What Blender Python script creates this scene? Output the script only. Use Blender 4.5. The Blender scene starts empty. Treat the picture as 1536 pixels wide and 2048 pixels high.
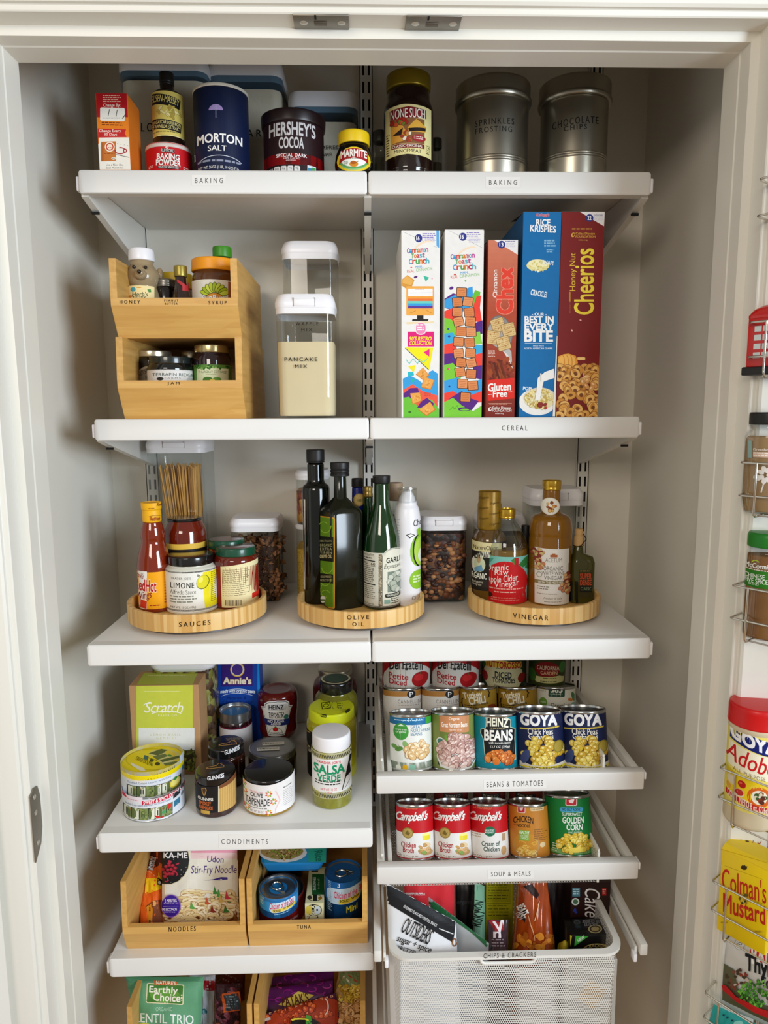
import bpy, bmesh, math, random
from mathutils import Vector, Matrix, geometry
from mathutils.bvhtree import BVHTree
PI = math.pi
sc = bpy.context.scene
COL = sc.collection
# ---------------------------------------------------------------- camera model (1536 x 2048 frame)
F, CX, CZ, YAW, PITCH, ROLL = 1400.0, -.0066, -.0047, .0256, .1417, .0048
_r0 = Vector((math.cos(YAW), -math.sin(YAW), 0)); _f0 = Vector((math.sin(YAW), math.cos(YAW), 0)); _z = Vector((0, 0, 1))
FWD = _f0*math.cos(PITCH) - _z*math.sin(PITCH); _u0 = _f0*math.sin(PITCH) + _z*math.cos(PITCH)
RGT = _r0*math.cos(ROLL) - _u0*math.sin(ROLL); UPV = _r0*math.sin(ROLL) + _u0*math.cos(ROLL)
CAM = Vector((CX, 0, CZ)); EYE = 1.5       # eye height above the floor; added to everything at the end
def ray(px, py): return FWD + RGT*((px-768)/F) - UPV*((py-1024)/F)
def on_y(px, py, Y): d = ray(px, py); return CAM + d*(Y/d.y)
def on_z(px, py, Z): d = ray(px, py); return CAM + d*((Z-CZ)/d.z)
def proj(p):
    d = Vector(p)-CAM; w = d.dot(FWD); return 768+F*d.dot(RGT)/w, 1024-F*d.dot(UPV)/w, w
def dirxy(p): d = Vector((p.x-CX, p.y, 0)); return d.normalized()
# ---------------------------------------------------------------- materials
def lin(h):
    if not isinstance(h, str): return tuple(h)
    h = h.lstrip('#')
    if len(h) == 3: h = ''.join(c*2 for c in h)
    o = []
    for i in (0, 2, 4):
        c = int(h[i:i+2], 16)/255
        o.append(c/12.92 if c <= .04045 else ((c+.055)/1.055)**2.4)
    return tuple(o)
MATS = {}
def base_mat(name):
    m = bpy.data.materials.new(name); m.use_nodes = True
    nt = m.node_tree; b = nt.nodes['Principled BSDF']; return m, nt, b
def P(name, col, rough=.45, metal=0, trans=0, ior=1.45, var=.04, vs=30, bump=0, coat=0, bs=200):
    """plain procedural material: base colour broken up by a little noise, optional bump"""
    if name in MATS: return MATS[name]
    m, nt, b = base_mat(name); c = lin(col)
    tc = nt.nodes.new('ShaderNodeTexCoord'); n = nt.nodes.new('ShaderNodeTexNoise'); n.inputs['Scale'].default_value = vs
    nt.links.new(tc.outputs['Object'], n.inputs['Vector'])
    mx = nt.nodes.new('ShaderNodeMix'); mx.data_type = 'RGBA'
    mx.inputs['A'].default_value = tuple(v*(1-var) for v in c)+(1,); mx.inputs['B'].default_value = tuple(min(1, v*(1+var)) for v in c)+(1,)
    nt.links.new(n.outputs['Fac'], mx.inputs['Factor']); nt.links.new(mx.outputs['Result'], b.inputs['Base Color'])
    b.inputs['Roughness'].default_value = rough; b.inputs['Metallic'].default_value = metal
    b.inputs['Transmission Weight'].default_value = trans; b.inputs['IOR'].default_value = ior
    b.inputs['Coat Weight'].default_value = coat
    if bump:
        n2 = nt.nodes.new('ShaderNodeTexNoise'); n2.inputs['Scale'].default_value = bs
        nt.links.new(tc.outputs['Object'], n2.inputs['Vector'])
        bp = nt.nodes.new('ShaderNodeBump'); bp.inputs['Strength'].default_value = bump; bp.inputs['Distance'].default_value = .001
        nt.links.new(n2.outputs['Fac'], bp.inputs['Height']); nt.links.new(bp.outputs['Normal'], b.inputs['Normal'])
    MATS[name] = m; return m
def thin_glass(name, tint, refl=.10, rough=.03):
    if name in MATS: return MATS[name]
    m = bpy.data.materials.new(name); m.use_nodes = True; nt = m.node_tree; nt.nodes.clear()
    out = nt.nodes.new('ShaderNodeOutputMaterial'); t = nt.nodes.new('ShaderNodeBsdfTransparent'); t.inputs[0].default_value = lin(tint)+(1,)
    g = nt.nodes.new('ShaderNodeBsdfGlossy'); g.inputs['Roughness'].default_value = rough; g.inputs[0].default_value = (.9, .9, .9, 1)
    lw = nt.nodes.new('ShaderNodeLayerWeight'); lw.inputs['Blend'].default_value = .35
    mr = nt.nodes.new('ShaderNodeMapRange'); mr.inputs['To Min'].default_value = refl*.5; mr.inputs['To Max'].default_value = min(1, refl*6)
    nt.links.new(lw.outputs['Facing'], mr.inputs['Value'])
    mx = nt.nodes.new('ShaderNodeMixShader'); nt.links.new(mr.outputs[0], mx.inputs[0]); nt.links.new(t.outputs[0], mx.inputs[1]); nt.links.new(g.outputs[0], mx.inputs[2])
    nt.links.new(mx.outputs[0], out.inputs[0]); MATS[name] = m; return m
def print_mat():
    if 'printed' in MATS: return MATS['printed']
    m, nt, b = base_mat('printed'); a = nt.nodes.new('ShaderNodeAttribute'); a.attribute_name = 'ink'
    n = nt.nodes.new('ShaderNodeTexNoise'); n.inputs['Scale'].default_value = 90
    tc = nt.nodes.new('ShaderNodeTexCoord'); nt.links.new(tc.outputs['Object'], n.inputs['Vector'])
    mr = nt.nodes.new('ShaderNodeMapRange'); mr.inputs['To Min'].default_value = .93; mr.inputs['To Max'].default_value = 1.05
    nt.links.new(n.outputs['Fac'], mr.inputs['Value'])
    vm = nt.nodes.new('ShaderNodeVectorMath'); vm.operation = 'SCALE'
    nt.links.new(a.outputs['Color'], vm.inputs[0]); nt.links.new(mr.outputs[0], vm.inputs['Scale']); nt.links.new(vm.outputs[0], b.inputs['Base Color'])
    b.inputs['Roughness'].default_value = .5; b.inputs['Specular IOR Level'].default_value = .22; MATS['printed'] = m; return m
def grain(name, c1, c2, axis='x', rough=.5):
    """bamboo: laminated strips running along one axis, with fine grain and darker nodes"""
    if name in MATS: return MATS[name]
    m, nt, b = base_mat(name); tc = nt.nodes.new('ShaderNodeTexCoord'); mp = nt.nodes.new('ShaderNodeMapping')
    mp.inputs['Scale'].default_value = {'x': (5, 60, 60), 'y': (60, 5, 60), 'z': (60, 60, 5)}[axis]
    nt.links.new(tc.outputs['Object'], mp.inputs[0]); n = nt.nodes.new('ShaderNodeTexNoise'); n.inputs['Scale'].default_value = 2.2; n.inputs['Detail'].default_value = 5
    nt.links.new(mp.outputs[0], n.inputs['Vector'])
    mp2 = nt.nodes.new('ShaderNodeMapping'); mp2.inputs['Scale'].default_value = {'x': (9, 30, 55), 'y': (30, 9, 55), 'z': (45, 45, 3)}[axis]
    nt.links.new(tc.outputs['Object'], mp2.inputs[0]); v = nt.nodes.new('ShaderNodeTexVoronoi'); v.distance = 'CHEBYCHEV'; v.inputs['Scale'].default_value = 1
    nt.links.new(mp2.outputs[0], v.inputs['Vector'])
    mx = nt.nodes.new('ShaderNodeMix'); mx.data_type = 'RGBA'; mx.inputs['A'].default_value = lin(c1)+(1,); mx.inputs['B'].default_value = lin(c2)+(1,)
    ad = nt.nodes.new('ShaderNodeMath'); ad.operation = 'MULTIPLY_ADD'; sp = nt.nodes.new('ShaderNodeSeparateColor'); nt.links.new(v.outputs['Color'], sp.inputs[0])
    nt.links.new(sp.outputs[0], ad.inputs[0]); ad.inputs[1].default_value = .45; mr = nt.nodes.new('ShaderNodeMapRange')
    mr.inputs['From Min'].default_value = .3; mr.inputs['From Max'].default_value = .8; mr.inputs['To Max'].default_value = .6
    nt.links.new(n.outputs['Fac'], mr.inputs['Value']); nt.links.new(mr.outputs[0], ad.inputs[2]); nt.links.new(ad.outputs[0], mx.inputs['Factor'])
    nt.links.new(mx.outputs['Result'], b.inputs['Base Color']); b.inputs['Roughness'].default_value = rough
    MATS[name] = m; return m
def staves(name, c1, c2, c3, n=60):
    """bent bamboo rim: upright staves of slightly different tone round the ring"""
    if name in MATS: return MATS[name]
    m, nt, b = base_mat(name); tc = nt.nodes.new('ShaderNodeTexCoord'); s = nt.nodes.new('ShaderNodeSeparateXYZ'); nt.links.new(tc.outputs['Object'], s.inputs[0])
    at = nt.nodes.new('ShaderNodeMath'); at.operation = 'ARCTAN2'; nt.links.new(s.outputs['Y'], at.inputs[0]); nt.links.new(s.outputs['X'], at.inputs[1])
    mu = nt.nodes.new('ShaderNodeMath'); mu.operation = 'MULTIPLY'; mu.inputs[1].default_value = n/2/PI*2; nt.links.new(at.outputs[0], mu.inputs[0])
    fl = nt.nodes.new('ShaderNodeMath'); fl.operation = 'FLOOR'; nt.links.new(mu.outputs[0], fl.inputs[0])
    wn = nt.nodes.new('ShaderNodeTexWhiteNoise'); wn.noise_dimensions = '1D'; nt.links.new(fl.outputs[0], wn.inputs['W'])
    r = nt.nodes.new('ShaderNodeValToRGB'); nt.links.new(wn.outputs['Value'], r.inputs[0])
    r.color_ramp.elements[0].color = lin(c1)+(1,); r.color_ramp.elements[1].color = lin(c3)+(1,); e = r.color_ramp.elements.new(.5); e.color = lin(c2)+(1,)
    nt.links.new(r.outputs[0], b.inputs['Base Color']); b.inputs['Roughness'].default_value = .45; MATS[name] = m; return m
def chunky(name, cols, scale=60, rough=.5, bump=.9):
    """nuts, pasta, seeds seen as a mass: voronoi cells of mixed colour with rounded relief"""
    if name in MATS: return MATS[name]
    m, nt, b = base_mat(name); tc = nt.nodes.new('ShaderNodeTexCoord'); v = nt.nodes.new('ShaderNodeTexVoronoi'); v.inputs['Scale'].default_value = scale
    nt.links.new(tc.outputs['Object'], v.inputs['Vector']); sp = nt.nodes.new('ShaderNodeSeparateColor'); nt.links.new(v.outputs['Color'], sp.inputs[0])
    r = nt.nodes.new('ShaderNodeValToRGB'); r.color_ramp.interpolation = 'CONSTANT'; nt.links.new(sp.outputs[0], r.inputs[0])
    els = r.color_ramp.elements
    while len(els) < len(cols): els.new(.5)
    for i, c in enumerate(cols): els[i].position = i/len(cols); els[i].color = lin(c)+(1,)
    nt.links.new(r.outputs[0], b.inputs['Base Color']); bp = nt.nodes.new('ShaderNodeBump'); bp.invert = True
    bp.inputs['Strength'].default_value = bump; bp.inputs['Distance'].default_value = .25/scale; nt.links.new(v.outputs['Distance'], bp.inputs['Height'])
    nt.links.new(bp.outputs['Normal'], b.inputs['Normal']); b.inputs['Roughness'].default_value = rough; MATS[name] = m; return m
# ---------------------------------------------------------------- object helpers
def root(name, label, cat, loc, group=None):
    o = bpy.data.objects.new(name, None); o.empty_display_size = .02; COL.objects.link(o); o.location = loc
    o['label'] = label; o['category'] = cat
    if group: o['group'] = group
    return o
def link(name, me, m, parent=None, smooth=0, loc=None):
    me.materials.append(m); o = bpy.data.objects.new(name, me); COL.objects.link(o)
    if parent: o.parent = parent
    if loc is not None: o.location = loc
    if smooth:
        me.shade_smooth(); me.set_sharp_from_angle(angle=math.radians(smooth))
    return o
def mesh(name, vs, fs):
    me = bpy.data.meshes.new(name); me.from_pydata([tuple(v) for v in vs], [], fs); me.update(); return me
def rprof(pts, rad):
    """round the corners of a profile"""
    if rad <= 0: return list(pts)
    out = [pts[0]]
    for a, b, c in zip(pts, pts[1:], pts[2:]):
        A, B, Cc = Vector(a), Vector(b), Vector(c); l1, l2 = (A-B).length, (Cc-B).length
        if l1 < 1e-7 or l2 < 1e-7: out.append(b); continue
        ang = (A-B).angle(Cc-B)
        if ang > 2.85: out.append(b); continue
        d = min(rad, .45*l1, .45*l2); p, q = B+(A-B)*(d/l1), B+(Cc-B)*(d/l2)
        for t in (0, .33, .67, 1): out.append(tuple(p*(1-t)**2+B*2*t*(1-t)+q*t*t))
    out.append(pts[-1]); return out
def lathe_me(name, prof, n=48):
    vs, fs, rings = [], [], []
    for r, z in prof:
        if r < 1e-6: rings.append([len(vs)]); vs.append((0, 0, z))
        else:
            rings.append(list(range(len(vs), len(vs)+n)))
            vs += [(r*math.cos(2*PI*k/n), r*math.sin(2*PI*k/n), z) for k in range(n)]
    for a, b in zip(rings, rings[1:]):
        if len(a) == 1 and len(b) == 1: continue
        for k in range(n):
            j = (k+1) % n
            if len(a) == 1: fs.append((a[0], b[j], b[k]))
            elif len(b) == 1: fs.append((a[k], a[j], b[0]))
            else: fs.append((a[k], a[j], b[j], b[k]))
    return mesh(name, vs, fs)
def rr(w, d, r, n=5):
    """rounded rectangle outline, counter-clockwise"""
    r = min(r, w/2-1e-5, d/2-1e-5); o = []
    for cx, cy, a in ((w/2-r, d/2-r, 0), (-w/2+r, d/2-r, 1), (-w/2+r, -d/2+r, 2), (w/2-r, -d/2+r, 3)):
        o += [(cx+r*math.cos((a+k/n)*PI/2), cy+r*math.sin((a+k/n)*PI/2)) for k in range(n+1)]
    return o
def loft_me(name, secs, cap0=True, cap1=True):
    """secs: list of (outline, z) with equal vertex counts"""
    vs, fs = [], []; n = len(secs[0][0])
    for o, z in secs: vs += [(p[0], p[1], z) for p in o]
    for i in range(len(secs)-1):
        for k in range(n):
            j = (k+1) % n; fs.append((i*n+k, i*n+j, (i+1)*n+j, (i+1)*n+k))
    if cap0: fs.append(tuple(range(n))[::-1])
    if cap1: fs.append(tuple((len(secs)-1)*n+k for k in range(n)))
    return mesh(name, vs, fs)
class MB:
    """collects boxes, tubes and prisms into one mesh"""
    def __init__(s): s.v = []; s.f = []
    def add(s, vs, fs): o = len(s.v); s.v += [tuple(v) for v in vs]; s.f += [tuple(i+o for i in f) for f in fs]; return s
    def box(s, x0, x1, y0, y1, z0, z1, b=0):
        if b:
            b = min(b, (x1-x0)*.45, (y1-y0)*.45, (z1-z0)*.45)
            bm = bmesh.new(); bmesh.ops.create_cube(bm, size=1)
            for v in bm.verts: v.co = Vector(((x0+x1)/2+v.co.x*(x1-x0), (y0+y1)/2+v.co.y*(y1-y0), (z0+z1)/2+v.co.z*(z1-z0)))
            bmesh.ops.bevel(bm, geom=list(bm.edges), offset=b, segments=2, affect='EDGES', profile=.5); bm.verts.index_update()
            s.add([v.co[:] for v in bm.verts], [[v.index for v in f.verts] for f in bm.faces]); bm.free(); return s
        vs = [(x, y, z) for z in (z0, z1) for y in (y0, y1) for x in (x0, x1)]
        return s.add(vs, [(0, 2, 3, 1), (4, 5, 7, 6), (0, 1, 5, 4), (2, 6, 7, 3), (0, 4, 6, 2), (1, 3, 7, 5)])
    def prism_x(s, poly, x0, x1):
        """poly of (y,z), extruded along x"""
        n = len(poly); vs = [(x0, y, z) for y, z in poly]+[(x1, y, z) for y, z in poly]
        return s.add(vs, [tuple(range(n)), tuple(range(2*n-1, n-1, -1))]+[(k, n+k, n+(k+1) % n, (k+1) % n) for k in range(n)])
    def tube(s, pts, r, n=8, closed=False):
        pts = [Vector(p) for p in pts]; m = len(pts); base = len(s.v); up = Vector((0, 0, 1)); prev = None
        for i, p in enumerate(pts):
            if closed: t = (pts[(i+1) % m]-pts[i-1]).normalized()
            else: t = ((pts[min(i+1, m-1)]-p).normalized()+(p-pts[max(i-1, 0)]).normalized()).normalized()
            if prev is None:
                a = t.cross(up)
                if a.length < .1: a = t.cross(Vector((1, 0, 0)))
                a.normalize()
            else: a = (prev-t*prev.dot(t)).normalized()
            prev = a; b = t.cross(a); s.v += [tuple(p+(a*math.cos(2*PI*k/n)+b*math.sin(2*PI*k/n))*r) for k in range(n)]
        for i in range(m if closed else m-1):
            for k in range(n):
                j = (k+1) % n; A = base+i*n; B = base+((i+1) % m)*n; s.f.append((A+k, A+j, B+j, B+k))
        if not closed: s.f.append(tuple(base+k for k in range(n))[::-1]); s.f.append(tuple(base+(m-1)*n+k for k in range(n)))
        return s
    def ball(s, c, r, n=12, m=8):
        rx, ry, rz = r if not isinstance(r, (int, float)) else (r, r, r); base = len(s.v)
        for i in range(m+1):
            a = PI*i/m
            for k in range(n): b = 2*PI*k/n; s.v.append((c[0]+rx*math.sin(a)*math.cos(b), c[1]+ry*math.sin(a)*math.sin(b), c[2]+rz*math.cos(a)))
        for i in range(m):
            for k in range(n): j = (k+1) % n; s.f.append((base+i*n+k, base+(i+1)*n+k, base+(i+1)*n+j, base+i*n+j))
        return s
    def build(s, name, m, parent=None, smooth=0, off=None):
        vs = s.v if off is None else [(a-off[0], b-off[1], c-off[2]) for a, b, c in s.v]
        me = mesh(name, vs, s.f); bm = bmesh.new(); bm.from_mesh(me); bmesh.ops.recalc_face_normals(bm, faces=bm.faces); bm.to_mesh(me); bm.free()
        return link(name, me, m, parent, smooth)
def struct(o): o['kind'] = 'structure'; return o
# ---------------------------------------------------------------- lettering and printed pictures
_TX = {}
def text_geo(s, bold, sp, lsp):
    k = (s, bold, sp, lsp)
    if k in _TX: return _TX[k]
    cu = bpy.data.curves.new('t', 'FONT'); cu.body = s; cu.size = 1; cu.space_character = sp; cu.space_line = lsp; cu.resolution_u = 3; cu.align_x = 'CENTER'
    cu.offset = bold; o = bpy.data.objects.new('t', cu); me = bpy.data.meshes.new_from_object(o)
    v = [(p.co.x, p.co.y) for p in me.vertices]; f = [tuple(q.vertices) for q in me.polygons]
    bpy.data.objects.remove(o); bpy.data.curves.remove(cu); bpy.data.meshes.remove(me)
    _TX[k] = (v, f); return _TX[k]
class Art:
    """flat printed artwork; coordinates are read off a crop of the photograph with origin (zx,zy) and scale zs"""
    def __init__(s, Z=(0, 0, 1)): s.Z = Z; s.ops = []; s.bands = []; s.rnd = random.Random(7)
    def px(s, x, y): return s.Z[0]+x/s.Z[2], s.Z[1]+y/s.Z[2]
    def raw(s, v, f, c): s.ops.append(([s.px(*p) for p in v], f, lin(c))); return s
    def poly(s, pts, c):
        tris = geometry.tessellate_polygon([[Vector((x, y, 0)) for x, y in pts]]); return s.raw(pts, [tuple(t) for t in tris], c)
    def rect(s, x0, y0, x1, y1, c, r=0, rot=0, sk=0):
        """r corner radius, rot in degrees about the centre, sk: how much lower the right edge sits"""
        cx, cy = (x0+x1)/2, (y0+y1)/2; w, h = x1-x0, y1-y0
        pts = rr(w, h, r, 4) if r else [(-w/2, -h/2), (w/2, -h/2), (w/2, h/2), (-w/2, h/2)]
        a = math.radians(rot); pts = [(x*math.cos(a)-y*math.sin(a), x*math.sin(a)+y*math.cos(a)) for x, y in pts]
        return s.raw([(cx+x, cy+y+sk*(x/w)) for x, y in pts], [tuple(range(len(pts)))], c)
    def ell(s, cx, cy, rx, ry, c, rot=0, n=18, a0=0, a1=360):
        a = math.radians(rot); pts = []
        for k in range(n if a1-a0 >= 360 else n+1):
            t = math.radians(a0+(a1-a0)*k/n); x, y = rx*math.cos(t), ry*math.sin(t); pts.append((cx+x*math.cos(a)-y*math.sin(a), cy+x*math.sin(a)+y*math.cos(a)))
        return s.raw(pts, [tuple(range(len(pts)))], c)
    def line(s, pts, w, c):
        n = len(pts); L, Rr = [], []
        for i, (x, y) in enumerate(pts):
            ax, ay = pts[max(i-1, 0)]; bx, by = pts[min(i+1, n-1)]; u = [(x-ax, y-ay), (bx-x, by-y)]; u = [(p/math.hypot(p, q), q/math.hypot(p, q)) for p, q in u if math.hypot(p, q) > 1e-6] or [(1, 0)]
            tx, ty = sum(p for p, q in u), sum(q for p, q in u); d = math.hypot(tx, ty) or 1; tx, ty = tx/d, ty/d; k = min(2, 1/max(.3, abs(tx*u[0][0]+ty*u[0][1])))*w/2
            L.append((x-ty*k, y+tx*k)); Rr.append((x+ty*k, y-tx*k))
        return s.raw(L+Rr, [(i, i+1, n+i+1, n+i) for i in range(n-1)], c)
    def arc(s, cx, cy, rx, ry, a0, a1, w, c, n=14):
        return s.line([(cx+rx*math.cos(math.radians(a0+(a1-a0)*k/n)), cy+ry*math.sin(math.radians(a0+(a1-a0)*k/n))) for k in range(n+1)], w, c)
    def t(s, txt, x0, y0, x1, y1, c, b=.0, sh=0, sp=1, rot=0, sk=0, ol=None, bow=0, lsp=1):
        """lettering fitted to a box; b weight, sh slant, rot degrees, sk drop to the right edge, bow arch height, ol outline (colour, grow)"""
        v0, f0 = text_geo(txt, 0, sp, lsp)
        def fat(q):
            if q < .012: return [(0, 0)]
            q *= .42; return [(q, 0), (-q, 0)] if q < .014 else [(q, q), (-q, q), (q, -q), (-q, -q)]
        v, f = v0, f0; sh_ = fat(b)
        if not v: return s
        ax, bx = min(p[0] for p in v), max(p[0] for p in v); ay, by = min(p[1] for p in v), max(p[1] for p in v)
        cx, cy, w, h = (x0+x1)/2, (y0+y1)/2, x1-x0, y1-y0
        if abs(rot) in range(46, 135): w, h = h, w
        a = math.radians(rot)
        def m(p, v0=None):
            x = ((p[0]-ax)/(bx-ax)-.5)*w; y = (.5-(p[1]-ay)/(by-ay))*h; x -= sh*y; y += sk*(x/w)-bow*(1-(2*x/w)**2)
            return cx+x*math.cos(a)-y*math.sin(a), cy+x*math.sin(a)+y*math.cos(a)
        for cc, ss in ((((ol[0], fat(b+ol[1])),) if ol else ())+((c, sh_),)):
            for dx, dy in ss: s.raw([m((p[0]+dx, p[1]+dy)) for p in v], f, cc)
        return s
    def fine(s, x0, y0, x1, y1, rows, c, sk=0, gap=.45):
        """lines of print too small to read: rows of short dashes"""
        h = (y1-y0)/rows; v = []
        for i in range(rows):
            x = x0; y = y0+h*i; e = x1-(x1-x0)*s.rnd.uniform(0, .25)
            while x < e:
                w = min(e-x, h*s.rnd.uniform(.6, 2.2)); yy = y+sk*((x-x0)/(x1-x0)-.5); v += [(x, yy), (x+w, yy), (x+w, yy+h*gap), (x, yy+h*gap)]; x += w+h*.3
        return s.raw(v, [tuple(range(i, i+4)) for i in range(0, len(v), 4)], c) if v else s
    def blobs(s, x0, y0, x1, y1, n, rx, ry, cols, edge=None, hi=None, seed=1, oval=True, rot=180):
        R = random.Random(seed); pts = []
        for _ in range(n*6):
            x, y = R.uniform(x0, x1), R.uniform(y0, y1)
            if oval and ((x-(x0+x1)/2)/((x1-x0)/2))**2+((y-(y0+y1)/2)/((y1-y0)/2))**2 > 1: continue
            pts.append((y, x))
            if len(pts) >= n: break
        pts.sort()
        for y, x in pts:
            a = R.uniform(-rot/2, rot/2); k = R.uniform(.8, 1.15); c = R.choice(cols)
            if edge: s.ell(x, y+ry*.08, rx*k*1.13, ry*k*1.16, edge, a, 12)
            s.ell(x, y, rx*k, ry*k, c, a, 12)
            if hi: s.ell(x-rx*.2, y-ry*.3, rx*k*.4, ry*k*.3, hi, a, 8)
        return s
    def rings(s, x0, y0, x1, y1, n, r, col, hole, edge, seed=1):
        R = random.Random(seed); pts = sorted((R.uniform(y0, y1), R.uniform(x0, x1)) for _ in range(n))
        for y, x in pts:
            a = R.uniform(0, 180); q = R.uniform(.72, 1)
            s.ell(x, y, r*1.1, r*q*1.1, edge, a); s.ell(x, y, r, r*q, R.choice(col), a); s.ell(x-r*.1, y-r*.25, r*.7, r*q*.45, R.choice(col), a); s.ell(x, y, r*.4, r*.4*q, hole, a)
        return s
    def build(s, surf, parent, name='label', h0=.00015, dh=.000012, label=None):
        bb = []; top = 0      # each shape lies one level above the highest earlier shape it overlaps
        for v, f, c in s.ops:
            xs = [p[0] for p in v]; ys = [p[1] for p in v]; q = (min(xs), max(xs), min(ys), max(ys)); lv = 1
            for (a0, a1, b0, b1), l in bb:
                if l >= lv and a0 < q[1] and a1 > q[0] and b0 < q[3] and b1 > q[2]: lv = l+1
            bb.append((q, lv)); top = max(top, lv)
        dh = min(.00004 if isinstance(surf, Hit) else .00002, (.003 if isinstance(surf, Hit) else .0015)/max(1, top))
        bm = bmesh.new(); lay = bm.faces.layers.float_vector.new('c')
        for i, (v, f, c) in enumerate(s.ops):
            bv = [bm.verts.new((x, y, bb[i][1])) for x, y in v]
            for q in f:
                try: fc = bm.faces.new([bv[k] for k in q]); fc[lay] = c
                except ValueError: pass
        if s.ops:
            xs = [v.co.x for v in bm.verts]; ys = [v.co.y for v in bm.verts]
            for ax, cuts, lo, hi in ((0, surf.cx, min(xs), max(xs)), (1, surf.cy, min(ys), max(ys))):
                for c in cuts:
                    if lo < c < hi:
                        no = Vector((1, 0, 0)) if ax == 0 else Vector((0, 1, 0))
                        bmesh.ops.bisect_plane(bm, geom=bm.verts[:]+bm.edges[:]+bm.faces[:], plane_co=no*c, plane_no=no, dist=1e-5)
        dead = []
        for v in bm.verts:
            p = surf.at(v.co.x, v.co.y, h0+dh*v.co.z)
            if p is None: dead.append(v)
            else: v.co = p
        if dead: bmesh.ops.delete(bm, geom=dead, context='VERTS')
        for y0, y1, c in s.bands:
            for q in surf.band(s.px(0, y0)[1], s.px(0, y1)[1], h0):
                bv = [bm.verts.new(p) for p in q]; fc = bm.faces.new(bv); fc[lay] = lin(c); fc.smooth = True
        if surf.rec: pass
        me = bpy.data.meshes.new(name); cols = []
        for fc in bm.faces: cols += [tuple(fc[lay])+(1,)]*len(fc.verts)
        bm.to_mesh(me); bm.free()
        at = me.color_attributes.new('ink', 'FLOAT_COLOR', 'CORNER'); at.data.foreach_set('color', [x for c in cols for x in c])
        o = link(name, me, print_mat(), parent)
        if label: o['label'] = label
        return o
    def band(s, y0, y1, c): s.bands.append((y0, y1, c)); return s
class Cyl:
    """unrolls artwork round an upright round body; org is the body's base centre, rad(z) its radius at height z above it"""
    rec = True
    def __init__(s, org, rad, step=4, cy=(), turn=0):
        s.o = Vector(org); s.rad = rad; s.cy = cy; s.th0 = math.atan2(0-s.o.y, CX-s.o.x)+turn
        xs, ys, w = proj(s.o+Vector((0, 0, .04))); hw = F*rad(.04)/w
        s.cx = [xs+hw*math.sin(math.radians(a)) for a in range(-88, 89, step)]
    def at(s, px, py, h):
        r0 = s.rad(.04); d = dirxy(s.o)
        for _ in range(3):
            q = s.o-d*r0; z = on_y(px*.0+proj(s.o)[0], py, q.y).z-s.o.z; r0 = s.rad(z)
        xs, ys, w = proj(s.o+Vector((0, 0, z))); k = (px-xs)/(F*r0/math.sqrt(max(w*w-r0*r0, 1e-4)))
        k = max(-.999, min(.999, k)); a = s.th0+math.asin(k); r = r0+h
        return Vector((r*math.cos(a), r*math.sin(a), z))
    def band(s, p0, p1, h, n=64):
        za, zb = s.at(proj(s.o)[0], p0, 0).z, s.at(proj(s.o)[0], p1, 0).z; m = 1 if s.rad(za) == s.rad(zb) and not s.cy else 6
        zs = [za+(zb-za)*i/m for i in range(m+1)]; out = []
        for z0, z1 in zip(zs, zs[1:]):
            for k in range(n):
                a, b = 2*PI*k/n, 2*PI*(k+1)/n
                out.append([((s.rad(z)+h)*math.cos(t), (s.rad(z)+h)*math.sin(t), z) for t, z in ((a, z1), (b, z1), (b, z0), (a, z0))])
        return out
class Plane:
    """artwork lying on a flat face through point p with outward normal n; org = the thing's origin"""
    rec = False; cx = (); cy = ()
    def __init__(s, org, p, n, lim=None): s.o = Vector(org); s.p = Vector(p); s.n = Vector(n).normalized(); s.lim = lim
    def at(s, px, py, h):
        d = ray(px, py); t = (s.p-CAM).dot(s.n)/d.dot(s.n); q = CAM+d*t+s.n*h-s.o
        if s.lim: x0, x1, z0, z1 = s.lim; q.x = max(x0, min(x1, q.x)); q.z = max(z0, min(z1, q.z))
        return q
class Hit:
    """artwork laid on any modelled surface (pouches, shaped bottles)"""
    rec = False
    def __init__(s, org, ob, x0, x1, y0, y1, step=5):
        s.o = Vector(org); s.t = (s.o-CAM).length; me = ob.data; s.b = BVHTree.FromPolygons([v.co.copy() for v in me.vertices], [tuple(p.vertices) for p in me.polygons])
        s.cx = [x0+i*step for i in range(int((x1-x0)/step)+2)]; s.cy = [y0+i*step for i in range(int((y1-y0)/step)+2)]
    def at(s, px, py, h):
        d = ray(px, py).normalized(); p, n, i, t = s.b.ray_cast(CAM-s.o, d)
        if p is None:
            p, n, i, t = s.b.find_nearest(CAM-s.o+d*s.t)
            if p is None or t > .007: return None
            if n.dot(d) > 0: n = -n
            return p+n*h
        s.t = t
        if n.dot(d) > 0: n = -n
        return p+n*h*1.5-d*.0002
# ---------------------------------------------------------------- things authored from a crop
def place(Z, xl, xr, yt, yb=None, z=0, Y=None, rt=1):
    X = lambda v: Z[0]+v/Z[2]; Yp = lambda v: Z[1]+v/Z[2]
    xl, xr, yt = X(xl), X(xr), Yp(yt); xm = (xl+xr)/2; R = .03
    if yb is not None: yb = Yp(yb); fr = on_z(xm, yb, z)
    for _ in range(8):
        if yb is not None: C = fr+dirxy(fr)*R; ym = (yt+yb)/2
        else:
            ym = (yt+proj(Vector((on_y(xm, yt, Y).x, Y, z)))[1])/2; C = on_y(xm, ym, Y)
        w = proj(on_y(xm, ym, C.y))[2]; R = (xr-xl)/2*w/F
    if yb is not None:
        for _ in range(3): C.x += (xm-proj(on_y(xm, ym, C.y) if 0 else Vector((C.x, C.y, on_y(xm, ym, C.y).z)))[0])*w/F
    s = 1 if on_y(xm, yt, C.y).z < CZ else -1
    top = on_y(xm, yt, C.y+s*R*rt*dirxy(C).y).z
    return Vector((C.x, C.y, z)), R, top-z
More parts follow.
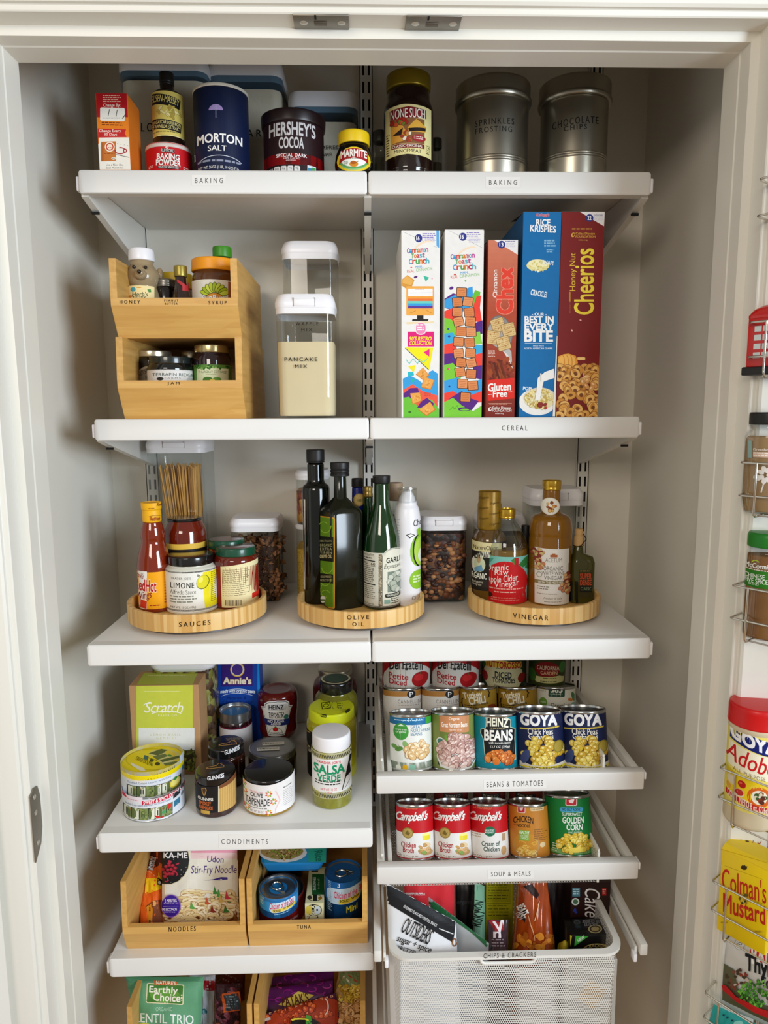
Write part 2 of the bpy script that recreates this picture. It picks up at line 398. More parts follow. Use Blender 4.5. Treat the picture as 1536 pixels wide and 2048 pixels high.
def turned(Z, name, label, cat, xl, xr, yt, parts, yb=None, z=0, Y=None, rt=1, art=None, group=None, rnd=.0015, n=56, turn=0, cyl=None, H=None, R=None, step=4, cy=()):
    """a round thing: parts = [(part name, material, profile)], profile = [(radius fraction, height)] where a height above 2 is a crop row"""
    o, R0, H0 = place(Z, xl, xr, yt, yb, z, Y, rt); R = R or R0; H = H or H0
    rt_ = root(name, label, cat, o, group); d = dirxy(o); fr = o-d*R
    def hz(h): return h*H if h <= 2 else on_y(proj(o)[0], Z[1]+h/Z[2], fr.y).z-o.z
    body = None
    for pn, m, prof, *lab in parts:
        pr = [(a*R, hz(b)) for a, b in prof]
        ob = link(pn, lathe_me(pn, rprof(pr, rnd), n), m, rt_, 40)
        if lab and lab[0]: ob['label'] = lab[0]
        if body is None: body = pr
    if art:
        def rad(zz):
            if cyl: return cyl*R
            best = R
            for (r0, z0), (r1, z1) in zip(body, body[1:]):
                if z0 <= zz <= z1 and z1 > z0: best = r0+(r1-r0)*(zz-z0)/(z1-z0); break
            return max(best, .003)
        for a in (art if isinstance(art, (list, tuple)) else [art]): a.build(Cyl(o, rad, step, cy, turn), rt_)
    return rt_, o, R, H
def boxed(Z, name, label, cat, xl, xr, yt, m, depth, yb=None, z=0, Y=None, art=None, yaw=0, group=None, bev=.0012, open_top=0, side=None, H=None):
    """a carton: front face spans xl..xr; Y = its front plane, or yb = where the front meets the surface below"""
    X = lambda v: Z[0]+v/Z[2]; Yp = lambda v: Z[1]+v/Z[2]; xm = X((xl+xr)/2)
    if yb is not None: Y = on_z(xm, Yp(yb), z).y
    ybp = proj(Vector((on_y(xm, Yp(yt), Y).x, Y, z)))[1]; ym = (Yp(yt)+ybp)/2
    a, b = on_y(X(xl), ym, Y).x, on_y(X(xr), ym, Y).x; h = H or on_y(xm, Yp(yt), Y).z-z; w = b-a
    o = Vector(((a+b)/2, Y, z)); rt_ = root(name, label, cat, o, group)
    bx = MB().box(-w/2, w/2, 0, depth, 0, h, bev)
    R = Matrix.Rotation(yaw, 3, 'Z'); bx.v = [tuple(R @ Vector(v)) for v in bx.v]; bx.build('carton', m, rt_)
    nrm = R @ Vector((0, -1, 0))
    if art: art.build(Plane(o, o+nrm*.0, nrm, None if yaw else (-w/2+.0004, w/2-.0004, .0004, h-.0004)), rt_)
    if open_top:
        fl = MB(); q = [(-w/2, 0, h), (w/2, 0, h), (w/2, depth*.5, h+open_top), (-w/2, depth*.5, h+open_top*.6)]
        fl.add([tuple(R @ Vector(v)) for v in q+[(x, y, zz-.001) for x, y, zz in q]], [(0, 1, 2, 3), (7, 6, 5, 4), (0, 4, 5, 1), (1, 5, 6, 2), (2, 6, 7, 3), (3, 7, 4, 0)])
        fl.build('flap', P('grey_board', '#6b6258', .8), rt_)
    return rt_, o, w, h
def pouch(name, label, cat, corners, thick, m, art=None, Z=(0, 0, 1), group=None, nu=22, nv=26, wr=.002, seed=1, pw=.45, matname='bag', flat_top=True, zfl=None):
    """a soft pack: corners TL,TR,BR,BL as (x,y,Y) on its mid surface"""
    C = [on_y(Z[0]+x/Z[2], Z[1]+y/Z[2], Y) for x, y, Y in corners]; rn = random.Random(seed)
    if zfl is not None: C[2].z = C[3].z = zfl
    o = (C[2]+C[3])/2; o.z = min(C[2].z, C[3].z); rt_ = root(name, label, cat, o, group)
    N = (C[1]-C[0]).cross(C[3]-C[0]).normalized()
    if N.y > 0: N = -N
    ph = [rn.uniform(0, 6) for _ in range(6)]; vs, fs = [], []
    for side in (1, -1):
        for j in range(nv+1):
            t = j/nv
            for i in range(nu+1):
                s = i/nu; p = (C[0]*(1-s)+C[1]*s)*(1-t)+(C[3]*(1-s)+C[2]*s)*t
                b = max(0, math.sin(PI*s))**pw*max(0, math.sin(PI*min(1, t*.93+.0)))**pw if flat_top else max(0, math.sin(PI*s))**pw*max(0, math.sin(PI*t))**pw
                w = wr*(math.sin(9*s+5*t+ph[0])+math.sin(14*t-7*s+ph[1])+.6*math.sin(23*s+17*t+ph[2]))*b
                vs.append(p+N*(side*b*thick/2+w)-o)
    M = (nu+1)*(nv+1)
    for side in (0, 1):
        for j in range(nv):
            for i in range(nu):
                a = side*M+j*(nu+1)+i; q = (a, a+1, a+nu+2, a+nu+1); fs.append(q if side else q[::-1])
    me = mesh(matname, vs, fs); bm = bmesh.new(); bm.from_mesh(me); bmesh.ops.remove_doubles(bm, verts=bm.verts, dist=1e-5); bmesh.ops.recalc_face_normals(bm, faces=bm.faces); bm.to_mesh(me); bm.free()
    ob = link(matname, me, m, rt_, 60)
    if art:
        xs = [Z[0]+c[0]/Z[2] for c in corners]; ys = [Z[1]+c[1]/Z[2] for c in corners]
        art.build(Hit(o, ob, min(xs), max(xs), min(ys), max(ys), 5), rt_, h0=.0006)
    return rt_
# ================================================================ ROOM AND CLOSET SHELL
WH = P('wall_paint', '#e0dbcf', .75, var=.03, vs=8, bump=.12, bs=120)
TRIM = P('trim_paint', '#e3e0d6', .38, var=.015, vs=6)
SH = P('shelf_white', '#e2e0dc', .42, var=.012, vs=10)
MW = P('metal_white', '#e0deD7', .35, var=.01)
PL = P('plastic_white', '#efedf0', .3, var=.01)
DK = P('dark_gap', '#0c0c0c', .8)
NICK = P('brushed_nickel', '#8b867c', .42, metal=.85, var=.1, vs=60)
STEEL = P('tin_steel', '#b9bab8', .22, metal=1, var=.05)
YW, YJ, ZH, XL, XR, BL, BR = 1.4607, 1.0171, .4661, -.4724, .4954, -.5314, .5525
FL, CEIL = -1.5, .95
def quad(name, pts, m): return struct(link(name, mesh(name, pts, [tuple(range(len(pts)))]), m))
def slab(name, x0, x1, y0, y1, z0, z1, m, b=0): return struct(MB().box(x0, x1, y0, y1, z0, z1, b).build(name, m, None, 30))
slab('wall_back', BL-.1, BR+.1, YW, YW+.1, FL, CEIL, WH)
slab('wall_left', BL-.1, BL, YJ-.01, YW, FL, CEIL, WH)
slab('wall_right', BR, BR+.1, YJ-.01, YW, FL, CEIL, WH)
slab('ceiling', BL-.1, BR+.1, YJ-.01, YW+.1, CEIL, CEIL+.05, WH)
slab('floor', -2.2, 2.2, -2.4, YW+.1, FL-.05, FL, grain('oak_floor', '#b08a5e', '#8f6a42', 'y', .4))
# the wall the closet sits in, built round the opening, with the stepped jamb and casing
slab('wall_front_left', -2.2, XL-.06, .945, YJ+.02, FL, CEIL, WH)
slab('wall_front_right', XR+.06, 2.2, .945, YJ+.02, FL, CEIL, WH)
slab('wall_front_top', XL-.06, XR+.06, .945, YJ+.02, ZH+.06, CEIL, WH)
PR = [(.06, YJ+.02), (0, YJ+.02), (0, YJ), (0, YJ-.0205), (.0012, YJ-.0225), (.0012, YJ-.047), (.0122, YJ-.0495), (.0122, YJ-.08), (.0135, YJ-.0815), (.0185, YJ-.083),
      (.0195, YJ-.084), (.0195, YJ-.089), (.0225, YJ-.092), (.07, YJ-.1), (.09, YJ-.097), (.095, YJ-.09), (.095, YJ-.06)]
def frame_ring(d): return [(XL-d, FL), (XL-d, ZH+d), (XR+d, ZH+d), (XR+d, FL)]
for nm, a in (('trim_1', 0), ('trim_2', 1), ('trim_3', 2)):
    vs, fs = [], []
    for d, y in PR:
        r = frame_ring(d); vs += [(r[a][0], y, r[a][1]), (r[a+1][0], y, r[a+1][1])]
    for i in range(len(PR)-1): fs.append((2*i, 2*i+1, 2*i+3, 2*i+2))
    bm = bmesh.new(); me = mesh(nm, vs, fs); bm.from_mesh(me); bmesh.ops.recalc_face_normals(bm, faces=bm.faces); bm.to_mesh(me); bm.free()
    struct(link(nm, me, TRIM))
# catch plates under the head trim and the strike plate in the left jamb
def catch(px, lab):
    c = on_z(px, 44, ZH+.0122); c.y = YJ-.065; o = root('door_catch', lab, 'door catch', c)
    MB().box(-.0345, .0345, -.0165, .016, -.0022, .0, .001).build('plate', NICK, o, 30)
    for x in (-.022, .025): MB().ball((x, 0, -.0022), (.005, .005, .0012)).build('screw', P('screw_head', '#c9c4b8', .3, metal=.7), o, 40)
    MB().box(-.009, .0065, -.004, .005, -.0034, -.002, .0005).build('strike', P('strike_dark', '#6b6357', .5, metal=.6), o, 30)
    MB().box(-.008, -.0055, -.017, -.009, -.0028, -.0018).build('pin', DK, o)
catch(643, 'small nickel door catch plate under the head trim, above the salt can')
catch(866, 'small nickel door catch plate under the head trim, above the mincemeat jar')
zt, zb = on_y(70, 1580, YJ-.08).z, on_y(75, 1722, YJ-.08).z
o = root('strike_plate', 'worn metal strike plate let into the jamb beside the open door', 'strike plate', (XL-.0122, YJ-.066, zb))
n_ = 14; out = [(0, 0), (.014, .018), (.019, .04)]+[(.019, zt-zb-.02), (.015, zt-zb-.003), (.006, zt-zb), (0, zt-zb-.008)]
vs = [(0, -.018+a*1.4, b) for a, b in out]+[(.0018, -.018+a*1.4, b) for a, b in out]; k = len(out)
link('plate', mesh('plate', vs, [tuple(range(k))[::-1], tuple(range(k, 2*k))]+[(i, (i+1) % k, k+(i+1) % k, k+i) for i in range(k)]), NICK, o)
for zz in (.025, zt-zb-.038, zt-zb-.014): MB().ball((.002, -.008, zz), (.001, .004, .004)).build('screw', P('screw_head', '#c9c4b8'), o, 40)
# doors: folded open against the front of the wall
def door(name, hx, hy, dx, dy, w, sgn):
    d = Vector((dx, dy, 0)).normalized(); n = Vector((-d.y, d.x, 0))*sgn; a = Vector((hx, hy, FL+.01)); b = a+d*w; t = .034; H = ZH-FL+.0
    r = struct(link(name, mesh(name, [a, b, b+n*t, a+n*t]+[p+Vector((0, 0, H)) for p in (a, b, b+n*t, a+n*t)], [(0, 1, 2, 3), (7, 6, 5, 4), (0, 4, 5, 1), (1, 5, 6, 2), (2, 6, 7, 3), (3, 7, 4, 0)]), TRIM)); return a, d, n
door('door_1', -.522, .905, -.50, -.86, .46, -1)
DA, DD, DN = door('door_2', .552, .945, .61, -.79, .5, 1)
# ================================================================ SHELVING: slotted uprights, brackets, shelves
SL = .0318; Z0 = .295; YU = YW-.014
def upright(name, X, lab):
    o = root(name, lab, 'shelf upright', (X, YU, FL+.25)); zb_ = FL+.25; zt_ = .93; w = .0125; s0, s1, hh = .0035, .0075, .0102
    m = MB(); xs = [-w, -s1, -s0, s0, s1, w]; vs = []; fs = []; zs = [zb_]
    k = int((Z0-zb_)/SL); cs = [Z0+(i-k)*SL for i in range(int((zt_-zb_)/SL)+1)]; cs = [c for c in cs if zb_+.02 < c < zt_-.02]
    for c in cs: zs += [c-hh, c+hh]
    zs.append(zt_)
    for z in zs: vs += [(x, 0, z-zb_) for x in xs]
    for j in range(len(zs)-1):
        for i in range(5):
            if j % 2 == 1 and i in (1, 3): continue
            a = j*6+i; fs.append((a, a+1, a+7, a+6))
    m.add(vs, fs)
    for x in (-w, w-.0015): m.box(x, x+.0015, 0, .0138, 0, zt_-zb_)
    m.build('rail', MW, o); MB().box(-w+.002, w-.002, .009, .0135, .002, zt_-zb_-.002).build('slot_shade', P('slot_shade_dark', '#1d1c1a', .7), o); return o  # near-black backing added behind the slots; its colour stands in for shade
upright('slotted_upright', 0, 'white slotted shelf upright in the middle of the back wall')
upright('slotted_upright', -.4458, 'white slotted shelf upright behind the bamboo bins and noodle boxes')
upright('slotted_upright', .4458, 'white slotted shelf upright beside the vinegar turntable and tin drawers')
def bracket_me(X, y0, z, drop=.098, t=.0055, side=0):
    """triangular bracket from the wall to the shelf front"""
    zt_ = z-.0125; zlow = z-drop; m = MB()
    poly = [(YU-.001, zt_), (y0+.012, zt_), (y0+.012, z-.036), (y0+.03, z-.041), (YU-.001, zlow-.0), (YU-.001, zt_)]
    m.prism_x([(a, b) for a, b in poly[:-1]], X-t, X+t); return m
def shelf(name, X0, X1, y0, z, lab, word=None, wb=None, ends=(0, 0), tape=None, bl=True):
    o = root(name, lab, 'shelf', ((X0+X1)/2, y0, z-.034)); off = ((X0+X1)/2, y0, z-.034); g = .0085
    b = MB(); b.box(X0+.0006, X1-.0006, y0+.0035, YW-.003, z-.012, z-.0002, .0008); b.build('board', SH, o, 30, off)
    f = MB(); w = X1-X0; oo = [(p[0], p[1]) for p in rr(w, .034, .0045, 4)]
    f.v = [((X0+X1)/2+px_, yy, z-.017+pz) for yy in (y0, y0+.02) for px_, pz in oo]; n = len(oo)
    f.v = [((X0+X1)/2+px_*(1-.003/w*2), y0, z-.017+pz*(1-.003/.034)) for px_, pz in oo]+[((X0+X1)/2+px_, yy, z-.017+pz) for yy in (y0+.0016, y0+.02) for px_, pz in oo]
    f.f = [tuple(range(n))[::-1], tuple(range(2*n, 3*n))]+[(i, (i+1) % n, n+(i+1) % n, n+i) for i in range(n)]+[(n+i, n+(i+1) % n, 2*n+(i+1) % n, 2*n+i) for i in range(n)]
    f.build('front_lip', SH, o, 35, off)
    for e, X, s in ((ends[0], X0, -1), (ends[1], X1, 1)):
        if e: MB().box(min(X, X+s*.006), max(X, X+s*.006), y0+.004, y0+.026, z-.03, z-.008, .002).build('bracket_cover', PL, o, 35, off)
    if word:
        Zw, a = wb; a.build(Plane(off, (0, y0, 0), (0, -1, 0)), o, h0=.0003)
    return o
def bracket(X, y0, z, lab, t=.0055, g=None):
    o = root('shelf_bracket', lab, 'shelf bracket', (X, YU, z-.09), g); bracket_me(X, y0, z, t=t).build('arm', MW, o, 30, (X, YU, z-.09))
    MB().box(X-t-.0003, X+t+.0003, y0+.05, y0+.055, z-.0515, z-.0478).build('hole', DK, o, 0, (X, YU, z-.09)); return o
ZS = [.366, -.0142, -.3628, -.6778, -.9112]; YS = [1.1496, 1.1509, 1.0627, 1.0588, 1.0677]; W_ = .4447
def word(Z, s, x0, y0, x1, y1, col='#1c1c1e', tape=None, b=.008, a=None, sk=0, sp=1.6):
    A = a or Art(Z)
    if tape: A.rect(*tape, '#e7e5e1', sk=sk)
    return A.t(s, x0, y0, x1, y1, col, b, sp=sp, sk=sk)
I1 = (0, 0, 1)
shelf('wall_shelf', -W_, -.0012, YS[0], ZS[0], 'white top shelf section marked BAKING under the salt and cocoa', 1, (I1, word(I1, 'BAKING', 390, 356, 446, 366, tape=(383, 350, 452, 371))), (1, 0))
shelf('wall_shelf', .0012, W_, YS[0], ZS[0], 'white top shelf section marked BAKING under the two metal canisters', 1, (I1, word(I1, 'BAKING', 978, 360, 1034, 370, tape=(971, 354, 1041, 376))), (0, 1))
shelf('wall_shelf', -W_, -.0012, YS[1], ZS[1], 'blank white shelf section under the stacked bamboo bins and pancake mix', ends=(1, 0))
shelf('wall_shelf', .0012, W_, YS[1], ZS[1], 'white shelf section marked CEREAL under the row of cereal boxes', 1, (I1, word(I1, 'CEREAL', 1004, 851, 1055, 861)), (0, 1))
shelf('wall_shelf', -W_, -.0012, YS[2], ZS[2], 'blank white shelf section under the sauces turntable')
shelf('wall_shelf', .0012, W_, YS[2], ZS[2], 'blank white shelf section under the vinegar turntable', ends=(0, 1))
shelf('wall_shelf', -W_, -.0012, YS[3], ZS[3], 'white shelf section marked CONDIMENTS under jars and dolma tins', 1, (I1, word(I1, 'CONDIMENTS', 443, 1678, 536, 1688, tape=(438, 1668, 540, 1697))), (1, 0))
shelf('wall_shelf', -W_, -.0012, YS[4], ZS[4], 'blank white shelf section under the noodle and tuna boxes', ends=(1, 0))
Z6 = -1.17
shelf('wall_shelf', -W_, -.0012, YS[4], Z6, 'white shelf section under the lentil and curry pouches')
shelf('wall_shelf', -W_, W_, YS[1], .80, 'white shelf above the tall flour containers, hidden by the head trim')
XB = [(-W_+.003, 'end'), (0, 'mid'), (W_-.003, 'far')]
bracket(-W_+.004, YS[0], ZS[0], 'white end bracket under the BAKING shelf beside the soda box')
bracket(0, YS[0], ZS[0], 'white middle bracket under the two BAKING shelves')
bracket(W_-.004, YS[0], ZS[0], 'white end bracket under the BAKING shelf above the cereal boxes')
bracket(-W_+.004, YS[1], ZS[1], 'white end bracket under the shelf of bamboo bins')
bracket(0, YS[1], ZS[1], 'white middle bracket beside the CEREAL shelf, above the oil bottles')
bracket(W_-.004, YS[1], ZS[1], 'white end bracket under the CEREAL shelf')
bracket(0, YS[2], ZS[2], 'white middle bracket below the olive oil turntable')
bracket(W_-.004, YS[2], ZS[2], 'white end bracket below the vinegar turntable')
bracket(-W_+.004, YS[2], ZS[2], 'white end bracket below the sauces turntable')
bracket(-W_+.004, YS[3], ZS[3], 'white end bracket under the CONDIMENTS shelf')
bracket(-.004, YS[3], ZS[3], 'white bracket under the CONDIMENTS shelf beside the soup drawer', .0035)
bracket(-W_+.004, YS[4], ZS[4], 'white end bracket under the shelf of noodle boxes')
bracket(-.004, YS[4], ZS[4], 'white bracket under the tuna box shelf beside the chips basket', .0035)
for X, l in ((-W_+.004, 'white bracket of the uppermost shelf beside the flour container'), (0, 'white middle bracket of the uppermost shelf'), (W_-.004, 'white bracket of the uppermost shelf above the canisters')): bracket(X, YS[1], .80, l)
# ================================================================ DRAWERS
def perf(m, p0, U, V, nu, nv, hole=.6):
    """perforated sheet: staggered diamond holes"""
    p0, U, V = Vector(p0), Vector(U)/nu, Vector(V)/nv
    for j in range(nv):
        for i in range(nu):
            c = p0+U*(i+.5*(j % 2)+.5)+V*(j+.5); q = [c-U*.5-V*.5, c+U*.5-V*.5, c+U*.5+V*.5, c-U*.5+V*.5]
            h = [c-U*hole*.5-V*hole*.28, c-V*hole*.62, c+U*hole*.5-V*hole*.28, c+U*hole*.5+V*hole*.28, c+V*hole*.62, c-U*hole*.5+V*hole*.28]
            b = len(m.v); m.v += [tuple(x) for x in q+h]
            m.f += [(b, b+1, b+6, b+5), (b, b+5, b+4), (b+1, b+2, b+7, b+6), (b+2, b+3, b+8), (b+2, b+8, b+7), (b+3, b, b+4, b+9), (b+3, b+9, b+8)]
def drawer(name, y0, z, xa, xb, lab, A, tray=(.016, .375), wall=.055, depth=.40, fl=.039):
    o = root(name, lab, 'drawer', ((xa+xb)/2, y0, z-.036)); off = tuple(o.location)
    MB().box(xa, xb, y0, y0+.018, z-.031, z, .003).build('front', SH, o, 35, off)
    for X, s in ((xa, 1), (xb, -1)):
        x0, x1 = sorted((X+s*.001, X+s*.013)); MB().box(x0, x1, y0+.016, YU-.02, z-.022, z-.004, .001).build('side_rail', MW, o, 30, off)
        x0, x1 = sorted((X+s*.019, X+s*.026)); MB().box(x0, x1, y0+.018, YU-.02, z-.026, z-.009, .001).build('runner', MW, o, 30, off)
        if s < 0: MB().box(X-.0, X+.003, y0+.001, y0+.02, z-.014, z-.002, .001).build('end_cap', PL, o, 30, off)
    x0, x1 = tray; zf = z-fl; d = depth; m = MB()
    perf(m, (x0, y0+.02, zf), (x1-x0, 0, 0), (0, d-.04, 0), 80, 84)
    perf(m, (x1, y0+.022, zf), (0, d-.04, 0), (0, 0, wall), 84, 12); perf(m, (x0, y0+.022, zf), (0, d-.04, 0), (0, 0, wall), 84, 12)
    perf(m, (x0, y0+d-.02, zf), (x1-x0, 0, 0), (0, 0, wall), 80, 12); m.build('mesh_tray', MW, o, 0, off)
    r = MB(); r.box(x1-.001, x1+.0025, y0+.02, y0+d-.02, zf+wall-.001, zf+wall+.004); r.box(x1-.001, x1+.0025, y0+.018, y0+.024, zf, zf+wall); r.box(x0-.0025, x0+.001, y0+.02, y0+d-.02, zf+wall-.001, zf+wall+.004)
    r.box(x0, x1, y0+d-.022, y0+d-.018, zf+wall, zf+wall+.004); r.build('tray_rim', MW, o, 0, off)
    A.build(Plane(off, (0, y0, 0), (0, -1, 0)), o, h0=.0003); return o
ZB_, YB_, ZP_, YP_ = -.577, 1.0403, -.738, 1.045
drawer('sliding_tray', YB_, ZB_, .006, .4365, 'white pull-out drawer marked BEANS & TOMATOES full of tins', word(I1, 'BEANS & TOMATOES', 973, 1562, 1086, 1573, tape=(967, 1558, 1093, 1577), sk=-3, sp=1.3))
drawer('sliding_tray', YP_, ZP_, .006, .4365, 'white pull-out drawer marked SOUP & MEALS with a row of tins', word(I1, 'SOUP & MEALS', 982, 1743, 1061, 1752, tape=(975, 1739, 1068, 1757), sk=-1, sp=1.3), fl=.048)
# deep mesh basket on runners
ZK, YK = on_z(780, 1917, -.862).z, on_z(1010, 1912, -.862).y
kx0, kx1 = on_z(778, 1915, ZK).x, on_z(1249, 1895, ZK).x; kd = .36
o = root('mesh_basket', 'deep white perforated metal basket marked CHIPS & CRACKERS', 'basket', ((kx0+kx1)/2, YK, ZK-.25)); off = tuple(o.location)
rim = MB(); ow = [((kx0+kx1)/2+x, YK+kd/2+y) for x, y in rr(kx1-kx0, kd, .035, 8)]; iw = [((kx0+kx1)/2+x, YK+kd/2+y) for x, y in rr(kx1-kx0-.022, kd-.022, .027, 8)]; n = len(ow)
rim.v = [(x, y, ZK-.006) for x, y in ow]+[(x, y, ZK-.001) for x, y in ow]+[(x*.998+(kx0+kx1)/2*.002, y, ZK) for x, y in ow]+[(x, y, ZK) for x, y in iw]+[(x, y, ZK-.006) for x, y in iw]
rim.v = rim.v[:2*n]+rim.v[3*n:]
# ring surface: outer bottom, outer top, inner top, inner bottom
rim.f = [(a*n+i, a*n+(i+1) % n, b*n+(i+1) % n, b*n+i) for a, b in ((0, 1), (1, 2), (2, 3), (3, 0)) for i in range(n)]
rim.build('rim', MW, o, 40, off)
m = MB(); tp = .012; hk = .235; z1 = ZK-.006; bx0, bx1 = kx0+.01, kx1-.01
hx0, hx1 = on_y(962, 1915, YK).x, on_y(1072, 1910, YK).x; hz = on_y(1015, 1929, YK).z
NU = 98
perf(m, (bx0+.008, YK+.008, hz), (bx1-bx0-.016, 0, 0), (tp*.0, .01, -hk), NU, 58, .66)
na = int(NU*(hx0-bx0)/(bx1-bx0)); perf(m, (bx0+.008, YK+.0075, z1), (hx0-bx0-.008, 0, 0), (0, .0005, hz-z1), na, 3, .66); perf(m, (hx1, YK+.0075, z1), (bx1-hx1-.008, 0, 0), (0, .0005, hz-z1), NU-na-22, 3, .66)
for X in (bx0, bx1): perf(m, (X, YK+.03, z1), (0, kd-.06, 0), ((.006 if X == bx0 else -.006), 0, -hk-.008), 76, 60, .66)
for X, s in ((bx0, 1), (bx1, -1)): perf(m, (X+s*.008, YK+.008, z1), (-s*.008, .022, 0), (0, 0, -hk), 4, 58, .66)
perf(m, (bx0, YK+kd-.01, z1), (bx1-bx0, 0, 0), (0, -.01, -hk), 60, 40, .6); perf(m, (bx0+.008, YK+.02, z1-hk-.008), (bx1-bx0-.016, 0, 0), (0, kd-.04, 0), 70, 70, .6)
m.build('mesh_wall', MW, o, 0, off)
h = MB(); yy = YK+.004
h.tube([(hx0, yy, z1), (hx0, yy, hz+.006), (hx0+.002, yy, hz+.002), (hx0+.006, yy, hz), (hx1-.006, yy, hz), (hx1-.002, yy, hz+.002), (hx1, yy, hz+.006), (hx1, yy, z1)], .0028, 8); h.build('handle_frame', MW, o, 50, off)
word(I1, 'CHIPS & CRACKERS', 967, 1905, 1072, 1915, sk=-3, sp=1.3).build(Plane(off, (0, YK-.0006, 0), (0, -1, 0)), o, h0=.0003)
for X, s in ((.006, 1), (.4365, -1)):
    q = root('drawer_runner', 'white steel runner carrying the chips basket beside the '+('shelf of noodle boxes' if s > 0 else 'bare closet wall'), 'runner', (X, YK, ZK-.02)); f_ = tuple(q.location); yr = YK+.012
    MB().box(X-.006, X+.006, yr, YU-.02, ZK-.016, ZK+.004, .0015).build('side_rail', MW, q, 30, f_); MB().box(X+s*.011-.002, X+s*.011+.002, yr+.006, YU-.02, ZK-.02, ZK-.004).build('inner_rail', MW, q, 0, f_)
    MB().box(X+s*.014-.003, X+s*.014+.003, yr-.002, yr+.012, ZK-.026, ZK-.012, .0015).build('end_clip', PL, q, 30, f_)
# lower runner and frame just in view
for X, s in ((.012, 1), (.4365, -1)):
    q = root('drawer_runner', 'white runner below the chips basket on the '+('shelf side' if s > 0 else 'closet wall side'), 'runner', (X, 1.07, -1.14)); f_ = tuple(q.location)
    MB().box(X-.006, X+.006, 1.07, YU-.02, -1.15, -1.13, .0015).build('side_rail', MW, q, 30, f_); MB().box(X+s*.012-.002, X+s*.012+.002, 1.076, YU-.02, -1.154, -1.138).build('inner_rail', MW, q, 0, f_)
# ================================================================ TOP SHELF
zA, zB, zC, zD, zE, zF, zG = (130, 90, 3.84), (480, 90, 3.491), (880, 90, 3.491), (170, 460, 4.267), (500, 380, 4.096), (780, 400, 4.451), (960, 390, 4.179)
CLEAR = thin_glass('clear_plastic', '#f4f6f6', .055); GLASS = thin_glass('clear_glass', '#eef2ee', .09)
def cylp(h0=0, h1=1, r=1): return [(0, h0), (r, h0), (r, h1), (0, h1)]
def canister(Z, label, xl, xr, yt, ylid, yfill, depth, content, yb=None, z=0, Y=None, art=None, latch=0, seal=None, group='clear storage containers with white lids', tap=.97, cr=.018):
    X = lambda v: Z[0]+v/Z[2]; Yp = lambda v: Z[1]+v/Z[2]; xm = (X(xl)+X(xr))/2
    if yb is not None: Y = on_z(xm, Yp(yb), z).y
    q = on_y(xm, Yp(yt), Y); w = proj(Vector((q.x, Y, (q.z+z)/2)))[2]; W = (X(xr)-X(xl))*w/F; zz = lambda r: on_y(xm, Yp(r), Y).z-z
    H = (on_y(xm, Yp(yt), Y+(depth-.01 if on_y(xm, Yp(yt), Y).z < CZ else .012)).z)-z; hl = zz(ylid); hf = zz(yfill) if yfill is not None else 0
    C = Vector((q.x, Y+depth/2, z)); r = root('storage_container', label, 'container', C, group)
    A = W*.975; D = depth*.975; s = lambda k, zc: ([(x*k, y*k) for x, y in rr(A, D, cr)], zc)
    link('clear_body', loft_me('b', [s(tap-.02, .0), s(tap, .004), s(.985, hl*.6), s(.99, hl-.004), s(1, hl)], True, False), CLEAR, r, 40)
    if content is not None and hf > 0: link('contents', loft_me('c', [s(tap-.04, .004), s(tap-.02, .008), s(.965, hf)], True, True), content, r, 40)
    L = lambda k, zc, c=cr*1.1: (rr(W*k, depth*k, c), zc)
    lh = H-hl
    if seal: link('seal', loft_me('s', [L(.985, hl), L(.985, hl+lh*.28)]), seal, r, 40); l0 = hl+lh*.26
    else:
        link('collar', loft_me('k', [s(1.0, hl-lh*.45), s(1.002, hl)], False, False), P('collar_white', '#e9e8ea', .4), r, 40); l0 = hl
    link('lid', loft_me('l', [L(.99, l0), L(1, l0+lh*.07), L(1, l0+lh*.42), L(.965, l0+lh*.7), L(.93, H-.0025), L(.90, H)]), PL, r, 35)
    if latch:
        f = -depth/2; k = W*.17
        MB().box(-k, k, f-.0022, f+.004, l0+lh*.08, l0+lh*.62, .001).build('latch', PL, r, 30)
        m = MB(); m.box(-k-.0009, -k, f-.0006, f+.001, l0+lh*.06, l0+lh*.7); m.box(k, k+.0009, f-.0006, f+.001, l0+lh*.06, l0+lh*.7); m.build('latch_gap', P('seam_grey', '#8b8a8c', .6), r)
    if art: art.build(Plane(C, (0, Y-.0006+depth*.0125, 0), (0, -1, 0)), r)
    return r, C, W, H
FLOUR = P('flour', '#e6ddc8', .95, var=.03, bump=.3); SUGAR = P('sugar', '#e3d8c2', .95, var=.03, bump=.4)
BLUE = P('blue_seal', '#5f7c92', .35)
zz = ZS[0]
def dymo(Z): return Art(Z)
canister(zA, 'large clear flour container with white lid behind the soda box and vanilla bottle', 392, 1072, 96, 235, 262, .17, FLOUR, z=zz, Y=1.27, seal=BLUE,
         art=dymo(zA).t('FLOUR', 540, 598, 790, 665, '#16140f', .02, sp=1.5), group='white lidded baking containers')
canister(zB, 'large clear sugar container with white lid behind the salt can', -235, 285, 102, 255, 300, .17, SUGAR, z=zz, Y=1.30, seal=BLUE,
         art=dymo(zB).t('SUGAR', -130, 590, 150, 642, '#16140f', .02, sp=1.5), group='white lidded baking containers')
canister(zB, 'clear powdered sugar container with white lid behind the cocoa tub', 330, 822, 332, 470, 530, .15, SUGAR, z=zz, Y=1.31, seal=BLUE,
         art=dymo(zB).t('POWDERED', 470, 700, 695, 728, '#16140f', .02, sp=1.4).t('SUGAR', 520, 752, 645, 777, '#16140f', .02, sp=1.4), group='white lidded baking containers')
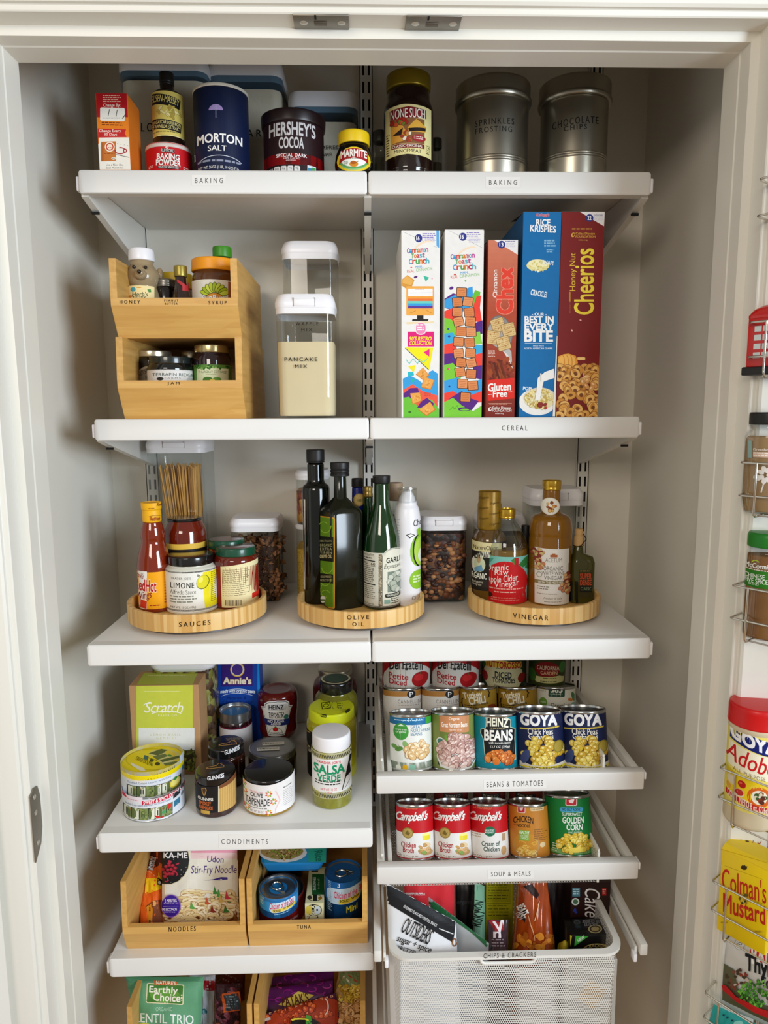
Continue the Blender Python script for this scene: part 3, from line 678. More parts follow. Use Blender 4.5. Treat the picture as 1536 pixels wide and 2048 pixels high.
# baking soda box
A = Art(zA); A.rect(238, 368, 484, 560, '#b3151d'); A.rect(238, 555, 484, 640, '#e8811c'); A.rect(238, 638, 490, 735, '#e8811c'); A.rect(238, 710, 505, 958, '#efeade')
A.rect(245, 640, 262, 760, '#d96a1a'); A.fine(290, 385, 430, 445, 4, '#e7b7a0'); A.t('Change By:', 293, 450, 425, 482, '#f5e9da', .02)
A.rect(270, 482, 460, 585, '#f3efe4', r=12, sk=6); A.line([(342, 494), (332, 546)], 5, '#15151a'); A.line([(402, 498), (392, 550)], 5, '#15151a'); A.line([(466, 532), (440, 566)], 6, '#15151a'); A.fine(290, 558, 430, 570, 1, '#8a857a')
A.fine(283, 594, 455, 628, 2, '#6b2a10', sk=6)
A.poly([(254, 642), (470, 648), (460, 678), (474, 708), (254, 712)], '#c21f22'); A.t('Change Every', 262, 648, 430, 676, '#fbeee2', .02); A.t('30 Days', 302, 678, 400, 702, '#fbeee2', .02)
A.rect(276, 742, 392, 892, '#c4702a', sk=-4); A.rect(282, 752, 296, 890, '#a85a20'); A.ell(344, 782, 38, 38, '#f3e7d4'); A.ell(344, 782, 30, 30, '#c9402a'); A.ell(344, 782, 21, 21, '#f0e2cc'); A.arc(344, 780, 12, 10, 20, 160, 4, '#b0382a'); A.fine(300, 830, 384, 845, 1, '#8a3d16'); A.ell(374, 872, 18, 10, '#efe6d0'); A.t('4lb', 362, 866, 387, 879, '#3a2a1a', .01)
A.arc(424, 812, 40, 24, -100, 200, 9, '#a52a35'); A.ell(462, 812, 16, 16, '#a52a35'); A.ell(462, 812, 7, 7, '#efeade'); A.line([(392, 842), (494, 864)], 4, '#22252c')
for i in range(4): A.rect(400+i*26, 756+i*5, 408+i*26, 760+i*5, '#9a9a9a')
A.t('Use a New Box', 316, 912, 450, 928, '#22252c', .01, sh=.1); A.t('Each Month for', 316, 936, 450, 951, '#22252c', .01, sh=.1)
boxed(zA, 'soda_box', 'small orange and red baking soda carton with a white date panel', 'box', 249, 492, 370, P('carton_orange', '#d9761c', .6, var=.2, vs=25), .06, z=zz, Y=1.17, art=A, open_top=0)
# baking powder can with the vanilla bottle standing on it
REDC = P('can_red', '#c4161c', .35)
A = Art(zA); A.band(748, 975, '#c3131b'); A.ell(787, 787, 11, 10, '#f1e6dc'); A.ell(787, 787, 5, 5, '#c3131b'); A.rect(742, 797, 842, 826, '#2a2224', r=4); A.t('RUMFORD', 745, 798, 839, 822, '#d8d2cc', .02)
A.t('BAKING', 716, 835, 876, 876, '#f6f1ea', .05, ol=('#2a1012', .05)); A.t('POWDER', 710, 880, 884, 924, '#f6f1ea', .05, ol=('#2a1012', .05)); A.poly([(720, 932), (870, 926), (876, 944), (800, 956), (724, 950)], '#2a2224'); A.t('TRUSTED SINCE 1859', 726, 930, 870, 947, '#e8e0d8', .02, bow=2); A.fine(905, 918, 952, 944, 2, '#f0d8d0'); A.fine(655, 918, 690, 944, 2, '#f0d8d0')
_, ob_, Rb, Hb = turned(zA, 'baking_powder_can', 'red baking powder can with a frosted plastic lid, the vanilla bottle stands on it', 'can', 635, 972, 742, [('can', REDC, cylp(0, .88)), ('plastic_lid', P('frosted_lid', '#d3c6bd', .4), [(0, .86), (1.03, .86), (1.035, .93), (1.0, .97), (.97, 1), (.9, 1), (.88, .985), (0, .985)])], z=zz, Y=1.225, art=A, cyl=1.0)
A = Art(zA); A.band(362, 352, '#e3cf6e'); A.band(362, 690, '#dcc765'); A.band(688, 697, '#efe4a0'); A.rect(655, 380, 880, 462, '#1d1a16', sk=12, rot=6); A.t('NIELSEN-MASSEY', 640, 388, 874, 440, '#e3cf6e', .015, sh=0, rot=6, bow=4)
A.blobs(680, 470, 880, 545, 14, 26, 9, ['#b39a3e', '#c4ab4c', '#efe19a'], '#8a7530', seed=3); A.rect(655, 572, 888, 648, '#1d1a16', sk=10, rot=4); A.t('MADAGASCAR BOURBON', 650, 580, 884, 606, '#e9d98c', .015, rot=4); A.t('PURE VANILLA EXTRACT', 650, 612, 884, 640, '#e9d98c', .02, rot=4); A.fine(690, 660, 880, 676, 1, '#8a7a40')
turned(zA, 'vanilla_bottle', 'small brown vanilla extract bottle with cream label standing on the baking powder can', 'bottle', 666, 917, 193,
       [('glass', P('brown_glass', '#1e120c', .12, coat=.5), [(0, 0), (.94, 0), (.96, 745), (.96, 705), (.95, 700), (.95, 375), (.88, 335), (.60, 308), (.42, 300), (.42, 262), (0, 262)]), ('cap', P('cap_black', '#121212', .45), [(0, 262), (.44, 262), (.42, 240), (.44, 235), (.43, 1), (0, 1)])], z=zz+Hb*.985, Y=1.225, rt=.43, art=A, cyl=.955, rnd=.002)
# salt can
A = Art(zA); A.band(322, 1000, '#101b3c'); A.t('MORTON', 1027, 680, 1355, 748, '#f4f2ee', .045); A.t('SALT', 1106, 770, 1242, 812, '#f4f2ee', .015)
A.arc(1195, 905, 165, 58, 200, 340, 4, '#dfe2ea'); A.fine(1030, 880, 1372, 914, 1, '#8f94a8', sk=6); A.t('NET WT. 26 OZ. (1 LB., 10 OZ.) 737g', 1035, 926, 1332, 956, '#e9e6e0', .02, sk=4); A.ell(1168, 560, 3, 3, '#101b3c')
A.ell(1164, 500, 52, 44, '#a892c8', a0=180, a1=360); A.line([(1164, 456), (1164, 560)], 4, '#cfc6e0')
turned(zA, 'salt_can', 'tall navy blue cardboard salt can with white lettering', 'can', 1000, 1410, 285, [('tube', P('navy_card', '#101a38', .4), cylp(0, .985)), ('rim', P('rim_white', '#e2ddd0', .4), [(1.0, .965), (1.02, .97), (1.02, .995), (1.0, 1), (.95, 1), (.94, .985), (0, .985)])], z=zz, Y=1.215, art=A, cyl=1.0)
# cocoa tub
A = Art(zB); A.band(500, 900, '#241013'); A.band(755, 832, '#c01418'); A.t("HERSHEY'S", 212, 535, 522, 628, '#c9c6c8', .05); A.t('COCOA', 278, 642, 443, 718, '#c9c6c8', .05)
A.t('SPECIAL DARK', 260, 755, 465, 780, '#f5ecec', .03, sp=1.1); A.t('100% CACAO', 310, 784, 420, 796, '#f0d8d8', .01); A.fine(325, 802, 400, 810, 1, '#f0c8c8')
for i in range(4): A.rect(245+i*45, 842, 284+i*45, 885, '#dcdad8', r=9); A.t(['10', '0g', '0mg', '0g'][i], 254+i*45, 852, 275+i*45, 868, '#22201f', .01)
A.fine(212, 850, 240, 872, 2, '#c9c6c8'); A.rect(468, 828, 526, 874, '#d7e3ea'); A.rect(470, 846, 500, 872, '#3c86a8'); A.rect(496, 838, 524, 868, '#4d9a58')
turned(zB, 'cocoa_tub', 'dark brown cocoa powder tub with red band and brown lid', 'tub', 152, 600, 430, [('tub', P('cocoa_brown', '#261215', .35), [(0, 0), (.87, 0), (.93, .7), (.93, .84), (0, .84)]), ('lid', P('cocoa_lid', '#1d0e10', .35), [(0, .82), (.97, .82), (.985, .86), (1, .95), (1, .99), (.97, 1), (0, 1)])], z=zz, Y=1.225, art=A, cyl=.93)
# yeast spread jar
A = Art(zB); A.ell(795, 797, 116, 88, '#f2d21e'); A.ell(795, 797, 100, 72, '#5fa35a'); A.ell(795, 790, 90, 60, '#f5f3ea'); A.arc(795, 800, 95, 68, 30, 150, 8, '#8fc384')
A.poly([(706, 736), (740, 724), (795, 718), (850, 724), (886, 738), (896, 822), (868, 800), (795, 786), (722, 800), (694, 822)], '#a3161d'); A.t('MARMITE', 706, 732, 884, 782, '#f6f1e6', .05, bow=5); A.fine(735, 790, 850, 798, 1, '#7a8a70')
A.ell(795, 830, 30, 20, '#d98a1e'); A.ell(792, 820, 20, 12, '#b45a14'); A.line([(812, 820), (826, 808)], 4, '#3a5a2a'); A.fine(728, 808, 758, 832, 3, '#556655')
turned(zB, 'yeast_spread_jar', 'round black yeast spread jar with bright yellow lid', 'jar', 660, 932, 580, [('glass', P('black_glass', '#0d0a09', .1, coat=.5), [(0, 0), (.6, 0), (.93, .1), (1, .32), (.95, .5), (.80, .68), (.74, .7), (.74, .78), (0, .78)]), ('lid', P('lid_yellow', '#e9c411', .4), [(0, .74), (.79, .74), (.80, .77), (.80, .97), (.77, 1), (0, 1)])], z=zz, Y=1.20, rt=.8, art=A, cyl=1.0, rnd=.006)
# mincemeat jar
A = Art(zB); A.poly([(1018, 420), (1140, 410), (1332, 420), (1332, 772), (1170, 760), (1018, 772)], '#e9dd9c')
A.poly([(1048, 440), (1180, 428), (1296, 440), (1298, 500), (1180, 508), (1050, 520)], '#7a1a1e'); A.t('NONE SUCH', 1054, 440, 1288, 505, '#f3ecdc', .025, sk=-4)
A.rect(1060, 508, 1285, 684, '#8a5a34'); A.poly([(1062, 560), (1130, 545), (1160, 600), (1150, 665), (1062, 680)], '#d99a3a'); A.poly([(1066, 622), (1140, 574), (1128, 628)], '#2a1a16'); A.poly([(1170, 575), (1230, 512), (1295, 560), (1290, 600), (1180, 606)], '#e0a83c'); A.poly([(1175, 580), (1294, 566), (1292, 590), (1182, 604)], '#1f1410'); A.blobs(1130, 600, 1200, 680, 12, 14, 10, ['#efe4cf', '#c9873c', '#a83a26'], '#6a3a20', seed=4); A.blobs(1062, 512, 1170, 550, 10, 16, 12, ['#a8261c', '#6a7a2a', '#c4502a'], '#5a1a12', seed=5)
A.ell(1246, 646, 46, 26, '#a3222a'); A.fine(1212, 634, 1280, 660, 2, '#f0dcd0'); A.rect(1060, 686, 1285, 716, '#7a1a1e'); A.t('CLASSIC ORIGINAL', 1066, 692, 1274, 710, '#f3ecdc', .03); A.t('MINCEMEAT', 1080, 724, 1264, 748, '#2a2420', .02); A.fine(1024, 600, 1048, 760, 9, '#5a4a30'); A.fine(1294, 684, 1324, 752, 5, '#6a5a34')
turned(zB, 'mincemeat_jar', 'tall dark mincemeat jar with cream label and gold lid', 'jar', 1003, 1350, 150, [('glass', P('mince_glass', '#1c0d09', .1, coat=.6), [(0, 0), (.93, 0), (.97, .04), (.97, .1), (1, .12), (1, .66), (.985, .7), (.86, .77), (.84, .86), (0, .86)]), ('lid', P('lid_gold', '#8f7a1e', .3, metal=.6), [(0, .86), (.88, .86), (.89, .88), (.89, .985), (.85, 1), (0, 1)])], z=zz, Y=1.235, rt=.89, art=A, cyl=1.0, rnd=.004)
# small glass jars behind
for nm, a, b, t_, Y_ in (('small clear glass jar behind the yeast spread jar', 925, 1030, 585, 1.30), ('small clear glass jar behind the mincemeat jar', 1330, 1412, 640, 1.30)):
    turned(zB, 'glass_jar', nm, 'jar', a, b, t_, [('glass', GLASS, [(0, 0), (1, 0), (1, .75), (.85, .83), (0, .83)]), ('contents', P('spice_grey', '#6f6a58', .9), [(0, .02), (.93, .02), (.93, .6), (0, .6)]), ('lid', P('pewter', '#59594f', .4, metal=.5), cylp(.83, 1, .9))], z=zz, Y=Y_)
# brushed metal canisters
TINM = P('canister_metal', '#a8a294', .33, metal=1, var=.08, vs=12)
def tin(lab, xl, xr, bl_, br_, yt, lid_b, rib, wd):
    A = Art(zC)
    for w_, x0, y0, x1, y1, sk in wd: A.t(w_, x0, y0, x1, y1, '#121210', .03, sp=1.35, sk=sk)
    k = (br_-bl_)/(xr-xl)
    turned(zC, 'metal_canister', lab, 'canister', xl, xr, yt, [('drum', TINM, [(0, 0), (k, 0), (k, rib+14), (k+.014, rib+10), (k, rib+6), (k, rib-2), (k+.014, rib-6), (k, rib-10), (k, rib-18), (k+.014, rib-22), (k, rib-26), (k, .8), (0, .8)]),
            ('lid', TINM, [(0, .8), (.98, .8), (1, lid_b+8), (1, lid_b-2), (.965, lid_b-12), (.965, .985), (.95, 1), (.9, 1), (.88, .985), (0, .985)])], z=zz, Y=1.235, art=A, cyl=k, rnd=.0012, n=72, group='lidded metal canisters')
tin('brushed metal lidded canister marked SPRINKLES FROSTING', 100, 632, 118, 612, 180, 300, 778, [('SPRINKLES', 250, 508, 508, 552, -8), ('FROSTING', 252, 566, 494, 604, -4)])
tin('brushed metal lidded canister marked CHOCOLATE CHIPS', 682, 1186, 712, 1168, 180, 305, 752, [('CHOCOLATE', 792, 503, 1092, 553, -18), ('CHIPS', 868, 556, 1016, 592, -6)])
# ================================================================ SECOND SHELF
zz = ZS[1]
BAM = grain('bamboo_x', '#deb266', '#c8944a', 'x'); BAMY = grain('bamboo_y', '#dcae62', '#b98840', 'y')
def bin_box(lab, x0, x1, z, h, y_lip, lip, depth, slant, A, g, th=.011, y_top=None, back=True, name='bamboo_bin'):
    """open-fronted bin: sides with a slanted lower front edge, low front board leaning outwards to a lip"""
    yb0 = y_lip+slant; y1 = yb0+depth; o = root(name, lab, 'bin', ((x0+x1)/2, yb0, z), g); off = tuple(o.location); zl = z+lip; zt_ = z+h; yt_ = y_lip if y_top is None else y_top
    prof = [(yb0, z), (y1, z), (y1, zt_), (yt_, zt_), (y_lip, zl), (y_lip, zl-.012)]
    for s, (a, b) in enumerate(((x0, x0+th), (x1-th, x1))): MB().prism_x(prof, a, b).build('side_panel', BAMY, o, 0, off)
    MB().prism_x([(yb0, z), (yb0+th*1.1, z), (y_lip+th, zl-.012), (y_lip+th, zl), (y_lip-.0008, zl), (y_lip-.0008, zl-.012)], x0+.0006, x1-.0006).build('front_panel', BAM, o, 0, off)
    MB().box(x0+th, x1-th, yb0+th, y1, z, z+.006).build('bottom_panel', BAM, o, 0, off)
    if back: MB().box(x0+th, x1-th, y1-.01, y1, z+.006, zt_).build('back_panel', BAM, o, 0, off)
    if A: A.build(Plane(off, (0, y_lip-.0009, 0), (0, -1, 0)), o, h0=.0003)
    return o
YB2 = 1.17; bx0 = on_y(221, 600, YB2).x; bx1 = on_y(476, 600, YB2).x; zm = on_y(350, 677, YB2+.03).z; zt2 = on_y(222, 516, YB2).z
l1 = on_y(330, 761, YB2).z; l2 = on_y(330, 596, YB2).z
A = Art(zD); A.t('JAM', 704, 1297, 806, 1326, '#1d1208', .03, sp=1.6)
bin_box('lower bamboo bin of jam jars in the stack, standing on the white shelf', bx0+.003, bx1+.003, zz, zm-zz, YB2, l1-zz, .225, .028, A, 'stacked bamboo bins', y_top=YB2+.004)
A = Art(zD); A.t('HONEY', 297, 600, 470, 628, '#1d1208', .03, sp=1.6); A.t('PEANUT', 677, 593, 796, 611, '#1d1208', .02, sp=1.5); A.t('BUTTER', 682, 621, 790, 638, '#1d1208', .02, sp=1.5); A.t('SYRUP', 1054, 606, 1210, 635, '#1d1208', .03, sp=1.6)
bin_box('upper bamboo bin of honey and syrup, stacked on the jam bin', bx0, bx1, zm+.0002, zt2-zm, YB2, l2-zm, .225, .028, A, 'stacked bamboo bins', y_top=YB2+.002)
z2, z1 = zm+.0065, zz+.0063
# honey bear
o, R, H = place(zD, 345, 650, 140, None, z2, 1.25, rt=.7)
r = root('honey_bear', 'nearly empty bear-shaped honey bottle with white cap', 'bottle', o); BEAR = P('bear_plastic', '#b39c78', .12, coat=.6, trans=.25, ior=1.2)
zc = lambda row: on_y(proj(o)[0], 460+row/4.267, o.y-R*.8).z-o.z
m = MB(); me = lathe_me('x', rprof([(0, 0), (R*.75, 0), (R*.95, .02), (R*.95, zc(560)), (R*.8, zc(490)), (R*.72, zc(470)), (R*.84, zc(440)), (R*.93, zc(390)), (R*.90, zc(340)), (R*.7, zc(295)), (R*.62, zc(280)), (R*.62, zc(238)), (0, zc(238))], .006), 40)
m.add([v.co[:] for v in me.vertices], [tuple(p.vertices) for p in me.polygons]); d = dirxy(o); fr = -d; sd = Vector((-d.y, d.x, 0)); sd = -sd if sd.x < 0 else sd
for s in (-1, 1): q = sd*s*R*.93; m.ball((q.x, q.y, zc(345)), (R*.2, R*.16, R*.34))
q = fr*R*.85-sd*R*.1; m.ball((q.x, q.y, zc(382)), (R*.34, R*.34, R*.3), 20, 12); m.ball((fr.x*R*1.1-sd.x*R*.12, fr.y*R*1.1-sd.y*R*.12, zc(375)), (R*.2, R*.16, R*.16), 16, 10)
m.build('bottle', BEAR, r, 60)
def dot(nm, a, up, rr_, row): q = fr*R*up+sd*R*a; MB().ball((q.x, q.y, zc(row)), rr_).build(nm, P('eye_dark', '#241a12', .3), r, 60)
dot('eye', -.42, .82, .003, 318); dot('eye', .18, .87, .003, 318); dot('nose', -.16, 1.26, .0034, 368)
link('cap', lathe_me('cap', rprof([(0, zc(245)), (R*.69, zc(245)), (R*.7, zc(225)), (R*.67, H), (0, H)], .004), 40), PL, r, 40)
A = Art(zD); A.rect(380, 475, 585, 585, '#f1dca0', r=12); A.ell(420, 508, 20, 20, '#4da0b0'); A.poly([(528, 505), (556, 500), (560, 526), (540, 530)], '#4a8a3a'); A.t("Herb's", 415, 528, 535, 566, '#23402a', .02, sh=.1); A.t('Honey', 400, 562, 520, 584, '#23402a', .02); A.ell(465, 492, 20, 5, '#d9a040'); A.ell(400, 566, 14, 10, '#d98a3a')
A.build(Cyl(o, lambda z: R*.965), r, h0=.0008)
# peanut butter, yellow-lidded jar, small bottle, syrup jar, green-capped bottle
DKJ = P('dark_jar', '#120c0a', .1, coat=.5)
turned(zD, 'peanut_butter_jar', 'dark jar with ribbed silver lid between the honey bear and small bottle', 'jar', 605, 800, 410, [('glass', DKJ, [(0, 0), (1, 0), (1, 520), (.92, 480), (0, 480)]), ('lid', P('ribbed_silver', '#8d8a84', .25, metal=.9), [(0, 480), (.97, 480), (.99, 470), (.96, 460), (.99, 450), (.96, 440), (.98, 432), (.95, 1), (0, 1)])], z=z2, Y=1.265)
turned(zD, 'yellow_lid_jar', 'jar with a wide bright yellow lid at the back of the upper bin', 'jar', 636, 925, 355, [('glass', P('peanut', '#7d5226', .2, coat=.4), [(0, 0), (.95, 0), (.95, .78), (0, .78)]), ('lid', P('lid_yellow', '#e9c411', .4), cylp(.78, 1))], z=z2, Y=1.335)
A = Art(zD); A.poly([(786, 420), (868, 470), (868, 600), (830, 600), (830, 480), (786, 440)], '#b02a2e'); A.rect(868, 440, 905, 600, '#c23236')
turned(zD, 'small_flask', 'slim dark bottle with dull gold cap and red label beside the syrup jar', 'bottle', 752, 900, 298, [('glass', P('flask_glass', '#2d1a14', .08, coat=.6), [(0, 0), (1, 0), (1, 560), (.82, 500), (.62, 440), (.62, 400), (.58, 385), (0, 385)]), ('cap', P('cap_dullgold', '#9b8a3c', .35, metal=.5), [(0, 388), (.70, 388), (.74, 378), (.74, 305), (.72, 1), (0, 1)])], z=z2, Y=1.235, rt=.74, art=A, cyl=.85, rnd=.003)
A = Art(zD); A.band(420, 620, '#e6e0d0')
for k in range(9): a = math.radians(200+k*17.5); A.ell(1108+math.cos(a)*80, 560+math.sin(a)*72, 46, 22, '#1f2408', math.degrees(a)); A.ell(1108+math.cos(a)*80, 560+math.sin(a)*72, 42, 18, ['#b9c92e', '#a4b820', '#cdd84a'][k % 3], math.degrees(a))
A.ell(1108, 576, 72, 40, '#1f2408'); A.ell(1108, 576, 66, 36, '#e0922a'); A.t('SunButter', 1010, 560, 1240, 600, '#f4f2ec', .05, ol=('#231c08', .06), bow=5); A.rect(1215, 430, 1270, 600, '#a8602e')
turned(zD, 'syrup_jar', 'plastic jar with orange ribbed lid and sunflower label', 'jar', 922, 1296, 222, [('jar', P('syrup_brown', '#5b3417', .15, coat=.5), [(0, 0), (1, 0), (1, 395), (.96, 360), (.9, 340), (.9, 322), (0, 322)]), ('lid', P('lid_orange', '#f09a12', .4, bump=.2), [(0, 330), (.97, 330), (1, 322), (.99, 235), (.96, 1), (0, 1)])], z=z2, Y=1.245, rt=.98, art=A, cyl=1.0)
turned(zD, 'squeeze_bottle', 'bottle with green cap standing behind the sunflower syrup jar', 'bottle', 1060, 1306, 130, [('bottle', P('cream_bottle', '#cfc3a2', .3), [(0, 0), (1, 0), (1, .55), (.7, .75), (.6, .8), (.6, .86), (0, .86)]), ('cap', P('cap_green', '#3f8a1e', .4), [(0, 212), (.64, 212), (.65, 205), (.65, 145), (.63, 1), (0, 1)])], z=z2, Y=1.33, rt=.65)
# jam bin
SIL = P('lid_silver', '#c9c0a8', .25, metal=.9)
A = Art(zD); A.ell(545, 1260, 96, 100, '#b9b2a0'); A.ell(545, 1262, 78, 84, '#8f887a'); A.t('KITCHEN', 468, 1190, 560, 1230, '#2a2420', .02, rot=-20); A.t('SO', 520, 1240, 556, 1268, '#2a2420', .02)
turned(zD, 'jam_jar', 'dark jam jar with silver lid and round grey label', 'jar', 440, 748, 1024, [('glass', DKJ, [(0, 0), (1, 0), (1, 1110), (.93, 1075), (0, 1075)]), ('lid', SIL, cylp(.9, 1, .97))], z=z1, Y=1.28, art=A, cyl=1.0, group='jars in the jam bin')
turned(zD, 'jam_jar', 'dark jar with silver lid in the gap behind the other jam jars', 'jar', 822, 1010, 1027, [('glass', DKJ, cylp(0, .88)), ('lid', SIL, cylp(.88, 1, .97))], z=z1, Y=1.36, group='jars in the jam bin')
A = Art(zD); A.band(1190, 1330, '#dedbd6'); A.band(1190, 1196, '#fff'); A.t('TERRAPIN RIDGE', 586, 1219, 918, 1246, '#4a5a56', .015); A.t('FARMS', 684, 1256, 812, 1272, '#7a7f7c', .01, sp=1.3); A.ell(648, 1270, 28, 14, '#2a2a26'); A.ell(888, 1275, 30, 22, '#b9bab6')
turned(zD, 'jam_jar', 'squat dark jar with black lid and wide white label', 'jar', 546, 926, 1075, [('glass', P('jar_blackgreen', '#0f1312', .08, coat=.6), [(0, 0), (1, 0), (1, 1175), (.96, 1150), (.88, 1125), (0, 1125)]), ('lid', P('lid_dark', '#1e2624', .25, coat=.4), cylp(.84, 1, .9))], z=z1, Y=1.235, rt=.9, art=A, cyl=1.0, group='jars in the jam bin')
A = Art(zD); A.band(1148, 1330, '#5d8a3a'); A.rect(962, 1180, 1218, 1330, '#dfe3b8'); A.blobs(945, 1150, 1240, 1182, 26, 12, 8, ['#3c7a2e', '#2a5a24', '#8ab45a'], seed=8, oval=False); A.t('THURSDAY COTTAGE', 974, 1200, 1202, 1220, '#4a5a3a', .01); A.fine(1040, 1230, 1130, 1238, 1, '#6a7a4a'); A.ell(1050, 1275, 40, 22, '#4a7a2a'); A.ell(1125, 1275, 36, 20, '#6a9a3a'); A.ell(1088, 1285, 22, 14, '#e0c850')
turned(zD, 'jam_jar', 'taller jam jar with checked gold lid and green leafy label', 'jar', 936, 1248, 976, [('glass', P('jam_purple', '#241216', .08, coat=.6), [(0, 0), (1, 0), (1, 1110), (.97, 1075), (.9, 1050), (.88, 1020), (0, 1020)]), ('lid', P('lid_brass', '#b9a878', .25, metal=.9), cylp(.89, 1, .93))], z=z1, Y=1.245, rt=.93, art=A, cyl=1.0, group='jars in the jam bin')
# pancake and waffle containers
PAN = P('pancake_flour', '#eed9ae', .9, var=.03)
canister(zE, 'empty tall waffle mix container behind the pancake mix', 250, 712, 425, 515, None, .105, None, z=zz, Y=1.31, art=dymo(zE).t('WAFFLE', 372, 1082, 560, 1108, '#3a3630', .015, sp=1.5).t('MIX', 420, 1134, 510, 1158, '#3a3630', .015, sp=1.5), group='pancake and waffle containers')
canister(zE, 'tall clear container of pancake mix with white lid', 193, 690, 856, 960, 1240, .105, PAN, z=zz, Y=1.19, art=dymo(zE).t('PANCAKE', 283, 1371, 551, 1402, '#15120c', .03, sp=1.4).t('MIX', 368, 1430, 467, 1458, '#15120c', .03, sp=1.5), latch=1, group='pancake and waffle containers')
# ---------------------------------------------------------------- cereal boxes
def corner(A, p, num, c0, c1, x, y, r=32): A.poly(p, '#e9e6e6'); A.ell(x, y, r, r, '#25307f'); A.t(num, x-r*.55, y-r*.5, x+r*.45, y+r*.5, '#f4f2f4', .04)
TOAST = ['#e0a04c', '#d8923c', '#eab564']
def ctc(A, x, y, k, dy=0):
    """the lettering near the top of the toast cereal boxes"""
    cols = ['#7a2a8a', '#2a9ad0', '#e0482a', '#3aa04a', '#e07a2a', '#c02a5a', '#4ab0c0', '#c04a9a', '#7ab83a']
    def spell(s, x0, y0, x1, y1, st):
        n = len(s); w = (x1-x0)/n
        for i, ch in enumerate(s): A.t(ch, x0+w*i+w*.06, y0+(0 if ch.isupper() or ch in 'thlk' else (y1-y0)*.22)-i*k*1.6, x0+w*(i+1)-w*.02, y1-i*k*1.6, cols[(i+st) % 9], .05)
    A.ell(x+150, y-20, 90, 40, '#f4dcc0', -25); A.ell(x+155, y-8, 92, 36, '#eeebe6', -25)
    spell('Cinnamon', x, y, x+k*190, y+42, 0); spell('Toast', x+k*38, y+46, x+k*160, y+86, 3); spell('Crunch', x+k*18, y+92, x+k*200, y+140, 1)
    A.t('MMM...', x+k*78, y+152, x+k*150, y+176, '#3a9ad0', .03, rot=-4); A.t('REAL', x+2, y+188, x+68, y+214, '#e0604a', .02, rot=-5); A.t('CINNAMON', x+82, y+172, x+k*225, y+200, '#8ac07a', .02, rot=-6)
WB = P('carton_white', '#e4e1dd', .5)
A = Art(zF); A.rect(86, 262, 442, 1945, '#eceae6'); A.poly([(412, 266), (436, 266), (438, 428), (414, 410)], '#5aa8e0'); A.line([(118, 284), (420, 425)], 2, '#7a7870'); A.ell(254, 341, 33, 36, '#2c3488'); A.t('16', 234, 324, 262, 360, '#f4f2f4', .04); A.fine(288, 297, 412, 345, 3, '#7a6ac0'); A.fine(310, 345, 412, 382, 3, '#b0a4d8')
ctc(A, 150, 432, 1); A.ell(228, 686, 18, 10, '#5a2a6a', -20); A.poly([(296, 672), (350, 690), (318, 728)], '#3ab89a'); A.ell(375, 700, 7, 6, '#e8a0b8'); A.ell(190, 602, 9, 6, '#e0604a')
A.poly([(154, 668), (218, 712), (196, 770), (160, 802), (102, 762), (108, 706)], '#d8983e'); A.poly([(150, 678), (208, 714), (190, 758), (112, 740), (114, 708)], '#e8b05a')
A.rect(144, 768, 392, 1028, '#efac4e', r=12); A.rect(160, 790, 380, 962, '#f2f0ee'); 
for i, c in enumerate(('#f0a040', '#e8743a', '#6ad0c0', '#3aa0e0', '#5a3a9a')): A.rect(160, 858+i*21, 380, 880+i*21, c)
A.fine(226, 792, 312, 802, 1, '#c04050'); A.line([(160, 828), (380, 824)], 2, '#9ab0c0'); A.line([(170, 1010), (230, 985)], 3, '#b06a20'); A.line([(370, 1005), (320, 980)], 3, '#b06a20'); A.rect(240, 1028, 298, 1072, '#22201f'); A.poly([(200, 1060), (344, 1060), (338, 1078), (196, 1078)], '#22201f'); A.poly([(140, 1088), (392, 1078), (390, 1094), (150, 1106)], '#efd9ae')
A.rect(156, 1172, 392, 1305, '#e0207a'); A.rect(226, 1088, 322, 1200, '#efe6ea', r=40); A.rect(232, 1094, 316, 1192, '#ee8ab8', r=36); A.fine(240, 1105, 308, 1170, 3, '#f6eef2', gap=.6); A.t("90'S RETRO", 174, 1216, 370, 1250, '#f4ea2a', .06, sh=.15); A.t('COLLECTION', 174, 1256, 370, 1292, '#f4ea2a', .06, sh=.15)
A.poly([(135, 1312), (386, 1315), (350, 1512)], '#f2e81e'); A.line([(135, 1318), (345, 1512)], 6, '#22201f'); A.poly([(298, 1356), (352, 1325), (350, 1395)], '#ee2a8a'); A.line([(142, 1420), (172, 1458), (206, 1412), (245, 1458), (262, 1418), (296, 1448), (336, 1408)], 6, '#5ac8b8'); A.poly([(160, 1482), (228, 1468), (212, 1538)], '#f0e22a')
A.poly([(114, 1590), (180, 1562), (250, 1600), (300, 1640), (350, 1530), (380, 1515), (425, 1545), (430, 1800), (118, 1800)], '#3aa0dc'); A.poly([(118, 1690), (200, 1640), (290, 1700), (420, 1740), (425, 1840), (118, 1860)], '#ee5a44'); A.poly([(118, 1725), (180, 1675), (246, 1672), (262, 1720), (150, 1790), (120, 1800)], '#5a2480'); A.poly([(118, 1760), (170, 1752), (260, 1850), (330, 1765), (380, 1785), (438, 1860), (440, 1942), (118, 1942)], '#6cc03a'); A.poly([(240, 1850), (280, 1790), (330, 1762), (390, 1810), (380, 1850)], '#5a2480'); A.poly([(200, 1590), (220, 1600), (205, 1625), (188, 1612)], '#2ab8a0')
A.poly([(156, 1530), (208, 1530), (214, 1560), (160, 1572)], '#2ab8c8'); A.ell(176, 1888, 14, 9, '#3a6a28'); A.fine(302, 1716, 372, 1750, 3, '#c03a30')
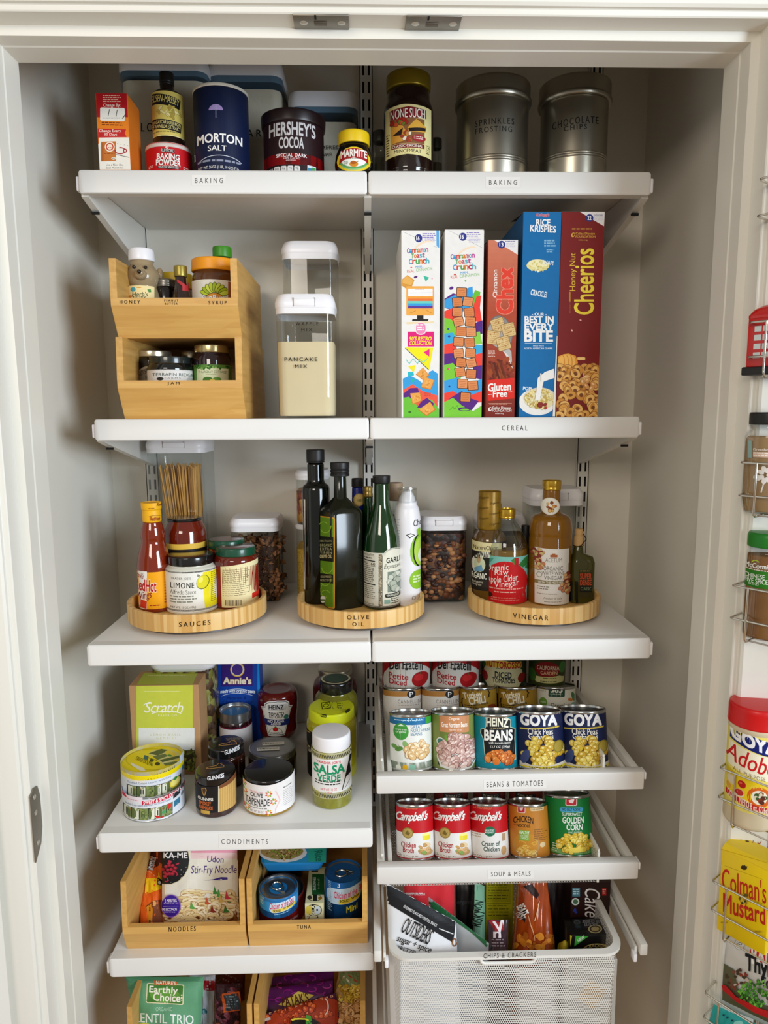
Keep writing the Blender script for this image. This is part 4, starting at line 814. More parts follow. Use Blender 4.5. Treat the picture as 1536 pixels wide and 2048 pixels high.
for p in ([(294, 1490), (350, 1560), (300, 1610), (228, 1552)], [(304, 1572), (398, 1606), (366, 1690), (276, 1670)], [(178, 1722), (268, 1714), (286, 1790), (202, 1824)], [(358, 1796), (408, 1868), (326, 1924), (250, 1868)]):
    A.poly(p, '#c87a2a'); cx_, cy_ = sum(q[0] for q in p)/4, sum(q[1] for q in p)/4; A.poly([(cx_+(x-cx_)*.9-2, cy_+(y-cy_)*.9-4) for x, y in p], '#eaa550'); A.blobs(cx_-28, cy_-26, cx_+28, cy_+26, 12, 8, 5, ['#d68a34', '#f2b868'], seed=int(cx_))
boxed(zF, 'cereal_box', 'white cereal box with a pink retro collection banner and cartoon screen', 'cereal box', 101, 442, 268, WB, .19, z=zz, Y=1.17, art=A, group='cereal boxes on the shelf')
A = Art(zF); A.rect(476, 258, 832, 1945, '#eceae6'); A.line([(520, 270), (822, 425)], 2, '#7a7870'); A.ell(648, 328, 34, 36, '#2c3488'); A.t('16', 628, 311, 656, 347, '#f4f2f4', .04); A.fine(682, 287, 808, 335, 3, '#7a6ac0'); A.fine(700, 335, 808, 385, 4, '#c0b8dc')
ctc(A, 538, 484, 1.14); A.ell(546, 785, 20, 14, '#5a2480', -25); A.ell(578, 664, 11, 8, '#e04a3a'); A.ell(672, 720, 8, 9, '#7ac04a')
y0 = 780
for pts, c in (([(482, 880), (560, 830), (640, 850), (640, 1010), (482, 960)], '#5a2480'), ([(482, 890), (600, 835), (700, 780), (735, 770), (740, 860), (700, 1000), (482, 960)], '#3a9ede'), ([(720, 880), (760, 800), (805, 820), (790, 900), (740, 960)], '#6cc03a'), ([(735, 960), (770, 860), (812, 850), (800, 960), (820, 1090), (740, 1080)], '#ee4434'), ([(482, 990), (560, 960), (640, 1060), (560, 1140), (482, 1050)], '#ee4434'),
               ([(482, 1050), (540, 1060), (600, 1120), (580, 1240), (482, 1200)], '#7cc83a'), ([(740, 1100), (824, 1070), (826, 1190), (740, 1220)], '#5a2480'), ([(482, 1190), (560, 1180), (600, 1260), (590, 1330), (482, 1300)], '#3aa8d8'), ([(740, 1180), (800, 1170), (826, 1280), (740, 1290)], '#8cd04a'), ([(482, 1290), (560, 1270), (600, 1330), (590, 1400), (482, 1400)], '#ee4434'), ([(740, 1290), (826, 1290), (826, 1400), (740, 1380)], '#3aa8d8'),
               ([(482, 1370), (600, 1360), (610, 1480), (482, 1490)], '#5a2480'), ([(740, 1380), (826, 1360), (826, 1480), (740, 1480)], '#ee4434'), ([(482, 1470), (560, 1450), (640, 1560), (600, 1660), (482, 1620)], '#7cc83a'), ([(740, 1480), (826, 1470), (826, 1600), (740, 1580)], '#5a2480'), ([(482, 1610), (600, 1580), (700, 1640), (826, 1590), (826, 1760), (482, 1760)], '#3a9ede'), ([(482, 1720), (560, 1700), (660, 1760), (826, 1700), (826, 1800), (482, 1830)], '#ee4434'),
               ([(482, 1810), (540, 1760), (640, 1700), (700, 1760), (790, 1790), (720, 1880), (482, 1900)], '#5a2480'), ([(482, 1800), (560, 1760), (640, 1830), (740, 1880), (826, 1830), (826, 1942), (482, 1942)], '#7cc83a')): A.poly(pts, c)
for x, y, r in ((514, 940, 10), (526, 1214, 12), (518, 1150, 9), (560, 1412, 12), (516, 1505, 10), (528, 1660, 10), (800, 1140, 12), (800, 1500, 8)): A.ell(x, y, r, r*.8, ['#27439a', '#ee3a7a', '#3aa8d8', '#8cd04a'][int(x+y) % 4])
for i, (x, y, a) in enumerate([(638, 822, 2), (600, 910, -4), (694, 905, 8), (600, 996, 3), (706, 1000, -6), (610, 1082, -14), (716, 1084, 5), (634, 1170, 3), (722, 1176, -3), (610, 1262, 4), (708, 1270, -5), (610, 1366, -8), (716, 1362, 4), (634, 1446, 6), (722, 1450, -12), (624, 1532, -10), (722, 1548, 4), (646, 1636, 2), (738, 1652, -4), (672, 1755, 3)]):
    A.rect(x-47, y-43, x+47, y+43, '#3a1a10', r=8, rot=a); A.rect(x-42, y-38, x+42, y+38, ['#dc8a52', '#d8824a', '#e09460'][i % 3], r=6, rot=a); A.line([(x-30, y-16), (x+26, y-20)], 4, '#c06a38'); A.line([(x-26, y+4), (x+30, y+1)], 4, '#c06a38'); A.line([(x-28, y+22), (x+20, y+20)], 4, '#c06a38')
A.line([(530, 1870), (560, 1840), (575, 1866), (598, 1828), (615, 1872)], 4, '#3a8a2a'); A.ell(664, 1862, 60, 18, '#4a2070'); A.ell(664, 1866, 40, 9, '#7cc83a')
boxed(zF, 'cereal_box', 'white cereal box with a tall stack of toast squares on swirling colours', 'cereal box', 482, 827, 262, WB, .19, z=zz, Y=1.17, art=A, open_top=.01, group='cereal boxes on the shelf')
A = Art(zG); A.rect(40, 370, 322, 1858, '#b4442c')
for i in range(16): k = i/15; A.rect(40, 370+i*40, 322, 412+i*40, tuple(a*(1-k)+b*k for a, b in zip(lin('#cf7a5e'), lin('#b04a30'))))
for i in range(16): k = i/15; A.rect(40, 1010+i*54, 322, 1066+i*54, tuple(a*(1-k)+b*k for a, b in zip(lin('#b04a30'), lin('#7a2418'))))
corner(A, [(118, 374), (322, 374), (322, 500)], '13', 0, 0, 180, 415); A.fine(210, 384, 300, 400, 1, '#8a8ab0'); A.fine(216, 402, 300, 440, 4, '#c4c2d0')
A.t('Cinnamon', 106, 626, 144, 856, '#f2e8e0', .03, rot=-90); A.t('Chex', 142, 612, 272, 990, '#e0402c', .08, rot=-90, ol=('#e88a74', .06)); A.ell(170, 1150, 100, 145, '#6f6a66', -12); A.ell(172, 1150, 92, 138, '#8e8882', -12)
A.ell(150, 1170, 84, 110, '#a8a29c', -20); A.poly([(170, 1290), (230, 1270), (262, 1310), (272, 1480), (262, 1470), (232, 1345)], '#b9b4ae'); A.poly([(190, 1300), (232, 1335), (275, 1450), (278, 1490), (220, 1350)], '#dcd8d2')
for cx_, cy_, a in ((150, 1088, -18), (238, 1128, -14), (108, 1192, 8), (196, 1240, -16)):
    A.rect(cx_-56, cy_-58, cx_+56, cy_+58, '#8a6236', rot=a, r=8); A.rect(cx_-52, cy_-54, cx_+52, cy_+54, '#d9bb80', rot=a, r=8)
    for i in range(6): A.rect(cx_-48, cy_-46+i*17, cx_+48, cy_-41+i*17, ['#b98a4e', '#c8a060'][i % 2], rot=a); 
    A.blobs(cx_-42, cy_-44, cx_+42, cy_+44, 16, 6, 4, ['#a8733a', '#e4cc98'], seed=int(cx_))
A.fine(70, 1298, 130, 1358, 5, '#e0c0b0'); A.blobs(70, 1370, 280, 1540, 50, 20, 12, ['#8a3418', '#a04a22', '#6a2412'], seed=6, oval=False)
for a, b, c in ((95, 130, '#7a3418'), (118, 158, '#5a2010'), (150, 190, '#8a4018'), (168, 215, '#6a2c14')): A.line([(a, 1400), (b, 1536)], 17, c)
A.poly([(60, 1548), (285, 1528), (286, 1700), (62, 1722)], '#da2a1c'); A.t('Gluten', 66, 1572, 256, 1636, '#f6f0ea', .05, sk=-12); A.t('Free', 108, 1634, 226, 1688, '#f6f0ea', .05, sk=-4); A.line([(68, 1668), (100, 1666)], 4, '#f6f0ea'); A.line([(234, 1648), (268, 1646)], 4, '#f6f0ea'); A.line([(70, 1742), (265, 1740)], 2, '#e0a890'); A.fine(78, 1744, 260, 1758, 1, '#e0a890'); A.t('Celiac Disease', 102, 1768, 256, 1788, '#efe4dc', .04); A.t('FOUNDATION', 102, 1792, 262, 1812, '#efe4dc', .02); A.t('celiac.org', 126, 1820, 196, 1834, '#efe4dc', .02); A.ell(84, 1790, 15, 18, '#efe4dc', 30); A.ell(88, 1788, 8, 11, '#7a2418', 30)
boxed(zG, 'cereal_box', 'narrow rust red cinnamon cereal box with a spoon of squares, shortest of the row', 'cereal box', 58, 304, 375, P('carton_rust', '#9a3c28', .5), .19, z=zz, Y=1.17, art=A, open_top=.012, group='cereal boxes on the shelf')
A = Art(zG); A.rect(310, 134, 696, 1860, '#0a6aa8'); A.t("Kellogg's", 470, 152, 578, 186, '#d04050', .04, sh=.2, ol=('#efe6ea', .04)); A.t('RICE', 470, 204, 586, 256, '#f4f2f0', .06); A.t('KRISPIES', 420, 256, 634, 310, '#f4f2f0', .06, rot=3)
A.fine(536, 375, 634, 440, 3, '#7fb0d0', gap=.6); A.fine(556, 455, 614, 488, 2, '#7fb0d0'); A.ell(484, 590, 96, 46, '#e6dc98'); A.ell(480, 572, 80, 34, '#f0e8b4'); A.blobs(400, 545, 570, 640, 40, 10, 6, ['#d8cc80', '#f4eec4', '#c8b868'], seed=2); A.t('SNAP!', 522, 548, 612, 582, '#e8f0f4', .05, rot=6)
A.t('CRACKLE!', 424, 800, 558, 846, '#e8f0f4', .05, rot=10); A.t('- OUR -', 434, 984, 556, 1008, '#f4f2f0', .04); A.t('BEST IN', 374, 1014, 614, 1068, '#f4f2f0', .07); A.t('EVERY', 374, 1074, 614, 1128, '#f4f2f0', .07); A.t('BITE', 374, 1136, 606, 1222, '#f4f2f0', .08); A.line([(374, 1238), (600, 1240)], 3, '#d0e0ea'); A.t('MADE WITH', 444, 1255, 532, 1267, '#d0e0ea', .03); A.t('NORTH AMERICAN GRAINS', 370, 1276, 606, 1290, '#e8f0f4', .03)
A.t('POP!', 360, 1604, 432, 1632, '#e8f0f4', .05, rot=6); A.ell(480, 1730, 158, 112, '#efece6'); A.ell(500, 1700, 140, 92, '#d8d4cc'); A.ell(500, 1705, 132, 84, '#e8dca8'); A.blobs(380, 1620, 615, 1780, 90, 15, 9, ['#e0cc80', '#f2e6b8', '#c8a850', '#efe0a0'], '#a88a40', seed=9); A.blobs(480, 1740, 560, 1790, 8, 16, 12, ['#b03a2a', '#8a2a1e'], seed=4); A.poly([(482, 1530), (540, 1480), (616, 1452), (618, 1530), (530, 1560), (512, 1640), (500, 1720), (458, 1715), (470, 1640)], '#f2f0ec'); A.rect(500, 1490, 512, 1560, '#d4d2ce')
A.poly([(640, 1180), (646, 1180), (626, 1850), (606, 1850)], '#ece8e0')
boxed(zG, 'cereal_box', 'tall bright blue puffed rice cereal box with white slogan', 'cereal box', 343, 657, 140, P('carton_blue', '#0c5a90', .5), .19, z=zz, Y=1.17, art=A, open_top=.016, group='cereal boxes on the shelf')
A = Art(zG); A.rect(625, 132, 1050, 1850, '#7a1a16'); corner(A, [(834, 136), (1045, 136), (1036, 262)], '22', 0, 0, 916, 192); A.fine(952, 158, 1036, 178, 2, '#6a6aa0'); A.fine(952, 180, 1036, 225, 4, '#c4c2d0')
A.fine(768, 278, 970, 302, 1, '#c08a30'); A.t('Celiac Disease', 800, 312, 960, 332, '#d8a83a', .03); A.t('FOUNDATION', 800, 338, 966, 358, '#d8a83a', .02); A.t('celiac.org', 822, 370, 898, 384, '#d8b05a', .02); A.ell(778, 334, 15, 20, '#d8a83a', 30); A.ell(782, 332, 8, 12, '#7a1a16', 30)
A.t('Honey Nut', 750, 485, 812, 802, '#e2b93a', .02, rot=-90); A.t('Cheerios', 788, 450, 950, 998, '#f2d83c', .035, rot=-90); A.fine(744, 810, 760, 990, 1, '#c08a30'); A.t('NATURALLY FLAVORED', 746, 810, 758, 990, '#b06a2a', .01, rot=-90)
A.ell(840, 1046, 9, 6, '#f0c0a8', 20); A.ell(768, 1132, 9, 6, '#f0c0a8', 60); A.poly([(650, 1350), (700, 1330), (740, 1325), (800, 1345), (818, 1400), (790, 1470), (740, 1490), (650, 1500)], '#eaa23a'); A.ell(730, 1395, 76, 62, '#f2b85a', 10)
for i in range(4): A.arc(690+i*32, 1400, 16, 58, -90, 90, 7, '#d8882a')
A.rect(812, 1355, 880, 1380, '#f4ca7a', r=10); A.rings(650, 1450, 990, 1860, 64, 44, ['#d89a44', '#e2aa58', '#cc8a36', '#eab868'], '#7a4416', '#8a5220', seed=5); A.blobs(780, 1500, 960, 1660, 8, 30, 18, ['#e8b878', '#d89a58'], '#9a6228', '#f2d0a0', seed=2)
A.poly([(982, 134), (1050, 134), (1050, 300), (1040, 300)], '#7a1a16') if 0 else None
boxed(zG, 'cereal_box', 'tall maroon honey nut cereal box with yellow sideways lettering and oat rings', 'cereal box', 658, 1013, 138, P('carton_maroon', '#6a1815', .5), .19, z=zz, Y=1.17, art=A, open_top=.014, group='cereal boxes on the shelf')
# ================================================================ THIRD SHELF
zH, zI, zJ = (160, 870, 3.491), (560, 870, 4.359), (820, 870, 3.072)
zz = ZS[2]; STV = staves('bamboo_staves', '#e3bd7e', '#d6a963', '#c8954e', 64)
def turntable(Z, lab, xl, xr, yside, yft, yfb, A):
    """yside: row of the widest point of the rim top, yft / yfb: rim top and bottom in front"""
    X = lambda v: Z[0]+v/Z[2]; Yp = lambda v: Z[1]+v/Z[2]; xm = (X(xl)+X(xr))/2; R = .115
    for _ in range(10):
        f = on_z(xm, Yp(yfb), zz+.008); C = f+dirxy(f)*R; w = proj(Vector((C.x, C.y, zz+.03)))[2]; R = (X(xr)-X(xl))/2*w/F*math.sqrt(1-(R/w)**2)
    top = on_y(xm, Yp(yft), f.y).z-zz; o = Vector((C.x, C.y, zz)); r = root('turntable', lab, 'turntable', o, 'bamboo turntables')
    link('rim', lathe_me('rim', rprof([(R-.007, .012), (R, .008), (R, top), (R-.0075, top), (R-.0075, .014)], .002), 96), STV, r, 40)
    link('deck', lathe_me('deck', [(0, .015), (R-.007, .015), (R-.007, .009), (0, .009)], 72), BAM, r, 40)
    link('base', lathe_me('base', [(0, .009), (R*.82, .009), (R*.84, .0), (0, .0)], 72), P('base_dark', '#4b4038', .4), r, 40)
    A.build(Cyl(o, lambda z: R, 3), r, h0=.0003); return o, R, zz+.0152
def oncyl(A): return A
S1, SR1, zt = turntable(zH, 'bamboo turntable marked SAUCES holding the pasta sauces', 365, 1308, 1150, 1252, 1380, Art(zH).t('SAUCES', 703, 1300, 896, 1332, '#1d1208', .03, sp=1.5, sk=-3))
S2, SR2, _t = turntable(zI, 'bamboo turntable marked OLIVE OIL holding the tall dark bottles', 155, 1262, 1390, 1545, 1695, Art(zI).t('OLIVE', 594, 1572, 768, 1608, '#2a1408', .03, sp=1.5, sk=-3).t('OIL', 636, 1632, 726, 1666, '#2a1408', .03, sp=1.5))
S3, SR3, _t = turntable(zJ, 'bamboo turntable marked VINEGAR holding the amber bottles', 350, 1150, 960, 1065, 1168, Art(zJ).t('VINEGAR', 648, 1105, 842, 1136, '#1d1208', .03, sp=1.5, sk=3))
# back row containers
SPAG = P('spaghetti', '#cf9c52', .5, var=.15, vs=60)
r, C, W, H = canister(zH, 'tall container of spaghetti with white lid behind the red sauce bottle', 440, 858, 12, 95, None, .11, None, z=zz, Y=1.32, latch=1, group='storage containers on the third shelf')
m = MB(); R_ = random.Random(4); hh = on_y(350, 932, 1.35).z-zz
for i in range(150):
    x, y = R_.uniform(-.036, .036), R_.uniform(-.036, .036); tx = x*.55-.012+R_.uniform(-.006, .006)
    tx = x*.9+R_.uniform(-.004, .004); bx_ = max(-.036, min(.036, x*.5+.012+R_.uniform(-.008, .008))); m.tube([(bx_, y*.8, .006), (tx*1.05-.002, y, hh+R_.uniform(-.006, .003))], .0011, 5)
m.build('spaghetti', SPAG, r, 40)['kind'] = 'stuff'
ROT = P('rotini', '#8a5a34', .6, var=.2, vs=80)
def heap(r, W, D, h, make, mat, name, n, seed, zfrac=.0):
    """loose pieces packed against the walls of a container"""
    m = MB(); R = random.Random(seed)
    for i in range(n):
        f = R.random(); x = R.uniform(-W/2, W/2); y = -D/2 if f < .62 else R.uniform(-D/2, D/2)
        if .62 <= f < .8: x = W/2*R.choice((-1, 1))
        z = R.uniform(.008, h) if f < .8 else h+R.uniform(-.004, .003)
        make(m, (x, y, z), R)
    o = m.build(name, mat, r, 50); o['kind'] = 'stuff'; return o
def twist(m, p, R):
    d = Vector((R.uniform(-1, 1), R.uniform(-.2, .2), R.uniform(-1, 1))).normalized(); a = d.orthogonal().normalized(); b = d.cross(a); p = Vector(p); ph = R.uniform(0, 6)
    vs = []; N = 10
    for i in range(N+1):
        t = i/N; an = ph+t*8; q = p+d*(t-.5)*.03; e = (a*math.cos(an)+b*math.sin(an))*.0052; vs += [q-e, q+e]
    o = len(m.v); m.v += [tuple(v) for v in vs]; m.f += [(o+2*i, o+2*i+1, o+2*i+3, o+2*i+2) for i in range(N)]
r, C, W, H = canister(zH, 'clear container of brown rotini pasta behind the green-lidded jars', 1030, 1383, 540, 650, 790, .10, P('rotini_mass', '#3d2413', .9), yb=None, z=zz, Y=1.305, group='storage containers on the third shelf')
heap(r, W*.86, .088, .108, twist, ROT, 'rotini', 170, 3)
r, C, W, H = canister(zI, 'clear container of yellow couscous, lower of the pair behind the darkest bottle', 124, 420, 725, 812, 1000, .10, chunky('couscous', ['#d9ac3c', '#caa032', '#e4bc56'], 500, .7, .5), z=zz, Y=1.335, group='storage containers on the third shelf')
zc2 = zz+H
canister(zI, 'clear container of dried fruit, upper of the pair behind the darkest bottle', 122, 420, 282, 368, 500, .10, chunky('dried_fruit', ['#9a3a22', '#c8862c', '#7a2c1c', '#d6a04a'], 90), z=zc2, Y=1.335, group='storage containers on the third shelf')
NUTS = chunky('nut_mix', ['#2a1710', '#6d4426', '#3a2016', '#9a6a3c', '#1c120d', '#7c4a28', '#4a1f1a'], 95, .45)
r, C, W, H = canister(zJ, 'clear container of mixed nuts and raisins beside the white spray can', 60, 362, 462, 562, 610, .10, NUTS, yb=None, z=zz, Y=1.285, latch=1, group='storage containers on the third shelf', art=Art(zJ).t('TRAIL', 170, 742, 250, 760, '#1a1512', .02, sp=1.3).t('MIX', 190, 768, 235, 784, '#1a1512', .02, sp=1.3))
def nut(m, p, R): m.ball(p, (R.uniform(.004, .008), .0035, R.uniform(.003, .006)), 8, 6)
for k, c in enumerate(('#a8764a', '#6f3f22', '#33190f')): heap(r, W*.84, .0925, .115, nut, P('nut_%d' % k, c, .45, var=.15), 'nuts', 55, 20+k)
canister(zJ, 'empty looking clear container with white lid behind the white wine vinegar', 748, 1085, 305, 405, 760, .10, P('sugar_grey', '#b9ab98', .9), z=zz, Y=1.33, latch=1, group='storage containers on the third shelf')
canister(zJ, 'clear container with white lid behind the apple cider vinegar', 420, 725, 458, 560, 620, .09, P('grain_tan', '#a08a6a', .9, var=.1), z=zz, Y=1.335, group='storage containers on the third shelf')
# ---- sauces
def on(S, x, y): return zt
A = Art(zH); A.band(958, 1215, '#f3a712'); A.rect(395, 952, 470, 1216, '#efece8'); A.poly([(400, 952), (470, 955), (466, 1210), (430, 1205), (400, 1170)], '#efeae4')
for i in range(13): A.poly([(500, 1100), (500+170*math.cos(i*.5), 1100+170*math.sin(i*.5)), (500+170*math.cos(i*.5+.2), 1100+170*math.sin(i*.5+.2))], '#f8c02a') if 0 else None
A.rect(600, 952, 640, 1216, '#e08a10'); A.poly([(430, 1150), (470, 1160), (468, 1214), (428, 1206)], '#d23a20'); A.t('RedHot', 396, 1012, 530, 1090, '#b8231c', .06, sk=8, ol=('#f6efe4', .08)); A.t('Wings', 400, 1094, 502, 1160, '#8a1f1a', .02, sh=.3, rot=-14); A.t("Frank's", 396, 962, 450, 1000, '#9a2a1c', .02, rot=14); A.fine(488, 1186, 562, 1202, 1, '#a8381a'); A.fine(584, 990, 604, 1190, 10, '#a85a10')
r, o, R, H = turned(zH, 'hot_sauce_bottle', 'tall red wing sauce bottle with yellow wrapped neck', 'bottle', 400, 632, 462, [
    ('glass', P('hotsauce', '#7c2408', .06, coat=.7), [(0, 0), (1, 0), (1, 925), (.93, 870), (.74, 790), (.66, 760), (.70, 730), (.70, 700), (.62, 655), (.56, 632), (.55, 622), (0, 622)]),
    ('neck_wrap', P('wrap_yellow', '#f2b412', .45), [(0, 624), (.55, 624), (.545, 560), (.53, 535), (.58, 530), (.60, 480), (.57, .992), (.5, 1), (0, 1)])], yb=1243, z=zt, rt=.57, art=A, cyl=1.0, rnd=.004)
A = Art(zH); A.t('RedHot', 535, 478, 596, 500, '#7a2a10', .03, sh=.2); A.t('RedHot', 492, 572, 556, 600, '#a02a14', .04, rot=4); A.arc(520, 575, 40, 12, 200, 340, 3, '#a06a10'); A.fine(480, 510, 520, 524, 1, '#a06a10')
A.build(Cyl(o, lambda z: R*.60), r, name='neck_lettering', h0=.0004)
RSA = P('tomato_sauce', '#661a08', .08, coat=.6, var=.2, vs=60); BLID = P('lid_black', '#101011', .2, coat=.5)
A = Art(zH); A.band(762, 800, '#e9bd4a'); A.band(800, 1240, '#1a1413')
r, o, R, H = turned(zH, 'tomato_sauce_jar', 'red tomato sauce jar with black lid and yellow stripe behind the white jar', 'jar', 596, 886, 557, [
    ('glass', RSA, [(0, 0), (1, 0), (1, 700), (.93, 660), (.80, 625), (.78, 612), (0, 612)]), ('lid', BLID, [(0, 618), (.80, 618), (.81, 600), (.80, .988), (.75, 1), (0, 1)])], z=zt, Y=S1.y+.062, rt=.8, art=A, cyl=1.0, rnd=.003)
A = Art(zH); A.t('Newman', 618, 590, 690, 612, '#c8b070', .02, sh=.3); A.t('Prego', 715, 590, 760, 612, '#c8b070', .02, sh=.3)
CREAM = P('alfredo', '#d8d6c6', .15, coat=.5)
A = Art(zH); A.band(955, 1238, '#eeece2'); A.band(955, 965, '#20262a'); A.band(1218, 1232, '#20262a'); A.poly([(850, 968), (975, 968), (975, 1216), (866, 1220), (856, 1100)], '#f0e21e'); A.t("TRADER JOE'S", 642, 994, 772, 1014, '#3a3a30', .02, sp=1.2); A.t('LIMONE', 640, 1030, 794, 1070, '#20221c', .03, sp=1.15); A.t('Alfredo Sauce', 638, 1080, 806, 1112, '#55564a', .01)
A.ell(770, 1050, 60, 80, '#f4f0b8') if 0 else None; A.ell(852, 1036, 44, 50, '#6a7020', 20); A.ell(850, 1034, 40, 46, '#e2d824', 20); A.ell(838, 1018, 14, 20, '#f2ec6a', 20); A.poly([(815, 975), (835, 985), (825, 1000), (812, 990)], '#8a8a70'); A.fine(636, 1122, 812, 1180, 3, '#8a8b7c', sk=-4); A.t('NET WT. 15 OZ. (425g)', 642, 1196, 806, 1214, '#3a3a30', .02, sk=-3); A.fine(905, 975, 945, 1190, 16, '#a09a20')
turned(zH, 'alfredo_sauce_jar', 'short white lemon alfredo jar with black lid and yellow label edge', 'jar', 603, 957, 797, [
    ('glass', CREAM, [(0, 0), (.97, 0), (1, .02), (1, .73), (.97, .785), (.86, .82), (.85, .85), (0, .85)]), ('lid', BLID, [(0, .835), (.87, .835), (.88, .86), (.87, .985), (.83, 1), (0, 1)])], yb=1256, z=zt, rt=.88, art=A, cyl=1.0, rnd=.003)
GLID = P('lid_darkgreen', '#134a33', .3, coat=.3); DTOP = P('lid_top_maroon', '#5d2a24', .25, coat=.5)
A = Art(zH); A.band(925, 1205, '#8c1d10'); A.poly([(985, 922), (1260, 885), (1260, 1190), (995, 1208)], '#ede0ae'); A.fine(1000, 938, 1190, 1130, 14, '#8a7a58', sk=-10, gap=.3)
A.t('E', 1218, 1030, 1232, 1072, '#b8281e', .03); A.rect(1196, 1116, 1245, 1152, '#cf2a1c', sk=-6)
for i in range(14): A.rect(1018+i*8, 1152, 1018+i*8+(3 if i % 3 else 5), 1192, '#5a4a3a')
GJ = [('glass', RSA, [(0, 0), (.98, 0), (1, .03), (1, .80), (.95, .84), (.88, .87), (0, .87)]), ('lid', GLID, [(0, .865), (.90, .865), (.915, .88), (.90, .985), (.86, 1), (0, 1)]), ('lid_disc', DTOP, [(0, 1.003), (.72, 1.003), (.76, .999), (0, .999)])]
turned(zH, 'pasta_sauce_jar', 'front pasta sauce jar with dark green lid and cream ingredients label', 'jar', 943, 1243, 748, GJ, yb=1224, z=zt, rt=.91, art=A, cyl=1.0, group='green-lidded sauce jars', rnd=.003)
turned(zH, 'pasta_sauce_jar', 'dark green lidded sauce jar half hidden behind the cream-labelled one', 'jar', 893, 1166, 702, GJ, z=zt, Y=S1.y+.06, rt=.91, group='green-lidded sauce jars', rnd=.003)
# ---- oils
DG = P('oil_glass_black', '#090c08', .1, coat=.2); DOL = P('oil_glass_olive', '#12150a', .14, coat=.15); GRN = P('green_glass', '#08300c', .05, coat=.8, trans=.0); BCAP = P('cap_black', '#121212', .45)
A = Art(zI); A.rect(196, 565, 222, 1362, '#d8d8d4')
turned(zI, 'oil_bottle', 'tallest near-black oil bottle with tall black cap', 'bottle', 200, 440, 122, [('glass', DG, [(0, 0), (.95, 0), (1, .02), (1, 490), (.95, 455), (.66, 430), (.6, 400), (.6, 250), (0, 250)]), ('cap', BCAP, [(0, 250), (.65, 248), (.66, 240), (.62, 236), (.65, 230), (.65, 135), (.6, 1), (0, 1)])], yb=1482, z=zt, rt=.65, art=A, cyl=1.0, rnd=.004)
# square bottle seen on its corner
o, R, H = place(zI, 325, 735, 237, 1540, zt, rt=.4)
r = root('olive_oil_bottle', 'square dark green olive oil bottle with narrow lime label, seen on its corner', 'bottle', o)
zc = lambda row: on_y(proj(o)[0], 870+row/4.359, o.y-R*.8).z-o.z
S = R*2/1.36; d = dirxy(o); ang = math.radians(29)
def sq(k, c): return [(x*math.cos(ang)-y*math.sin(ang), x*math.sin(ang)+y*math.cos(ang)) for x, y in rr(S*k, S*k, c, 6)]
secs = [(sq(.95, .008), 0), (sq(1, .009), .006), (sq(1, .009), zc(700)), (sq(.94, .012), zc(665)), (sq(.8, .02), zc(630)), (sq(.55, .016), zc(590)), (sq(.37, .0135), zc(560)), (sq(.35, .0133), zc(360))]
ob = link('glass', loft_me('g', secs), DOL, r, 50)
link('cap', lathe_me('cap', rprof([(0, zc(372)), (R*.40, zc(372)), (R*.40, zc(352)), (R*.37, zc(345)), (R*.40, zc(335)), (R*.40, zc(320)), (R*.37, zc(315)), (R*.40, zc(305)), (R*.40, zc(250)), (R*.36, H), (0, H)], .0008), 40), BCAP, r, 40)
A = Art(zI); A.rect(328, 710, 479, 1505, '#c9922a', r=12, sk=18); A.rect(338, 720, 468, 1495, '#5f8a1c', r=8, sk=16)
for x0, y0_, x1, y1_ in ((345, 880, 420, 760), (360, 840, 440, 740), (400, 1110, 350, 1200), (380, 1100, 450, 1190), (360, 1300, 440, 1200), (440, 1300, 370, 1400), (350, 1380, 450, 1450)): A.arc((x0+x1)/2, (y0_+y1_)/2, 48, 62, x0 % 180, x0 % 180+150, 5, '#9cc43a')
A.rect(338, 884, 470, 1100, '#15180c', sk=14); A.t('100% ITALIAN', 352, 915, 452, 932, '#a8aa7a', .01); A.t('ORGANIC', 352, 948, 454, 972, '#b8ba8a', .01, sp=1.2); A.t('EXTRA', 354, 982, 454, 1004, '#c8c49a', .01, sp=1.3); A.t('VIRGIN', 354, 1014, 454, 1036, '#c8c49a', .01, sp=1.3); A.t('OLIVE OIL', 352, 1044, 456, 1072, '#d8cc9a', .04)
A.rect(350, 1210, 466, 1290, '#15180c', sk=12); A.t('COLD PRESSED', 358, 1226, 452, 1244, '#b8b48a', .03); A.t('PRODUCT OF ITALY', 356, 1256, 460, 1276, '#b8b48a', .02); A.ell(378, 1432, 24, 30, '#e4e6da'); A.rect(356, 1430, 400, 1446, '#4a6a1c')
A.build(Hit(o, ob, zI[0]+320/4.359, zI[0]+490/4.359, zI[1]+700/4.359, zI[1]+1520/4.359, 8), r, h0=.0004)
A = Art(zI); A.ell(690, 566, 50, 56, '#c8a85a'); A.ell(690, 566, 42, 46, '#d9bc74'); A.t('1883', 672, 558, 720, 580, '#4a3a1a', .02)
turned(zI, 'oil_bottle', 'oil bottle with royal blue neck foil and round gold seal', 'bottle', 590, 770, 372, [('glass', DG, [(0, 0), (1, 0), (1, 900), (.9, 800), (.62, 690), (.56, 640), (0, 640)]), ('neck_foil', P('foil_blue', '#14207c', .35), [(0, 668), (.6, 668), (.56, 600), (.53, 460), (0, 460)]), ('cap', BCAP, [(0, 462), (.55, 462), (.57, 455), (.57, 400), (.55, 1), (0, 1)])], z=zt, Y=S2.y+.055, rt=.67, art=A, cyl=.59, rnd=.003)
